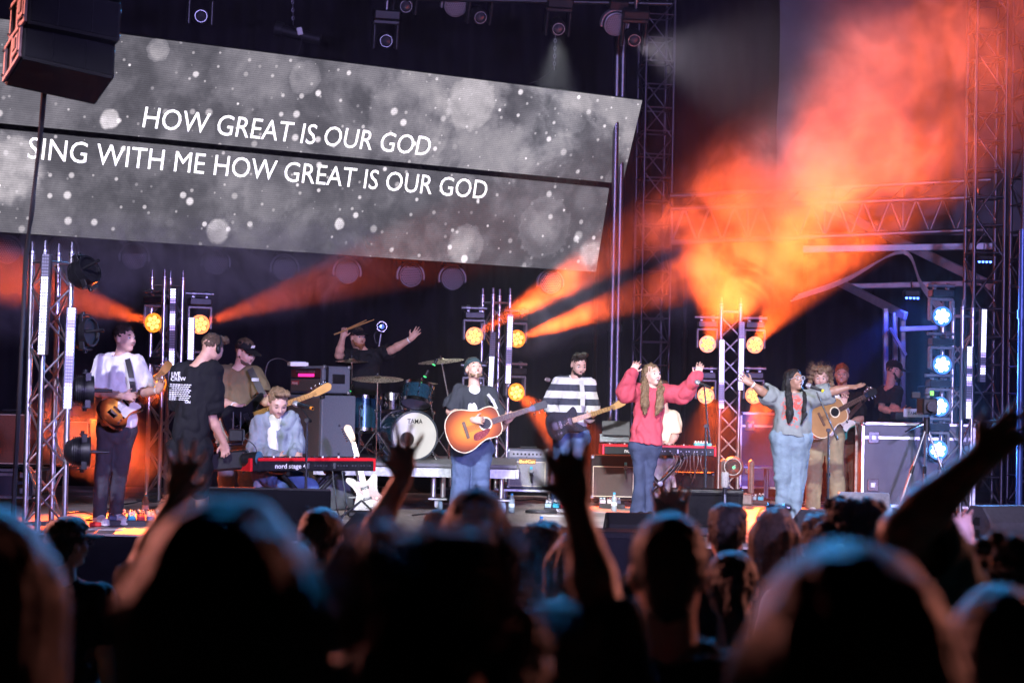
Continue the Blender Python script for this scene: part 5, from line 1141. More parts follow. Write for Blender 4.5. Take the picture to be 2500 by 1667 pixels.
# crowd barrier
for k in range(3):
    x0 = -4.4+k*1.02; c = V((x0+.5, 11.3, 0)); r = thing('crowd_barrier', 'perforated steel crowd barrier panel '+('at the curtain side of the man in the baseball cap', 'right in front of the man in the baseball cap', 'before the low black panel')[k], 'barrier', c, 'crowd barrier panels'); h = 1.12
    for s in (0,1): bar('post', V((x0+s, 11.3, 0)), V((x0+s, 11.3, h)), .024, STEEL, r, 10, False)
    bar('top_rail', V((x0, 11.3, h)), V((x0+1, 11.3, h)), .026, STEEL, r, 10, False); bar('bottom_rail', V((x0, 11.3, .1)), V((x0+1, 11.3, .1)), .02, STEEL, r, 10, False)
    pf = M('perforated_sheet', (.25,.25,.27), .4, .8); n, l, b_ = nodes(pf)
    if 'holes' not in pf:
        pf['holes'] = 1; tc = n.new('ShaderNodeTexCoord'); vo = n.new('ShaderNodeTexVoronoi'); vo.inputs['Scale'].default_value = 28; vo.inputs['Randomness'].default_value = 0; th2 = n.new('ShaderNodeMath'); th2.operation = 'GREATER_THAN'; th2.inputs[1].default_value = .33; l.new(tc.outputs['Object'], vo.inputs['Vector']); l.new(vo.outputs['Distance'], th2.inputs[0]); l.new(th2.outputs[0], b_.inputs['Alpha'])
    MB().box((x0+.5, 11.29, .6), (.95,.004,.95)).build('sheet', pf, r); MB().box((x0+.5, 11.0, .03), (1,.9,.012)).build('foot_plate', STEEL, r)
# ================================================================== people
from mathutils.bvhtree import BVHTree
FAIR = M('skin_fair', (.58,.36,.28), .5, 0, .08, 30, .12, 200, spec=.4); RUDDY = M('skin_ruddy', (.52,.29,.21), .5, 0, .1, 30, .12, 200, spec=.4); BROWN = M('skin_brown_and_shaded', (.30,.165,.11), .45, 0, .08, 30, .12, 200, spec=.45)  # brown also stands in for shade on three raised-arm crowd people
LIP = M('lips', (.36,.12,.11), .4, 0, .05); EYE = M('eye_dark', (.02,.015,.012), .15, 0, 0); EYEW = M('eye_white', (.7,.68,.65), .2, 0, 0); TOOTH = M('teeth', (.75,.72,.66), .3, 0, 0)
def hairm(name, col):
    m = M(name, col, .55, 0, .45, 60, 0, spec=.35); n, l, b = nodes(m)
    tc = n.new('ShaderNodeTexCoord'); mp = n.new('ShaderNodeMapping'); mp.inputs['Scale'].default_value = (220,220,18); no = n.new('ShaderNodeTexNoise'); no.inputs['Scale'].default_value = 1; no.inputs['Detail'].default_value = 2
    bp = n.new('ShaderNodeBump'); bp.inputs['Strength'].default_value = .9; bp.inputs['Distance'].default_value = .008
    l.new(tc.outputs['Object'], mp.inputs[0]); l.new(mp.outputs[0], no.inputs['Vector']); l.new(no.outputs[0], bp.inputs['Height']); l.new(bp.outputs[0], b.inputs['Normal']); return m
DARKH = hairm('hair_dark', (.025,.017,.012)); BROWNH = hairm('hair_brown', (.075,.045,.028)); LBROWN = hairm('hair_light_brown', (.20,.13,.075)); BLOND = hairm('hair_blond', (.34,.23,.12)); GINGER = hairm('hair_ginger', (.24,.085,.03)); BLACKH = hairm('hair_black', (.012,.011,.012))
def crease(m, sc_, dist):
    n, l, b = nodes(m); old = b.inputs['Normal'].links[0].from_node; tc = n.new('ShaderNodeTexCoord'); mp = n.new('ShaderNodeMapping'); mp.inputs['Scale'].default_value = (1,1,.62); mp.inputs['Rotation'].default_value = (.3,.5,0)
    no = n.new('ShaderNodeTexNoise'); no.noise_type = 'RIDGED_MULTIFRACTAL'; no.inputs['Scale'].default_value = sc_; no.inputs['Detail'].default_value = 2.5; no.inputs['Distortion'].default_value = .5; no.inputs['Lacunarity'].default_value = 2.2
    bp = n.new('ShaderNodeBump'); bp.inputs['Strength'].default_value = .75; bp.inputs['Distance'].default_value = dist
    l.new(tc.outputs['Object'], mp.inputs[0]); l.new(mp.outputs[0], no.inputs['Vector']); l.new(no.outputs[0], bp.inputs['Height']); l.new(bp.outputs[0], old.inputs['Normal']); return m
def cloth(name, col, rough=.85, var=.1, sc_=9, bump=.35): return MATS[name] if name in MATS else crease(M(name, col, rough, 0, var, sc_, bump, 55, spec=.25), 6.5, .016)
def denim(name, col): return MATS[name] if name in MATS else crease(M(name, col, .85, 0, .3, 6, .4, 60, spec=.2), 8, .014)
def head_mat(hc, yaw, pitch, roll): 
    return Matrix.Rotation(R(yaw), 3, 'Z') @ Matrix.Rotation(PI, 3, 'Z') @ Matrix.Rotation(R(pitch), 3, 'X') @ Matrix.Rotation(R(roll), 3, 'Y')
def hand(s, w, tip, n, thumb, curl=.35, spread=.12, k=1.0, r=.0090):
    d = (tip-w).normalized(); n = (n-d*n.dot(d)).normalized(); t = n.cross(d).normalized()
    if t.dot(thumb) < 0: t = -t
    s.rc(w-d*.01, w+d*.035*k, .027*k, .032*k, .012, (n, .62)); s.rc(w+d*.03*k-t*.012*k, w+d*.075*k-t*.016*k, .026*k, .022*k, .012, (n,.6)); s.rc(w+d*.03*k+t*.012*k, w+d*.078*k+t*.018*k, .026*k, .022*k, .012, (n,.6))
    for i, L in enumerate((.072, .082, .076, .06)):
        o = (1.5-i)*.0205*k; sp = (1.5-i)*spread; b = w+d*(.088-.006*abs(i-1.2))*k+t*o
        d1 = (d*math.cos(sp)+t*math.sin(sp)); a1 = curl*.9; a2 = curl*2.3; e1 = (d1*math.cos(a1)+n*math.sin(a1)); e2 = (d1*math.cos(a2)+n*math.sin(a2))
        m = b+e1*L*.5*k; s.rc(b-d1*.015, m, r*1.05*k, r*k, .004); s.rc(m, m+e2*L*.55*k, r*k, r*.82*k, .004)
    b = w+d*.022*k+t*.026*k; d1 = (t*.75+d*.62+n*.25*curl).normalized(); m = b+d1*.04*k; s.rc(b, m, r*1.35*k, r*1.1*k, .008); s.rc(m, m+(d1*.6+d*.6+n*.5*curl).normalized()*.034*k, r*1.1*k, r*.85*k, .004)
def put_head(s, hc, Rm, hs=1.0, jaw=1.0):
    P = lambda x, y, z: hc+Rm@V((x, y, z))*hs; rr = lambda *a: np.array(a)*hs
    s.el(P(0,-.012,.035), rr(.076,.097,.088), Rm, .02); s.rc(P(0,.035,-.01), P(0,.052,-.082), .062*hs, .03*hs*jaw, .03); s.rc(P(-.035,.02,-.05), P(.035,.02,-.05), .034*hs*jaw, None, .03)
    s.rc(P(-.03,.076,.028), P(.03,.076,.028), .017*hs, None, .018); s.rc(P(0,.086,.016), P(0,.108,-.02), .009*hs, .0135*hs, .012); s.rc(P(-.012,.096,-.026), P(.012,.096,-.026), .009*hs, None, .01)
    for q in (-1,1):
        s.el(P(q*.033,.092,.008), rr(.017,.012,.011), Rm, .012, sub=True); s.rc(P(q*.04,.066,-.022), P(q*.03,.07,-.04), .022*hs, .018*hs, .025)
        s.el(P(q*.079,-.008,-.004), rr(.010,.02,.031), Rm, .008)
    s.rc(P(-.017,.083,-.053), P(.017,.083,-.053), .0095*hs, None, .008); s.rc(P(0,.076,-.083), P(0,.076,-.083), .018*hs, None, .02)
    return P
def disp_hair(amp, f, seed=0):
    return lambda P: amp*(vnoise(P*f, seed)+.7*vnoise(P*f*2.1, seed+3)+.5*vnoise(P*f*4.3, seed+4))*1.6
def person(label, Y, c, J, skin=FAIR, yaw=0, pitch=0, roll=0, g=1.0, top=None, bottom=None, hair=None, shoes=None, tdir=0, hs=1.0, h=.0095, hands=(.35,.35), spread=(.1,.1), curly=None, beard=None, hat=None, mouth=0, seed=0, eyes='open', fz=None, extra_hair=None, sunk=None, name='person', jaw=1.0, palm=(None,None), cat='person', group=None):
    p = {}
    for k, v in J.items():
        if isinstance(v, Vector): p[k] = v; continue
        q = c(v[0], v[1]); p[k] = at(q[0], q[1], Y+(v[2] if len(v) > 2 else 0))
    base = (p['al']+p['ar'])/2; base = V((base.x, base.y, DECK if fz is None else fz))
    root = thing(name, label, cat, base, group)
    sl, sr, pl, pr = p['sl'], p['sr'], p['pl'], p['pr']; S, P_ = (sl+sr)/2, (pl+pr)/2; up = (S-P_).normalized(); lat = (sr-sl).normalized(); n = lat.cross(up).normalized(); lat = up.cross(n)
    hc = p['hd']; Rm = head_mat(hc, yaw, pitch, roll)
    # ---------------- body, one skin
    b = Sdf(h); Hp = put_head(b, hc, Rm, hs, jaw)
    b.rc(Hp(0,-.025,-.05), S+up*.01-n*.01, .052*g, .062*g, .03); hw0 = (sr-sl).length/2; b.rc(S-up*.1, P_, min(.13*g, hw0-.03), min(.12*g, hw0-.03), .05, (n,.66)); b.rc(sl, sr, .05*g, None, .05)
    for i, q in enumerate('lr'):
        s_, e_, w_, f_ = p['s'+q], p['e'+q], p['w'+q], p['f'+q]
        b.rc(s_, e_, .048*g, .041*g, .025); b.rc(e_, e_.lerp(w_, .3), .041*g, .043*g, .02); b.rc(e_.lerp(w_, .3), w_, .043*g, .0275*g, .02)
        pn = palm[i] if palm[i] is not None else n; hand(b, w_, f_, V(pn), (lat if q == 'l' else -lat) if 'thumb'+q not in J else p['thumb'+q]-w_, hands[i], spread[i], .96+.04*g)
        lk = .8 if bottom and bottom.get('len', 1) >= 1 else 1.0; b.rc(p['p'+q], p['k'+q], .08*g*lk, .052*lk, .04); b.rc(p['k'+q], p['a'+q], .05*lk, .034*lk, .03)
        if shoes is None: b.rc(p['a'+q]-V((0,0,.03)), p['a'+q]-V((0,.12,.05)), .035, .03, .02)
    body = b.mesh('body', skin, root)
    # ---------------- face
    for q in (-1, 1):
        if eyes == 'open':
            t = MB(); t.ball(Hp(q*.032,.0835,.009), .0115*hs, 10); e = t.build('eye', EYEW, body, True); t = MB(); t.ball(Hp(q*.032,.0905,.009), .0085*hs, 8); t.build('iris', EYE, e, True) if False else t.build('iris', EYE, body, True)
        else: MB().tube([Hp(q*.022,.0855,.006), Hp(q*.032,.088,.003), Hp(q*.042,.083,.006)], .004*hs, 6).build('eyelash', EYE, body, True)
        hm = (hair or (None, DARKH))[1] if hair else DARKH
        MB().tube([Hp(q*.018,.091,.031), Hp(q*.032,.091,.037), Hp(q*.046,.080,.032)], [.0045*hs,.0065*hs,.004*hs], 6).build('eyebrow', hm, body, True)
    if mouth: MB().ball(Hp(0,.0885,-.054), .016*hs, 10, (1.15,.5,.7*mouth)).build('mouth', M('mouth_dark', (.06,.015,.015), .5, 0, 0), body, True); MB().box(Hp(0,.0955,-.049), (.022*hs,.004*hs,.006*hs), Rm).build('teeth', TOOTH, body)
    else: MB().tube([Hp(-.024,.083,-.053), Hp(0,.0925,-.052), Hp(.024,.083,-.053)], .0055*hs, 6).build('lips', LIP, body, True)
    # ---------------- clothes
    if top:
        tm = top['mat']; lo = top.get('loose', .025); T_ = Sdf(h); a_ = top.get('amp', .009); hem = P_-up*.03 if 'hem' not in top else None
        if hem is None:
            q = c(*top['hem']); hm_ = at(q[0], q[1], P_.y); hem = P_+up*((hm_-P_).dot(up)); 
        bw = top.get('belly', 1.0); hw = (sr-sl).length/2; ra_ = min((.145+lo)*g, hw+.012); rb_ = min((.135+lo)*g*bw, hw+.004*bw+.006); rh_ = min((.14+lo*1.2)*g*bw, hw+.03)
        T_.rc(S-up*.09, P_+up*.12, ra_, rb_, .05, (n,.78)); T_.rc(P_+up*.14, hem, rb_, rh_, .05, (n,.78)); T_.rc(sl, sr, (.055+lo*.6)*g, None, .05); T_.rc(S+up*.015, S-up*.1, .085*g, .12*g, .05, (n,.8))
        for q in 'lr':
            s_, e_, w_ = p['s'+q], p['e'+q], p['w'+q]; sv = top.get('sleeve', 'short')
            if sv == 'short': T_.rc(s_, s_.lerp(e_, .55), (.058+lo*.6)*g, (.056+lo)*g, .018); T_.rc(s_.lerp(e_, .5), s_.lerp(e_, .78), (.056+lo)*g, (.056+lo)*g, .012)
            else: T_.rc(s_, e_, (.056+lo*.7)*g, (.050+lo*.7)*g, .014); T_.rc(e_, e_.lerp(w_, .93), (.052+lo*.8)*g, (.038+lo*.5)*g, .025)
            if sv == 'long': T_.rc(e_.lerp(w_, .86), e_.lerp(w_, .97), (.042+lo*.5)*g, (.036+lo*.3)*g, .008)
        
        if top.get('sleeve', 'short') == 'short':
            for q in 'lr':
                s_, e_ = p['s'+q], p['e'+q]; d_ = (e_-s_).normalized(); m_ = s_.lerp(e_, .74); T_.rc(m_+d_*.085, m_+d_*.10, .088*g, None, .006, sub=True); T_.rc(m_-d_*.03, m_+d_*.08, .05*g, .056*g, .006, sub=True)
        T_.clip(hem, -up); T_.rc(S+up*.04+n*.012, S+up*.2+n*.03, .066*g, .075*g, .012, sub=True)
        shirt = T_.mesh(top.get('name', 'shirt'), tm, root, folds(a_*1.45, top.get('ff', (12,12,8)), seed))
        if 'print' in top: project_text(shirt, top['print'], c, root)
        if 'under' in top:
            U = Sdf(h); fr_ = .72*(.145+lo)*g; fr_ = .78*ra_; U.rc(S+up*.02+n*fr_*.5, S-up*.14+n*(fr_-.035), .062*g, .058*g, .03, (n,.8)); U.rc(S-up*.12+n*(fr_-.03), P_+up*top.get('ulen', .1)+n*(fr_-.03), .05*g, .066*g, .03, (n,.8)); U.mesh('undershirt', top['under'], root, folds(.005, (14,14,9), seed+2))
        if top.get('collar'):
            k = Sdf(h)
            for q in (-1, 1): k.rc(S+up*.075-n*.03+lat*q*.055, S+up*.03+n*.055+lat*q*.05, .018, .02, .01, None); k.rc(S+up*.04+n*.05+lat*q*.05, S-up*.03+n*.10+lat*q*.055, .022, .012, .015, (n,.6))
            k.mesh('collar', top.get('collarmat', tm), shirt)
        if top.get('ribs'):
            for q in 'lr': 
                w_ = p['e'+q].lerp(p['w'+q], .9); d_ = (p['w'+q]-p['e'+q]).normalized(); MB().tube([w_, w_+d_*.05], [.046*g,.042*g], 14).build('cuff', tm, shirt, True)
    if bottom:
        B = Sdf(h); fl = bottom.get('flare', .0); bl = bottom.get('loose', .012); kl = bottom.get('len', 1.0)
        B.rc(pl, pr, (.10+bl)*g, None, .05); B.rc(P_+up*.12, P_-up*.02, (.125+bl)*g, (.125+bl)*g, .05, (n,.8))
        for q in 'lr':
            p_, k_, a__ = p['p'+q], p['k'+q], p['a'+q]; B.rc(p_, k_, (.088+bl)*g, (.062+bl)*g, .03)
            if kl >= 1: B.rc(k_, a__-V((0,0,.02)), (.062+bl)*g, (.05+bl+fl)*g, .02)
            elif kl > .5: B.rc(p_.lerp(k_, .5), k_, (.09+bl)*g, (.085+bl)*g, .03)
        B.clip(P_+up*.125, up)
        if kl >= 1: B.clip(V((0,0,min(p['al'].z, p['ar'].z)-.045)), (0,0,-1)) if not sunk else None
        B.mesh(bottom.get('name', 'trousers'), bottom['mat'], root, folds(bottom.get('amp', .007)*1.5, (12,12,10), seed+9))
        if bottom.get('belt'):
            BL_ = Sdf(h); BL_.rc(P_+up*.095, P_+up*.12, (.132+bl)*g, None, .01, (n,.8)); BL_.clip(P_+up*.128, up); BL_.clip(P_+up*.088, -up); BL_.mesh('belt', bottom['belt'], root)
    if shoes:
        for i, q in enumerate('lr'):
            a = p['a'+q]; td = tdir if not isinstance(tdir, tuple) else tdir[i]; d = V((math.sin(R(td)), -math.cos(R(td)), 0)); z0 = (DECK if fz is None else fz)+.02
            if abs(a.z-z0) > .25: z0 = a.z-.09
            gnd = V((a.x, a.y, z0)); s = Sdf(h); s.rc(gnd-d*.05+V((0,0,.03)), gnd+d*.13+V((0,0,.02)), .042, .04, .03); s.rc(a-V((0,0,.03)), gnd+d*.06+V((0,0,.035)), .045, .035, .03); s.clip(gnd-V((0,0,.012)), (0,0,-1)); sh = s.mesh('shoe', shoes, root)
            s = Sdf(h); s.rc(gnd-d*.05+V((0,0,.0)), gnd+d*.135+V((0,0,.0)), .047, .045, .01, (V((0,0,1)),.42)); s.mesh('sole', M('white_sole', (.7,.69,.66), .6, 0, .05), sh)
    # ---------------- hair, beard, hats
    rr = lambda *a: np.array(a)*hs
    if hair:
        st, hm = hair[:2]; H = Sdf(h*.9)
        if st in ('short', 'quiff', 'fade'):
            zt = .0 if st != 'fade' else .012; H.el(Hp(0,-.016,.044+zt), rr(.080,.100,.090), Rm, .01)
            if st == 'quiff': 
                for k in range(14):
                    a = random.uniform(-1,1); H.el(Hp(.05*a, .02+.055*random.random(), .115+.018*random.random()), rr(.024,.026,.02), Rm, .012)
            H.el(Hp(0,.105,-.005), rr(.085,.075,.085), Rm, .02, sub=True); H.el(Hp(0,.03,-.10), rr(.12,.09,.105), Rm, .02, sub=True)
            H.mesh('hair', hm, body, disp_hair(.010, 55, seed))
        elif st in ('long', 'wavy'):
            L = hair[2]; fs_ = hair[3] if len(hair) > 3 else (1,1); H.el(Hp(0,-.016,.044), rr(.083,.103,.088), Rm, .02)
            for q in (-1,1):
                wq = fs_[0 if q < 0 else 1]; m1 = Hp(-q*.076,-.02,-.03); e1 = S+up*.05+lat*q*.078+n*.085*g; e2 = S-up*(L*.40)+lat*q*(.075+.015*q)+n*(.158*g+.03); e3 = S-up*(L*.66)+lat*q*.06+n*(.165*g+.03)
                if up.dot(V((0,0,1))) < .5: e1 = m1-V((0,0,.1)); e2 = m1-V((0,0,.2)); e3 = m1-V((0,0,.3))
                H.rc(Hp(-q*.062,-.01,.06), m1, .03*hs, .03*hs, .02)
                if wq: H.rc(m1, e1, .03*hs*wq, .040*wq, .015); H.rc(e1, e2, .040*wq, .042*wq, .015); H.rc(e2, e3, .042*wq, .014, .015)
            H.rc(Hp(0,-.06,.03), S-up*.1-n*.13, .075*hs, .09, .04, (n,.7)); H.el(Hp(0,.112,-.035), rr(.069,.088,.125), Rm, .012, sub=True)
            H.mesh('hair', hm, body, (lambda Q: (.012 if st == 'wavy' else .008)*(2*vnoise(Q*np.array([38,38,9]), seed)+1.2*vnoise(Q*np.array([90,90,16]), seed+1))))
            strands(root, body, Hp, hc, hm, 220, L*.75, seed, r=.0014, flare=.035, curl=.004 if st == 'wavy' else 0, thm=1.9)
        elif st == 'curly':
            L = hair[2]; rd = random.Random(seed)
            for k in range(150):
                th, z = rd.uniform(0, 2*PI), rd.uniform(-L, .12); y_ = math.cos(th); 
                if y_ > .25 and z < .085: continue
                w_ = .085+.035*min(1, max(0, (.1-z)/.12)); H.el(Hp(math.sin(th)*w_, -.015+math.cos(th)*(.095 if z > -.02 else .08), z), rr(.022,.022,.026), Rm, .008)
            H.el(Hp(0,-.02,.045), rr(.085,.10,.088), Rm, .02); H.el(Hp(0,.115,-.03), rr(.06,.07,.10), Rm, .01, sub=True); H.mesh('hair', hm, body, disp_hair(.016, 40, seed)); strands(root, body, Hp, hc, hm, 260, .06, seed, r=.0014, flare=.03, curl=.012, down=False, thm=2.0)
    if beard:
        Bd = Sdf(h*.9); full = beard[1]
        for q in (-1,1): Bd.rc(Hp(q*.066,.005,-.02), Hp(q*.045,.045,-.075), .013*hs, .02*hs*full, .015); Bd.rc(Hp(q*.045,.045,-.07), Hp(0,.072,-.09), .018*hs, .022*hs*full, .02); Bd.rc(Hp(q*.024,.086,-.058), Hp(0,.099,-.041), .006*hs, .007*hs, .008)
        Bd.rc(Hp(0,.078,-.085), Hp(0,.07,-.10-.012*full), .017*hs, .02*hs*full, .015); Bd.rc(Hp(-.016,.1,-.054), Hp(.016,.1,-.054), .008*hs, None, .006, sub=True); Bd.mesh('beard', beard[0], body, disp_hair(.006, 70, seed))
    if hat:
        kind, hm = hat[:2]; K = Sdf(h*.85)
        if kind == 'cap':
            K.el(Hp(0,-.016,.058), rr(.086,.106,.078), Rm, .01); K.clip(Hp(0,0,.045), Rm@V((0,.12,-1))); cp = K.mesh('cap', hm, body); t = MB(); vs = []; fs = []
            back = -1 if len(hat) > 2 and hat[2] == 'back' else 1
            for j in range(5):
                for i in range(9):
                    a = -1.15+2.3*i/8; rad = .082+.019*j; vs.append(Hp(math.sin(a)*(.084-.002*j), back*(.012+math.cos(a)*(rad+.012*j)), .052-.006*j+.006*math.cos(a*1.4)))
            m_ = len(vs); vs += [v+Rm@V((0,0,-.005)) for v in vs]; fs = [(j*9+i, j*9+i+1, (j+1)*9+i+1, (j+1)*9+i) for j in range(4) for i in range(8)]; fs += [tuple(q+m_ for q in f)[::-1] for f in fs]
            ed = [i for i in range(9)]+[j*9+8 for j in range(1,5)]+[36+i for i in range(7,-1,-1)]+[j*9 for j in range(3,0,-1)]
            fs += [(ed[i], ed[i-1], ed[i-1]+m_, ed[i]+m_) for i in range(len(ed))]; t.add(vs, fs); t.build('brim', hm, cp, True)
            MB().ball(Hp(0,-.016,.137), .009, 8).build('button', hm, cp, True)
            if len(hat) > 2 and hat[2] == 'patch': MB().box(Hp(.0,.088,.088), (.042,.006,.03), Rm@Matrix.Rotation(R(-22),3,'X'), .002).build('patch', WHITE, cp)
        else:
            K.el(Hp(0,-.016,.056), rr(.086,.108,.088), Rm, .01); K.rc(Hp(-.06,.05,.05), Hp(.06,.05,.05), .02, None, .02); K.clip(Hp(0,0,.036), Rm@V((0,.25,-1))); cp = K.mesh('beanie', hm, body, disp_hair(.003, 80, seed))
    return root, p, body, Hp, n, lat, up
def strands(root, body, Hp, hc, hm, n_, L, seed, wid=.095, r=.0011, flare=.02, curl=0, down=True, thm=PI):
    rd = random.Random(seed); t = MB()
    for k in range(n_):
        th = rd.uniform(-thm, thm); z = rd.uniform(-.01, .11); rad = math.sqrt(max(.02, 1-((z-.035)/.092)**2)); p0 = Hp(math.sin(th)*.08*rad, -.014-math.cos(th)*.1*rad, z)
        out = (p0-hc); out.z *= .5; out.normalize(); pts = [p0]
        m = 5 if L > .1 else 3
        for j in range(1, m+1):
            f = j/m; q = p0+out*(flare*(f**.5)+rd.uniform(-.006,.006))
            if down: q.z = p0.z-(L+(p0.z-hc.z)*.6)*f*rd.uniform(.9,1.05)+.02*math.sin(f*3)
            else: q += out*L*f+V((rd.uniform(-1,1), rd.uniform(-1,1), rd.uniform(-.3,1)))*L*.35*f
            if curl: q += V((math.sin(f*14+k), math.cos(f*12+k), 0))*curl
            pts.append(q)
        t.tube(pts, [r*(1-.6*i/m) for i in range(m+1)], 3, False)
    tag(t.build('stray_hair', hm, body), kind='stuff')
def project_text(target, items, c, root):
    bpy.context.view_layer.update(); me = target.data; o = ORG[root]; bv = BVHTree.FromPolygons([v.co+o for v in me.vertices], [tuple(q.vertices) for q in me.polygons])
    for (kind, a, b_, *rest) in items:
        if kind == 'text':
            Pw = [at(*c(*a), 16), at(*c(*b_), 16)]; hgt = rest[1]/F*16; tmp = text_mesh('lettering', rest[0], (Pw[0]+Pw[1])/2, (Pw[1]-Pw[0]), (0,0,1), hgt, rest[2], target, 0, width=(Pw[1]-Pw[0]).length, bold=.02)
        else:
            t = MB(); nn = 8
            q0, q1 = at(*c(*a), 16), at(*c(*b_), 16); hgt = rest[1]/F*16
            for i in range(nn): t.quad(q0.lerp(q1, i/nn), q0.lerp(q1, (i+.8)/nn), q0.lerp(q1, (i+.8)/nn)+V((0,0,hgt)), q0.lerp(q1, i/nn)+V((0,0,hgt)))
            tmp = t.build('print_line', rest[2], target); tag(tmp, kind='stuff')
        for v in tmp.data.vertices:
            w_ = v.co+o; d = (w_-CAM).normalized(); hit = bv.ray_cast(CAM, d)
            if hit[0] is not None: v.co = hit[0]-d*.006-o
def wristband(p, q, mat, root, body, t=.9, r=.034):
    w_ = p['e'+q].lerp(p['w'+q], t); d = (p['w'+q]-p['e'+q]).normalized(); MB().tube([w_-d*.008, w_+d*.008], r, 14).build('wristband', mat, root, True)
def strap(label, pts, w, mat, n):
    pts = smooth_path(pts, 5); t = MB(); vs = []; fs = []
    for i, q in enumerate(pts):
        d = (pts[min(i+1,len(pts)-1)]-pts[max(i-1,0)]).normalized(); s = d.cross(V(n)).normalized()*w/2; vs += [q-s, q+s, q+s-V(n)*.004, q-s-V(n)*.004]
    for i in range(len(pts)-1):
        for k in range(4): fs.append((i*4+k, i*4+(k+1)%4, (i+1)*4+(k+1)%4, (i+1)*4+k))
    t.add(vs, fs); r = thing('guitar_strap', label, 'guitar strap', pts[-1]); t.build('band', mat, r); MB().box(pts[len(pts)//2]-V(n)*-.004, (w*1.1,.008,.03)).build('buckle', DALU, r); return r
WTEE = cloth('white_cotton', (.74,.74,.74)); BTEE = cloth('black_cotton', (.007,.007,.009)); OLIVE = cloth('olive_cotton', (.13,.10,.055)); GREYT = cloth('dark_grey_trousers', (.05,.05,.06)); KHAKI = cloth('khaki_twill', (.24,.20,.12)); PINK = cloth('coral_fleece', (.42,.06,.085), .9, .08); CHAR = cloth('charcoal_overshirt', (.03,.034,.042)); NAVY = denim('navy_denim', (.035,.045,.085)); BLUEJ = denim('blue_denim', (.09,.15,.30)); LJEAN = denim('washed_denim', (.15,.205,.25)); DJACK = denim('pale_denim_shirt', (.22,.26,.30)); CREAMC = cloth('cream_cotton', (.62,.55,.38)); SNEAK = M('white_sneaker', (.68,.67,.65), .55, 0, .1, 30, .2, 90); BSHOE = M('black_shoe', (.02,.02,.022), .5, 0, .2, 30); TWILL = denim('blue_workwear', (.075,.11,.20)); WORKG = cloth('grey_workwear', (.2,.21,.2))
WB = M('wristband_white', (.75,.75,.72), .6, 0, 0); STRAPM = M('black_strap', (.02,.02,.022), .6, 0, .1)
STRIPE = cloth('striped_rugby', (.74,.74,.72)); n_, l_, b_ = nodes(STRIPE); tc = n_.new('ShaderNodeTexCoord'); wv = n_.new('ShaderNodeTexWave'); wv.bands_direction = 'Z'; wv.inputs['Scale'].default_value = 2.02; wv.inputs['Distortion'].default_value = .6; wv.inputs['Detail'].default_value = 1; wv.inputs['Phase Offset'].default_value = 1.5; rp = n_.new('ShaderNodeValToRGB'); rp.color_ramp.interpolation = 'CONSTANT'; rp.color_ramp.elements[0].color = (.045,.048,.07,1); rp.color_ramp.elements[1].position = .47; rp.color_ramp.elements[1].color = (.55,.55,.55,1); l_.new(tc.outputs['Object'], wv.inputs['Vector']); l_.new(wv.outputs[0], rp.inputs[0]); l_.new(rp.outputs[0], b_.inputs['Base Color'])
GTEE = cloth('sage_grey_cotton', (.19,.215,.21)); n_, l_, b_ = nodes(GTEE); tc = n_.new('ShaderNodeTexCoord'); mp = n_.new('ShaderNodeMapping'); mp.inputs['Location'].default_value = (-.02*7,0,-1.16*5.2); mp.inputs['Scale'].default_value = (7.0,0,5.2); vl = n_.new('ShaderNodeVectorMath'); vl.operation = 'LENGTH'; no = n_.new('ShaderNodeTexNoise'); no.inputs['Scale'].default_value = 16; no.inputs['Distortion'].default_value = 1.6; mr1 = n_.new('ShaderNodeMapRange'); mr1.inputs[1].default_value = 1.0; mr1.inputs[2].default_value = .7; mr2 = n_.new('ShaderNodeMapRange'); mr2.inputs[1].default_value = .5; mr2.inputs[2].default_value = .56; mm = n_.new('ShaderNodeMath'); mm.operation = 'MULTIPLY'; mix = n_.new('ShaderNodeMix'); mix.data_type = 'RGBA'; mix.inputs[7].default_value = (.55,.09,.07,1); src = b_.inputs['Base Color'].links[0].from_socket
for a_, q_ in ((tc.outputs['Object'], mp.inputs[0]), (mp.outputs[0], vl.inputs[0]), (vl.outputs['Value'], mr1.inputs[0]), (tc.outputs['Object'], no.inputs['Vector']), (no.outputs[0], mr2.inputs[0]), (mr1.outputs[0], mm.inputs[0]), (mr2.outputs[0], mm.inputs[1]), (mm.outputs[0], mix.inputs[0]), (src, mix.inputs[6]), (mix.outputs[2], b_.inputs['Base Color'])): l_.new(a_, q_)
# ---- guitarist in the white shirt
r, p, bd, Hp, n, lat, up = person('man in white T-shirt and dark trousers playing a sunburst guitar', 18.0, cA, dict(hd=(612,540), sl=(512,655,.05), sr=(668,655,-.02), el=(482,798,-.02), wl=(608,818,-.3), fl=(680,822,-.32), er=(712,800,-.08), wr=(778,790,-.2), fr=(800,735,-.22), pl=(532,985), pr=(615,985), kl=(506,1170,-.03), kr=(592,1160,.05), al=(488,1392), ar=(568,1380,.12)), FAIR, 58, 2, top=dict(mat=WTEE, loose=.045, hem=(570,968), amp=.011), bottom=dict(mat=GREYT), hair=('fade', DARKH), shoes=SNEAK, tdir=(35,45), hands=(.6,.75), seed=1)
wristband(p, 'r', WB, r, bd); strap('black guitar strap across the white T-shirt', [at(*cA(625,635),17.86), at(*cA(640,700),17.8), at(*cA(650,760),17.78), at(*cA(655,800),17.78)], .05, STRAPM, (0,-1,0))
MB().ball(Hp(-.082,.012,-.004), .011, 8).build('earpiece', BLACK, bd, True)
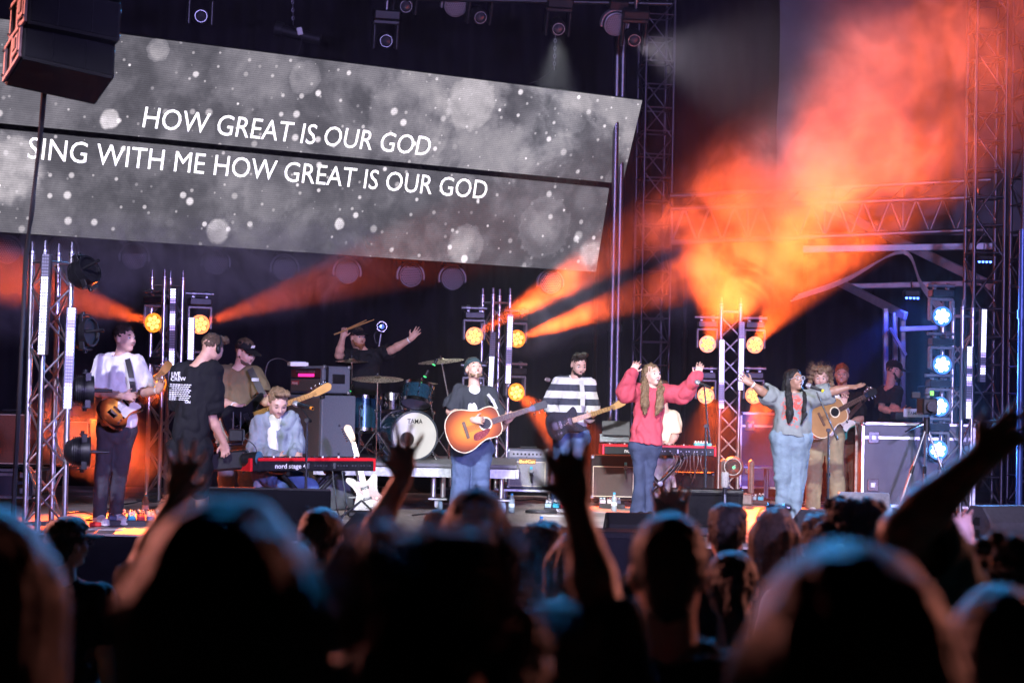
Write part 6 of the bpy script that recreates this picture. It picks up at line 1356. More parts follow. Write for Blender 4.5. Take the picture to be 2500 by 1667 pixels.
# ---- camera operator
r, p, bd, Hp, n, lat, up = person('camera operator in black crew T-shirt and headphones, back turned', 17.0, cA, dict(hd=(1040,588,.05), sl=(885,705), sr=(1040,690), el=(880,890,.15), wl=(1010,1060,.35), fl=(1070,1075,.35), er=(1040,925,.05), wr=(1098,1045,.1), fr=(1110,1110,.12), pl=(880,1075), pr=(985,1075), kl=(885,1270), kr=(985,1270), al=(895,1490), ar=(985,1490)), RUDDY, 140, -28, top=dict(mat=BTEE, loose=.05, hem=(940,1110), amp=.012, print=[('text', cA and (845,742), (910,742), 'LIVE', 20, PRINT), ('text', (832,722), (868,722), 'LIVE', 10, PRINT)][:0]), bottom=dict(mat=BTEE, len=.8, loose=.012, name='shorts'), hair=('quiff', BROWNH), shoes=BSHOE, tdir=150, hands=(.7,.7), seed=2)
sh = [o for o in r.children if o.name.startswith('shirt')][0]; its = [('text', (842,722), (884,722), 'LIVE', 11, PRINT), ('text', (838,740), (915,740), 'SOUND CREW', 9, PRINT)][:1]+[('text', (838,742), (912,742), 'CREW', 9, PRINT)]
for k in range(9): its.append(('line', (834-k*.6, 762+k*9.2), (942-k*.6-(k % 3)*6, 766+k*9.2), None, 2.2, PRINT))
its.append(('text', (908,852), (934,854), 'ON', 6, PRINT)); project_text(sh, its, cA, r)
t = MB(); pts = [Hp(math.sin(a)*.094, -.01, .03+math.cos(a)*.1) for a in [R(-100)+R(200)*k/14 for k in range(15)]]; t.tube(pts, .008, 8); hpz = thing('headphones', 'black headphones worn by the camera operator', 'headphones', hc_ if False else Hp(0,0,.1)); t.build('headband', BLACK, hpz, True)
for q in (-1,1): MB().ball(Hp(q*.09,-.005,-.002), .042, 14, (.55,.9,1)).build('ear_cup', BLACK, hpz, True)
vc = at(*cA(1105,1135), 17.15); r = thing('video_camera', 'black handheld video camera held by the camera operator', 'camera', vc); MB().box(vc+V((.02,.1,.0)), (.34,.16,.17), Matrix.Rotation(R(-6),3,'Y'), .02).build('body', BLACK, r); MB().cyl(vc+V((.16,.02,.01)), vc+V((.30,-.04,.02)), .06, .07, 18).build('lens', BMET, r, True); MB().box(vc+V((.09,.02,.22)), (.13,.1,.11), None, .012).build('transmitter', BLACK, r)
for s in (-.02,.02): bar('antenna', vc+V((.09+s*1.6,.02,.26)), vc+V((.09+s*1.6,.02,.42)), .005, BLACK, r, 6, False)
bar('top_handle', vc+V((-.08,.05,.13)), vc+V((.14,.05,.15)), .018, BLACK, r, 8, False); MB().tube(smooth_path([vc+V((.16,0,.2)), vc+V((.26,0,.12)), vc+V((.26,0,-.02)), vc+V((.15,0,-.1))]), .005, 5).build('cord', CABLE, r, True)
# ---- bassist
r, p, bd, Hp, n, lat, up = person('bearded man in olive T-shirt and black cap playing bass', 18.6, cB, dict(hd=(205,375), sl=(75,500), sr=(262,505), el=(45,688,-.02), wl=(150,712,-.28), fl=(222,775,-.34), er=(315,655,-.1), wr=(335,690,-.25), fr=(400,668,-.28), pl=(90,870), pr=(215,870), kl=(85,1185), kr=(218,1180), al=(85,1420), ar=(220,1420)), FAIR, 50, -14, g=1.1, top=dict(mat=OLIVE, loose=.035, hem=(150,905), belly=1.05), bottom=dict(mat=WORKG), hair=('fade', BROWNH), beard=(BROWNH, .8), hat=('cap', BTEE, 'patch'), shoes=SNEAK, tdir=20, hands=(.7,.6), seed=3)
wristband(p, 'l', WB, r, bd, .88, .037); strap('dark strap over the shoulder of the bassist', [at(*cB(235,470),18.42), at(*cB(270,540),18.38), at(*cB(320,640),18.35)], .06, STRAPM, (0,-1,0)); MB().ball(Hp(-.082,.012,-.004), .011, 8).build('earpiece', BLACK, bd, True)
# ---- keyboard player
r, p, bd, Hp, n, lat, up = person('seated man in pale denim shirt playing the nord stage 4 keyboard', 17.8, cB, dict(hd=(412,690,-.08), sl=(300,815), sr=(505,800), el=(262,985,-.02), wl=(415,1040,-.28), fl=(490,1052,-.38), er=(545,960,.02), wr=(515,1020,-.18), fr=(590,1045,-.28), pl=(320,1140), pr=(440,1140), kl=(455,1215,-.35), kr=(620,1225,-.1), al=(455,1500,-.2), ar=(600,1480,.05)), FAIR, 24, -30, top=dict(mat=DJACK, loose=.035, sleeve='long', hem=(370,1230), amp=.013, under=WTEE, ulen=.06, collar=1), bottom=dict(mat=BLUEJ), hair=('quiff', LBROWN), shoes=SNEAK, tdir=20, hands=(.45,.45), seed=4, hs=1.06, eyes='closed')
t = MB(); fr0 = at(*cB(405,900), 17.6)
q = V(((p['pl']+p['pr'])/2)); r = thing('piano_stool', 'low black stool under the seated keyboard player', 'stool', V((q.x, q.y+.05, DECK))); MB().box((q.x, q.y+.05, q.z-.16), (.45,.34,.08), None, .02).build('seat', TOLEX, r)
for sx in (-.18,.18):
    for sy in (-.12,.12): bar('leg', V((q.x+sx,q.y+.05+sy,DECK)), V((q.x+sx*.8,q.y+.05+sy,q.z-.19)), .014, BMET, r, 8, False)
# ---- drummer
r, p, bd, Hp, n, lat, up = person('bearded drummer in black cap and T-shirt with both arms raised', 23.2, cB, dict(hd=(922,278), sl=(862,392), sr=(1068,385), el=(802,385,-.12), wl=(828,268,-.2), fl=(850,195,-.22), er=(1140,352,-.08), wr=(1262,280,-.15), fr=(1335,195,-.18), pl=(900,640), pr=(1010,640), kl=(840,740,-.35), kr=(1060,740,-.35), al=(840,960,-.35), ar=(1060,960,-.35)), RUDDY, 38, 4, g=1.12, top=dict(mat=BTEE, loose=.03, hem=(955,660), belly=1.08), bottom=dict(mat=BTEE), hair=('fade', BROWNH), beard=(GINGER, 1.1), hat=('cap', BTEE), shoes=BSHOE, fz=1.73, hands=(.9,.12), spread=(.05,.12), seed=5)
wristband(p, 'r', WB, r, bd)
for a, b2, la in (((773,252),(1035,155),'longer held wooden drumstick pointing toward the screens'), ((790,248),(985,157),'second wooden drumstick held in the same raised hand')):
    q0, q1 = at(*cB(*a), 23.0), at(*cB(*b2), 22.8); r_ = thing('drumstick', la, 'drumstick', q0); d = (q1-q0).normalized(); MB().tube([q0, q0.lerp(q1,.75), q1-d*.03], [.0085,.008,.0045], 8).build('shaft', MAPLE, r_, True); MB().ball(q1-d*.02, .0075, 8).build('tip', MAPLE, r_, True)
# ---- singer with acoustic guitar
r, p, bd, Hp, n, lat, up = person('singer in dark overshirt and beanie playing a sunburst acoustic guitar, eyes closed', 20.3, cC, dict(hd=(262,548,-.02), sl=(178,680), sr=(350,690), el=(120,795,-.05), wl=(262,845,-.42), fl=(335,850,-.46), er=(425,890,-.1), wr=(462,850,-.3), fr=(512,790,-.34), pl=(198,1020), pr=(305,1020), kl=(182,1225,-.04), kr=(298,1225), al=(165,1420), ar=(285,1420)), FAIR, 24, 24, top=dict(mat=CHAR, loose=.04, hem=(260,1010), amp=.011, under=WTEE, ulen=.3, collar=1), bottom=dict(mat=TWILL, loose=.03, flare=.02), hair=('fade', BROWNH), beard=(LBROWN, .55), hat=('beanie', cloth('teal_knit', (.035,.06,.065))), shoes=BSHOE, hands=(.75,.8), seed=6, eyes='closed', tdir=15)
wristband(p, 'r', STRAPM, r, bd, .88); strap('light strap running from shoulder to the acoustic guitar', [at(*cC(345,690),20.02), at(*cC(375,730),19.95), at(*cC(398,780),19.92)], .03, M('grey_strap', (.4,.4,.38), .7), (0,-1,0))
# ---- striped guitarist
r, p, bd, Hp, n, lat, up = person('bearded man in black and white striped shirt playing a black guitar', 22.5, cC, dict(hd=(888,518), sl=(782,622), sr=(945,630), el=(712,755,-.02), wl=(768,835,-.26), fl=(842,872,-.3), er=(968,770,-.04), wr=(948,838,-.2), fr=(982,800,-.24), pl=(795,945), pr=(895,945), kl=(775,1130,-.08), kr=(835,1125), al=(755,1300,-.12), ar=(828,1325,.05)), FAIR, 20, -20, top=dict(mat=STRIPE, loose=.045, sleeve='long', hem=(845,925), amp=.010, collar=1, collarmat=WTEE), bottom=dict(mat=BLUEJ, loose=.02), hair=('quiff', DARKH), beard=(DARKH, .8), shoes=SNEAK, hands=(.6,.8), seed=7, tdir=(20,40), hs=1.04)
strap('grey strap down the chest of the striped guitarist', [at(*cC(905,610),22.28), at(*cC(912,690),22.2), at(*cC(912,760),22.2)], .05, M('grey_strap', (.4,.4,.38), .7), (0,-1,0))
# ---- woman in pink
r, p, bd, Hp, n, lat, up = person('woman in coral pink sweatshirt singing with both hands raised', 20.7, cD, dict(hd=(358,548), sl=(268,650), sr=(440,655), el=(190,655,-.16), wl=(236,528,-.26), fl=(282,440,-.28), er=(552,665,-.1), wr=(640,552,-.2), fr=(662,455,-.22), pl=(270,985), pr=(365,985), kl=(285,1190), kr=(335,1185,.05), al=(270,1400), ar=(325,1395,.08)), FAIR, 32, 6, g=.92, top=dict(mat=PINK, loose=.07, sleeve='long', hem=(315,968), amp=.012, ribs=1), bottom=dict(mat=NAVY, loose=.0, flare=.045), hair=('wavy', hairm('hair_dark_blond', (.15,.095,.05)), .34), shoes=BSHOE, hands=(.55,.4), spread=(.12,.08), seed=8, mouth=1, tdir=20, hs=.97, jaw=.92)
MB().tube([p['wl']-V((0,0,.012)), p['wl']+V((0,0,.0))], .03, 14).build('hair_tie', BLACK, r, True)
# ---- second keyboard player
person('man in cream shirt seated behind the woman in pink at the second keyboard', 23.0, cD, dict(hd=(425,650), sl=(370,790), sr=(490,800), el=(350,900), wl=(400,975,-.2), fl=(440,990,-.25), er=(502,915,-.02), wr=(470,975,-.25), fr=(440,1000,-.3), pl=(390,1050), pr=(460,1050), kl=(385,1080,-.3), kr=(460,1080,-.3), al=(390,1230,-.25), ar=(470,1230,-.25)), FAIR, 0, -15, top=dict(mat=CREAMC, loose=.03, sleeve='short'), bottom=dict(mat=cloth('pale_trousers', (.45,.42,.42))), hair=('short', BROWNH), shoes=SNEAK, seed=9)
# ---- woman in grey
r, p, bd, Hp, n, lat, up = person('woman in faded grey T-shirt and glasses singing with arms spread wide', 20.3, cD, dict(hd=(1236,582), sl=(1130,700), sr=(1345,690), el=(1050,655,-.06), wl=(972,598,-.1), fl=(900,552,-.1), er=(1465,648,-.06), wr=(1572,620,-.1), fr=(1655,612,-.12), pl=(1160,930), pr=(1275,930), kl=(1168,1170), kr=(1255,1165,.03), al=(1170,1425,.05), ar=(1225,1435,-.02)), BROWN, 32, 14, g=1.02, top=dict(mat=GTEE, loose=.05, hem=(1220,918), amp=.012), bottom=dict(mat=LJEAN, loose=.025, belt=BTEE), hair=('long', BLACKH, .36, (.85,.6)), shoes=SNEAK, hands=(.2,.15), spread=(.2,.2), seed=10, mouth=1, tdir=(20,25), palm=((0,-1,.2),(0,-.4,1)), hs=.98, jaw=.92, eyes='closed')
wristband(p, 'l', WB, r, bd)
gl = thing('glasses', 'clear framed glasses on the woman in grey', 'glasses', Hp(0,.1,.01)); GF = M('clear_frame', (.6,.6,.65), .2, .3, 0)
for q in (-1,1): MB().tube([Hp(q*.034+math.cos(a)*.025, .106, .008+math.sin(a)*.021) for a in [2*PI*k/16 for k in range(17)]], .0026, 6, False).build('rim', GF, gl, True); MB().tube([Hp(q*.059,.104,.014), Hp(q*.08,.0,.01)], .0024, 6).build('temple', GF, gl)
MB().tube([Hp(-.01,.107,.012), Hp(.01,.107,.012)], .0026, 6).build('bridge', GF, gl)
# ---- curly haired guitarist and the man behind him
r, p, bd, Hp, n, lat, up = person('man with long curly hair in white shirt and khaki trousers playing guitar', 22.4, cD, dict(hd=(1400,562), sl=(1322,695), sr=(1478,690), el=(1312,830,-.02), wl=(1405,835,-.25), fl=(1460,850,-.28), er=(1550,800,-.05), wr=(1540,725,-.2), fr=(1548,670,-.22), pl=(1368,925), pr=(1478,925), kl=(1358,1130), kr=(1492,1130), al=(1352,1345), ar=(1505,1340)), FAIR, -8, -12, top=dict(mat=WTEE, loose=.035, hem=(1425,915)), bottom=dict(mat=KHAKI, loose=.03, flare=.01, belt=BTEE), hair=('curly', LBROWN, .17), shoes=SNEAK, hands=(.6,.8), seed=11, tdir=(-10,30))
r, p, bd, Hp, n, lat, up = person('red bearded man in black T-shirt standing behind the curly haired guitarist', 24.0, cD, dict(hd=(1530,545), sl=(1462,690), sr=(1630,690), el=(1450,830), wl=(1500,850,-.2), fl=(1540,860,-.22), er=(1645,815,-.04), wr=(1560,852,-.22), fr=(1520,880,-.24), pl=(1520,960), pr=(1605,960), kl=(1525,1130), kr=(1612,1130), al=(1530,1300), ar=(1612,1300)), RUDDY, -10, -2, top=dict(mat=BTEE, loose=.03, hem=(1560,970)), bottom=dict(mat=cloth('brown_trousers', (.09,.075,.065)), loose=.015), hair=('fade', GINGER), beard=(GINGER, .6), shoes=BSHOE, hands=(.6,.6), seed=12, mouth=.6)
# ---- technician
person('backstage technician in dark shirt and cap bending over the desk', 24.7, cE, dict(hd=(366,793), sl=(318,872,.05), sr=(376,872,-.08), el=(318,935,-.1), wl=(372,955,-.3), fl=(400,950,-.35), er=(362,930,-.15), wr=(396,950,-.35), fr=(420,945,-.4), pl=(325,1012), pr=(365,1012), kl=(325,1120), kr=(370,1120), al=(325,1215), ar=(370,1215)), RUDDY, 75, -14, top=dict(mat=BTEE, loose=.03, sleeve='short'), bottom=dict(mat=BTEE), hair=('short', DARKH), beard=(DARKH, 1.0), hat=('cap', BTEE), shoes=BSHOE, seed=13)
# ================================================================== the crowd, seen from behind
CT = {'black': BTEE, 'blue': cloth('crowd_blue', (.10,.16,.24)), 'pale': cloth('crowd_pale', (.5,.46,.44)), 'teal': cloth('crowd_teal', (.06,.16,.18)), 'grey': cloth('crowd_grey', (.16,.17,.19)), 'navy': cloth('crowd_navy', (.03,.045,.08)), 'white': WTEE}
CBOT = cloth('crowd_trousers', (.03,.03,.04))
def crowd(label, px, py, D, hair, shirt='black', yaw=180, pitch=0, hm=DARKH, hs=1.0, g=1.0, arms=None, h=.0095, skin=RUDDY, turn=0, seed=0, hat=None, L=.3, ht=None, nst=160, lean=0, sleeve='short', hands=(.25,.25), spread=(.2,.2)):
    top = at(px, py, D); hc = top-V((0,0,.127*hs)); gr = gz(D); lat = V((math.cos(R(turn)), math.sin(R(turn)), 0)); fw = V((-math.sin(R(turn)), math.cos(R(turn)), 0))
    S = hc+V((0,0,-.24*hs))-fw*.03; P = V((hc.x+lean, hc.y-.02, gr+(hc.z-gr)*.53)); w = .185*g
    J = dict(hd=hc, sl=S-lat*w, sr=S+lat*w, pl=P-lat*.09, pr=P+lat*.09)
    for q, s in (('l',-1), ('r',1)):
        J['e'+q] = J['s'+q]+lat*s*.05-fw*.03+V((0,0,-.28)); J['w'+q] = J['e'+q]+fw*.10+V((0,0,-.24)); J['f'+q] = J['w'+q]+fw*.02+V((0,0,-.1))
        k = P+lat*s*.1; J['k'+q] = V((k.x, k.y+.02, gr+.48)); J['a'+q] = V((k.x, k.y, gr+.09))
    thumb = {}
    if arms:
        for kk, v in arms.items(): J[kk] = at(v[0], v[1], D+(v[2] if len(v) > 2 else 0))
    r, p, bd, Hp, n, lt, up = person(label, D, None, J, skin, yaw, pitch, 0, g, dict(mat=CT[shirt], loose=.03, sleeve=sleeve, amp=.009), dict(mat=CBOT, len=1.0), None, None, 0, hs, h, hands, spread, seed=seed, hat=hat, fz=gr, eyes='closed', group='people in the crowd seen from behind')
    for o in list(bd.children):
        if o.name.startswith(('eyebrow', 'eyelash', 'lips')): bpy.data.objects.remove(o)
    rr = lambda *a: np.array(a)*hs; Rm = head_mat(hc, yaw, pitch, 0); H = Sdf(h*.95)
    if hair:
        if hair in ('short', 'buzz'):
            e = .006 if hair == 'short' else .004; H.el(Hp(0,-.016,.044), rr(.081+e,.102+e,.090+e), Rm, .01)
            if hair == 'short': 
                rd = random.Random(seed)
                for k in range(22): H.el(Hp(rd.uniform(-.05,.05), rd.uniform(-.07,.07), .105+rd.uniform(-.012,.014)), rr(.028,.028,.02), Rm, .03)
            H.rc(Hp(0,-.062,0), Hp(0,-.05,-.06), .062*hs, .05*hs, .03); H.el(Hp(0,.115,-.0), rr(.09,.075,.085), Rm, .02, sub=True); H.el(Hp(0,.075,-.09), rr(.12,.095,.09), Rm, .02, sub=True); H.mesh('hair', hm, bd, disp_hair(.006 if hair == 'short' else .003, 60, seed)); strands(r, bd, Hp, hc, hm, nst, .018 if hair == 'short' else .008, seed, down=False, flare=.006)
        elif hair in ('long', 'straight'):
            H.el(Hp(0,-.016,.04), rr(.086,.106,.09), Rm, .02); b_ = Hp(0,-.06,-.02); e_ = V((hc.x, hc.y-.05, hc.z-L))
            H.rc(b_, e_, .098*hs, .105*hs if hair == 'long' else .07*hs, .05, (n,.75))
            for s in (-1,1): H.rc(Hp(s*.06,-.01,0), V((hc.x+s*.075, hc.y+.0, hc.z-L*.9)), .05*hs, .045*hs, .04)
            H.el(Hp(0,.125,-.03), rr(.066,.08,.12), Rm, .015, sub=True); H.mesh('hair', hm, bd, lambda Q: (.010*vnoise(Q*np.array([30,30,6]), seed)+.006*vnoise(Q*np.array([80,80,12]), seed+1))*1.4); strands(r, bd, Hp, hc, hm, nst, L, seed, flare=.045)
        elif hair == 'curly':
            rd = random.Random(seed)
            for k in range(130):
                th, z = rd.uniform(-PI, PI), rd.uniform(-L, .125)
                if math.cos(th) > .5 and z < .06: continue
                w_ = .09+.03*(z < .03); H.el(Hp(math.sin(th)*w_*rd.uniform(.85,1.1), -.015+math.cos(th)*.095, z), rr(.026,.026,.028), Rm, .008)
            H.el(Hp(0,-.018,.045), rr(.088,.106,.09), Rm, .02); H.mesh('hair', hm, bd, disp_hair(.012, 40, seed)); strands(r, bd, Hp, hc, hm, nst, .05, seed, down=False, flare=.03, curl=.012)
        elif hair == 'ponytail':
            H.el(Hp(0,-.016,.042), rr(.087,.108,.092), Rm, .02); H.rc(Hp(0,-.06,0), Hp(0,-.05,-.05), .062*hs, .05*hs, .03); H.el(Hp(0,.115,-.01), rr(.09,.075,.1), Rm, .02, sub=True); H.el(Hp(0,.08,-.10), rr(.12,.10,.085), Rm, .02, sub=True)
            a = Hp(0,-.115,.03); H.rc(Hp(0,-.09,.03), a, .03, .03, .02); H.rc(a, a+V((.0,-.035,-.10)), .03, .04, .02); H.rc(a+V((0,-.035,-.10)), a+V((.01,-.02,-L)), .04, .014, .02); H.mesh('hair', hm, bd, disp_hair(.005, 60, seed)); strands(r, bd, Hp, hc, hm, nst//2, .03, seed, down=False, flare=.008)
            MB().lathe([(.03,-.012),(.038,0),(.03,.012)], Hp(0,-.102,.03), Rm@V((0,-1,0)), 14).build('hair_tie', CT['teal'], bd, True)
    return r, p, bd, Hp
crowd('person with long dark hair close by at the frame edge, below the strip-lit tower', -20, 1236, 2.75, 'long', 'black', 172, hm=DARKH, L=.42, h=.013, seed=21, nst=1300)
crowd('person with big loose long hair close by, in front of the low black panel', 560, 1222, 2.4, 'long', 'black', 186, hm=DARKH, L=.45, hs=1.2, h=.013, seed=22, nst=1500)
crowd('person with tousled curly hair close by, below the bass drum', 1075, 1312, 2.62, 'curly', 'black', 176, hm=DARKH, L=.17, h=.013, seed=23, nst=1500)
crowd('person with smooth long hair close by, below the woman in grey', 2065, 1326, 2.32, 'long', 'black', 183, hm=BROWNH, L=.45, hs=1.25, h=.013, seed=24, nst=1300)
crowd('person with cropped hair at the frame corner, beside the smooth long hair', 2445, 1440, 3.2, 'buzz', 'black', 170, hm=DARKH, h=.013, seed=25)
r, p, bd, Hp = crowd('man in black shirt and baseball cap turned toward the singers, wearing glasses', 168, 1270, 10.0, 'short', 'black', 140, 4, hm=DARKH, seed=26, hat=('cap', cloth('faded_cap', (.12,.09,.09))), turn=-12)
gl = thing('glasses', 'dark rimmed glasses of the man in the baseball cap', 'glasses', Hp(0,.1,.01))
for q in (-1,1): MB().tube([Hp(q*.034+math.cos(a)*.025, .108, .008+math.sin(a)*.02) for a in [2*PI*k/12 for k in range(13)]], .003, 6, False).build('rim', DALU, gl, True); MB().tube([Hp(q*.059,.106,.014), Hp(q*.084,.0,.01)], .003, 6).build('temple', BLACK, gl)
crowd('person in pale top raising a spread hand before the camera operator', 545, 1325, 5.3, 'straight', 'pale', 180, seed=27, L=.3, arms=dict(sl=(395,1480), el=(352,1385,.05), wl=(432,1215,.1), fl=(470,1050,.12)), spread=(.3,.1), hands=(.3,.3), sleeve='long' if False else 'short', skin=FAIR)
crowd('woman with gathered ponytail beside the dark apron wedge', 790, 1242, 8.4, 'ponytail', 'grey', 150, hm=BROWNH, seed=28, L=.3)
crowd('person in blue grey shirt raising an open hand in front of the bass drum', 690, 1340, 6.0, 'short', 'blue', 175, seed=29, skin=BROWN, arms=dict(sr=(842,1438), er=(893,1345,.0), wr=(983,1165,.05), fr=(985,1015,.05)), spread=(.1,.34), hands=(.2,.08))  # darker skin colour stands in for shade on this person
crowd('girl in a blue cap with long hair below the singer', 1165, 1197, 6.1, 'straight', 'teal', 176, hm=BROWNH, seed=30, L=.34, hat=('cap', CT['blue'], 'back'), g=.9)
crowd('person with short dark hair between the capped girl and apron wedge', 1078, 1255, 9.2, 'short', 'navy', 180, seed=31)
crowd('person with tied hair in blue shirt behind the tousled curly hair', 1222, 1345, 4.9, 'ponytail', 'blue', 180, seed=32, g=.95)
crowd('young man with thick short hair and visible ear before the speaker boxes', 1332, 1287, 8.3, 'short', 'black', 165, hm=DARKH, seed=33, skin=FAIR)
crowd('woman with pale wavy blond hair next to the raised shaded arm', 1405, 1300, 7.2, 'long', 'blue', 180, hm=BLOND, seed=34, L=.34, g=.9)
crowd('person raising a shaded arm in front of the striped guitarist', 1370, 1500, 3.7, 'short', 'black', 180, seed=35, skin=BROWN, arms=dict(sr=(1500,1680), er=(1462,1480,.05), wr=(1405,1235,.1), fr=(1372,1060,.12)), spread=(.1,.2), hands=(.2,.15), sleeve='short')  # shade on the arm is put into a darker skin colour
crowd('man with cropped hair and red lit ears before the floor monitor', 1635, 1260, 4.4, 'buzz', 'black', 180, hm=DARKH, seed=36, g=1.1, nst=300)
crowd('person clapping hands behind the man with cropped hair', 1640, 1330, 7.2, 'short', 'black', 180, seed=37, arms=dict(el=(1590,1400,.0), wl=(1617,1290,.05), fl=(1625,1195,.06), er=(1690,1395,0), wr=(1655,1285,.05), fr=(1650,1195,.06)), hands=(.15,.15))
crowd('man with dark upright hair below the smoky truss tower', 1776, 1240, 9.0, 'short', 'teal', 176, hm=DARKH, seed=38)
r, p, bd, Hp = crowd('woman with long brown hair and sunglasses pushed up', 1895, 1238, 8.6, 'long', 'black', 160, hm=BROWNH, seed=39, L=.3, g=.9)
sg = thing('sunglasses', 'sunglasses resting on the long brown hair', 'sunglasses', Hp(0,.05,.12)); MB().tube([Hp(-.09,.0,.07), Hp(-.075,.03,.115), Hp(0,.045,.135), Hp(.075,.03,.115), Hp(.09,.0,.07)], .005, 6).build('frame', BLACK, sg, True)
for q in (-1,1): MB().ball(Hp(q*.036,.05,.122), .024, 10, (1,.35,.8)).build('lens', GLASS, sg, True)
crowd('girl with a dark ponytail in pale blue shirt', 1787, 1347, 6.8, 'ponytail', 'blue', 180, hm=BLACKH, seed=40, L=.34, g=.88)
crowd('person with short wavy hair below the microphone stand of the woman in grey', 2010, 1264, 8.2, 'short', 'pale', 165, hm=DARKH, seed=41)
crowd('person with curly top hair in front of the grey wedge', 2088, 1226, 7.6, 'curly', 'navy', 180, hm=BLACKH, seed=42, L=.02)
crowd('person flinging a long shaded arm up toward the blue-white lamps', 2245, 1240, 4.6, 'straight', 'teal', 172, hm=DARKH, seed=43, g=1.22, L=.22, skin=BROWN, arms=dict(sr=(2335,1480), er=(2205,1300,-.3), wr=(2395,1120,-.3), fr=(2490,1030,-.3)), spread=(.1,.1), hands=(.2,.4))  # skin darkened to paint in the shade on the arm
crowd('girl with brown hair lifting a slim bare arm by the corner wedge', 2372, 1330, 8.6, 'straight', 'blue', 176, hm=BROWNH, seed=44, L=.2, g=.85, arms=dict(sr=(2425,1475), er=(2408,1390,0), wr=(2362,1315,.05), fr=(2345,1255,.05)), skin=FAIR, hands=(.2,.5))
crowd('person with wild curly hair at the frame edge below the corner wedge', 2485, 1312, 5.6, 'curly', 'blue', 176, hm=DARKH, seed=45, L=.10, nst=400)
crowd('person with reddish hair beside the slim bare arm', 2428, 1318, 9.4, 'short', 'navy', 170, hm=GINGER, seed=46)
# ================================================================== stage smoke, lit by the rig
sm = MB().box((.3, 24.2, 5.2), (17.4, 5.0, 7.9)).build('stage_smoke', None); tag(sm, 'drifting stage smoke lit orange by the wash lights', 'smoke', kind='stuff')
m = bpy.data.materials.new('stage_smoke'); m.use_nodes = True; n = m.node_tree.nodes; l = m.node_tree.links; n.clear()
out = n.new('ShaderNodeOutputMaterial'); pv = n.new('ShaderNodeVolumePrincipled'); l.new(pv.outputs[0], out.inputs['Volume'])
pv.inputs['Color'].default_value = (.95,.88,.98,1); pv.inputs['Anisotropy'].default_value = .15
tc = n.new('ShaderNodeTexCoord'); P = tc.outputs['Object']
def _n(scale, det, off, dist=.6):
    mp = n.new('ShaderNodeMapping'); mp.inputs['Location'].default_value = off; l.new(P, mp.inputs[0])
    x = n.new('ShaderNodeTexNoise'); x.inputs['Scale'].default_value = scale; x.inputs['Detail'].default_value = det; x.inputs['Distortion'].default_value = dist; x.inputs['Roughness'].default_value = .6
    l.new(mp.outputs[0], x.inputs['Vector']); return x.outputs[0]
def _mr(x, a, b, c, d):
    q = n.new('ShaderNodeMapRange'); q.interpolation_type = 'SMOOTHSTEP'; l.new(x, q.inputs[0])
    for i, v in enumerate((a, b, c, d)): q.inputs[i+1].default_value = v
    return q.outputs[0]
def _op(o, a, b):
    q = n.new('ShaderNodeMath'); q.operation = o
    for i, v in enumerate((a, b)):
        if isinstance(v, (int, float)): q.inputs[i].default_value = v
        else: l.new(v, q.inputs[i])
    return q.outputs[0]
def _seg(a, b, r0, r1, soft):
    """1 near the drifting path a-b, 0 away from it"""
    a, b = V(a), V(b); ba = b-a
    s1 = n.new('ShaderNodeVectorMath'); s1.operation = 'SUBTRACT'; l.new(P, s1.inputs[0]); s1.inputs[1].default_value = a
    d1 = n.new('ShaderNodeVectorMath'); d1.operation = 'DOT_PRODUCT'; l.new(s1.outputs[0], d1.inputs[0]); d1.inputs[1].default_value = ba/ba.dot(ba)
    t = n.new('ShaderNodeClamp'); l.new(d1.outputs['Value'], t.inputs[0])
    sc1 = n.new('ShaderNodeVectorMath'); sc1.operation = 'SCALE'; sc1.inputs[0].default_value = ba; l.new(t.outputs[0], sc1.inputs['Scale'])
    s2 = n.new('ShaderNodeVectorMath'); s2.operation = 'DISTANCE'; l.new(s1.outputs[0], s2.inputs[0]); l.new(sc1.outputs[0], s2.inputs[1])
    rr = _op('ADD', _op('MULTIPLY', t.outputs[0], r1-r0), r0)
    return _mr(_op('DIVIDE', s2.outputs['Value'], rr), 1.0, 1-soft, 0, 1)
big = _mr(_n(.6, 5, (3,1,8), 1.0), .42, .60, .06, 1); fine = _mr(_n(1.5, 5, (0,5,2), 1.6), .37, .66, .14, 1.5)
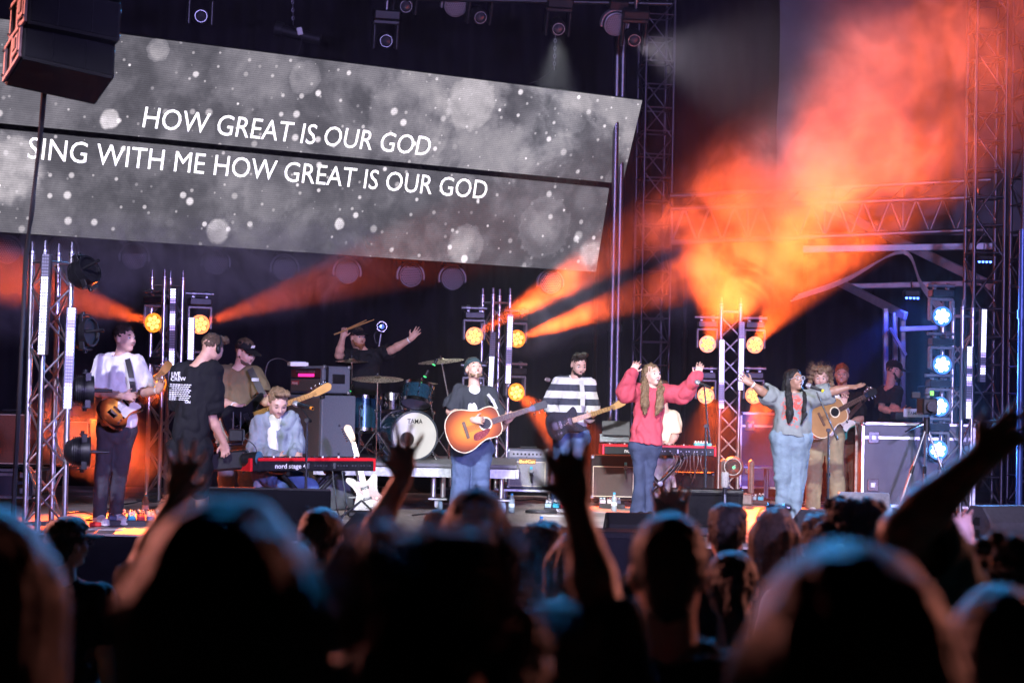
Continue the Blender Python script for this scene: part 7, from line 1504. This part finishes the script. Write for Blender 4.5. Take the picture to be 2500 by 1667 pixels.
clump = _op('MULTIPLY', big, fine)
plume = _seg(at(1770, 760, 24.0), at(2400, 20, 23.8), .8, 2.1, .9)
core = _seg(at(1790, 720, 24.2), at(1890, 540, 23.8), .5, .85, .8)
beamz = _seg(at(1290, 800, 24.2), at(1880, 520, 23.2), .45, 1.3, .7)
low = _seg(at(180, 1040, 22.3), at(320, 1110, 22.3), .8, .6, .8); lowr = _seg(at(1740, 1080, 24.8), at(1810, 1010, 24.8), .35, .4, .8)
left = _seg(at(-50, 680, 23), at(860, 650, 23.4), .9, .7, .8)
mask = _op('ADD', _op('MULTIPLY', plume, .42), _op('MULTIPLY', beamz, .8)); mask = _op('ADD', mask, _op('MULTIPLY', left, 1.6)); mask = _op('ADD', mask, _op('MULTIPLY', low, .9)); mask = _op('ADD', mask, _op('MULTIPLY', lowr, 1.0)); midl = _seg(at(1280, 980, 24.0), at(1440, 1080, 23.6), .35, .5, .8); mask = _op('ADD', mask, _op('MULTIPLY', midl, .8))
dens = _op('ADD', _op('MULTIPLY', mask, clump), _op('MULTIPLY', _op('MULTIPLY', core, fine), .6)); dens = _op('ADD', dens, .014)
l.new(dens, pv.inputs['Density'])
sm.data.materials.clear(); sm.data.materials.append(m)

smoke_near = MB().box((-4.05, 19.1, 2.05), (1.9, 2.2, 1.55)).build('stage_smoke', None); tag(smoke_near, 'low patch of orange smoke at the legs of the white shirted guitarist', 'smoke', kind='stuff')
m2 = m.copy(); n = m2.node_tree.nodes; l = m2.node_tree.links; pv = [q for q in n if q.type == 'PRINCIPLED_VOLUME'][0]; P = [q for q in n if q.type == 'TEX_COORD'][0].outputs['Object']
for lk in list(pv.inputs['Density'].links): l.remove(lk)
ns = _mr(_n(1.3, 5, (1,2,3), 1.6), .42, .60, .0, 1.7); sg_ = _seg(at(200, 1030, 19.0), at(310, 1110, 19.0), .55, .45, .9); l.new(_op('MULTIPLY', ns, _op('MULTIPLY', sg_, .55)), pv.inputs['Density'])
smoke_near.data.materials.clear(); smoke_near.data.materials.append(m2)
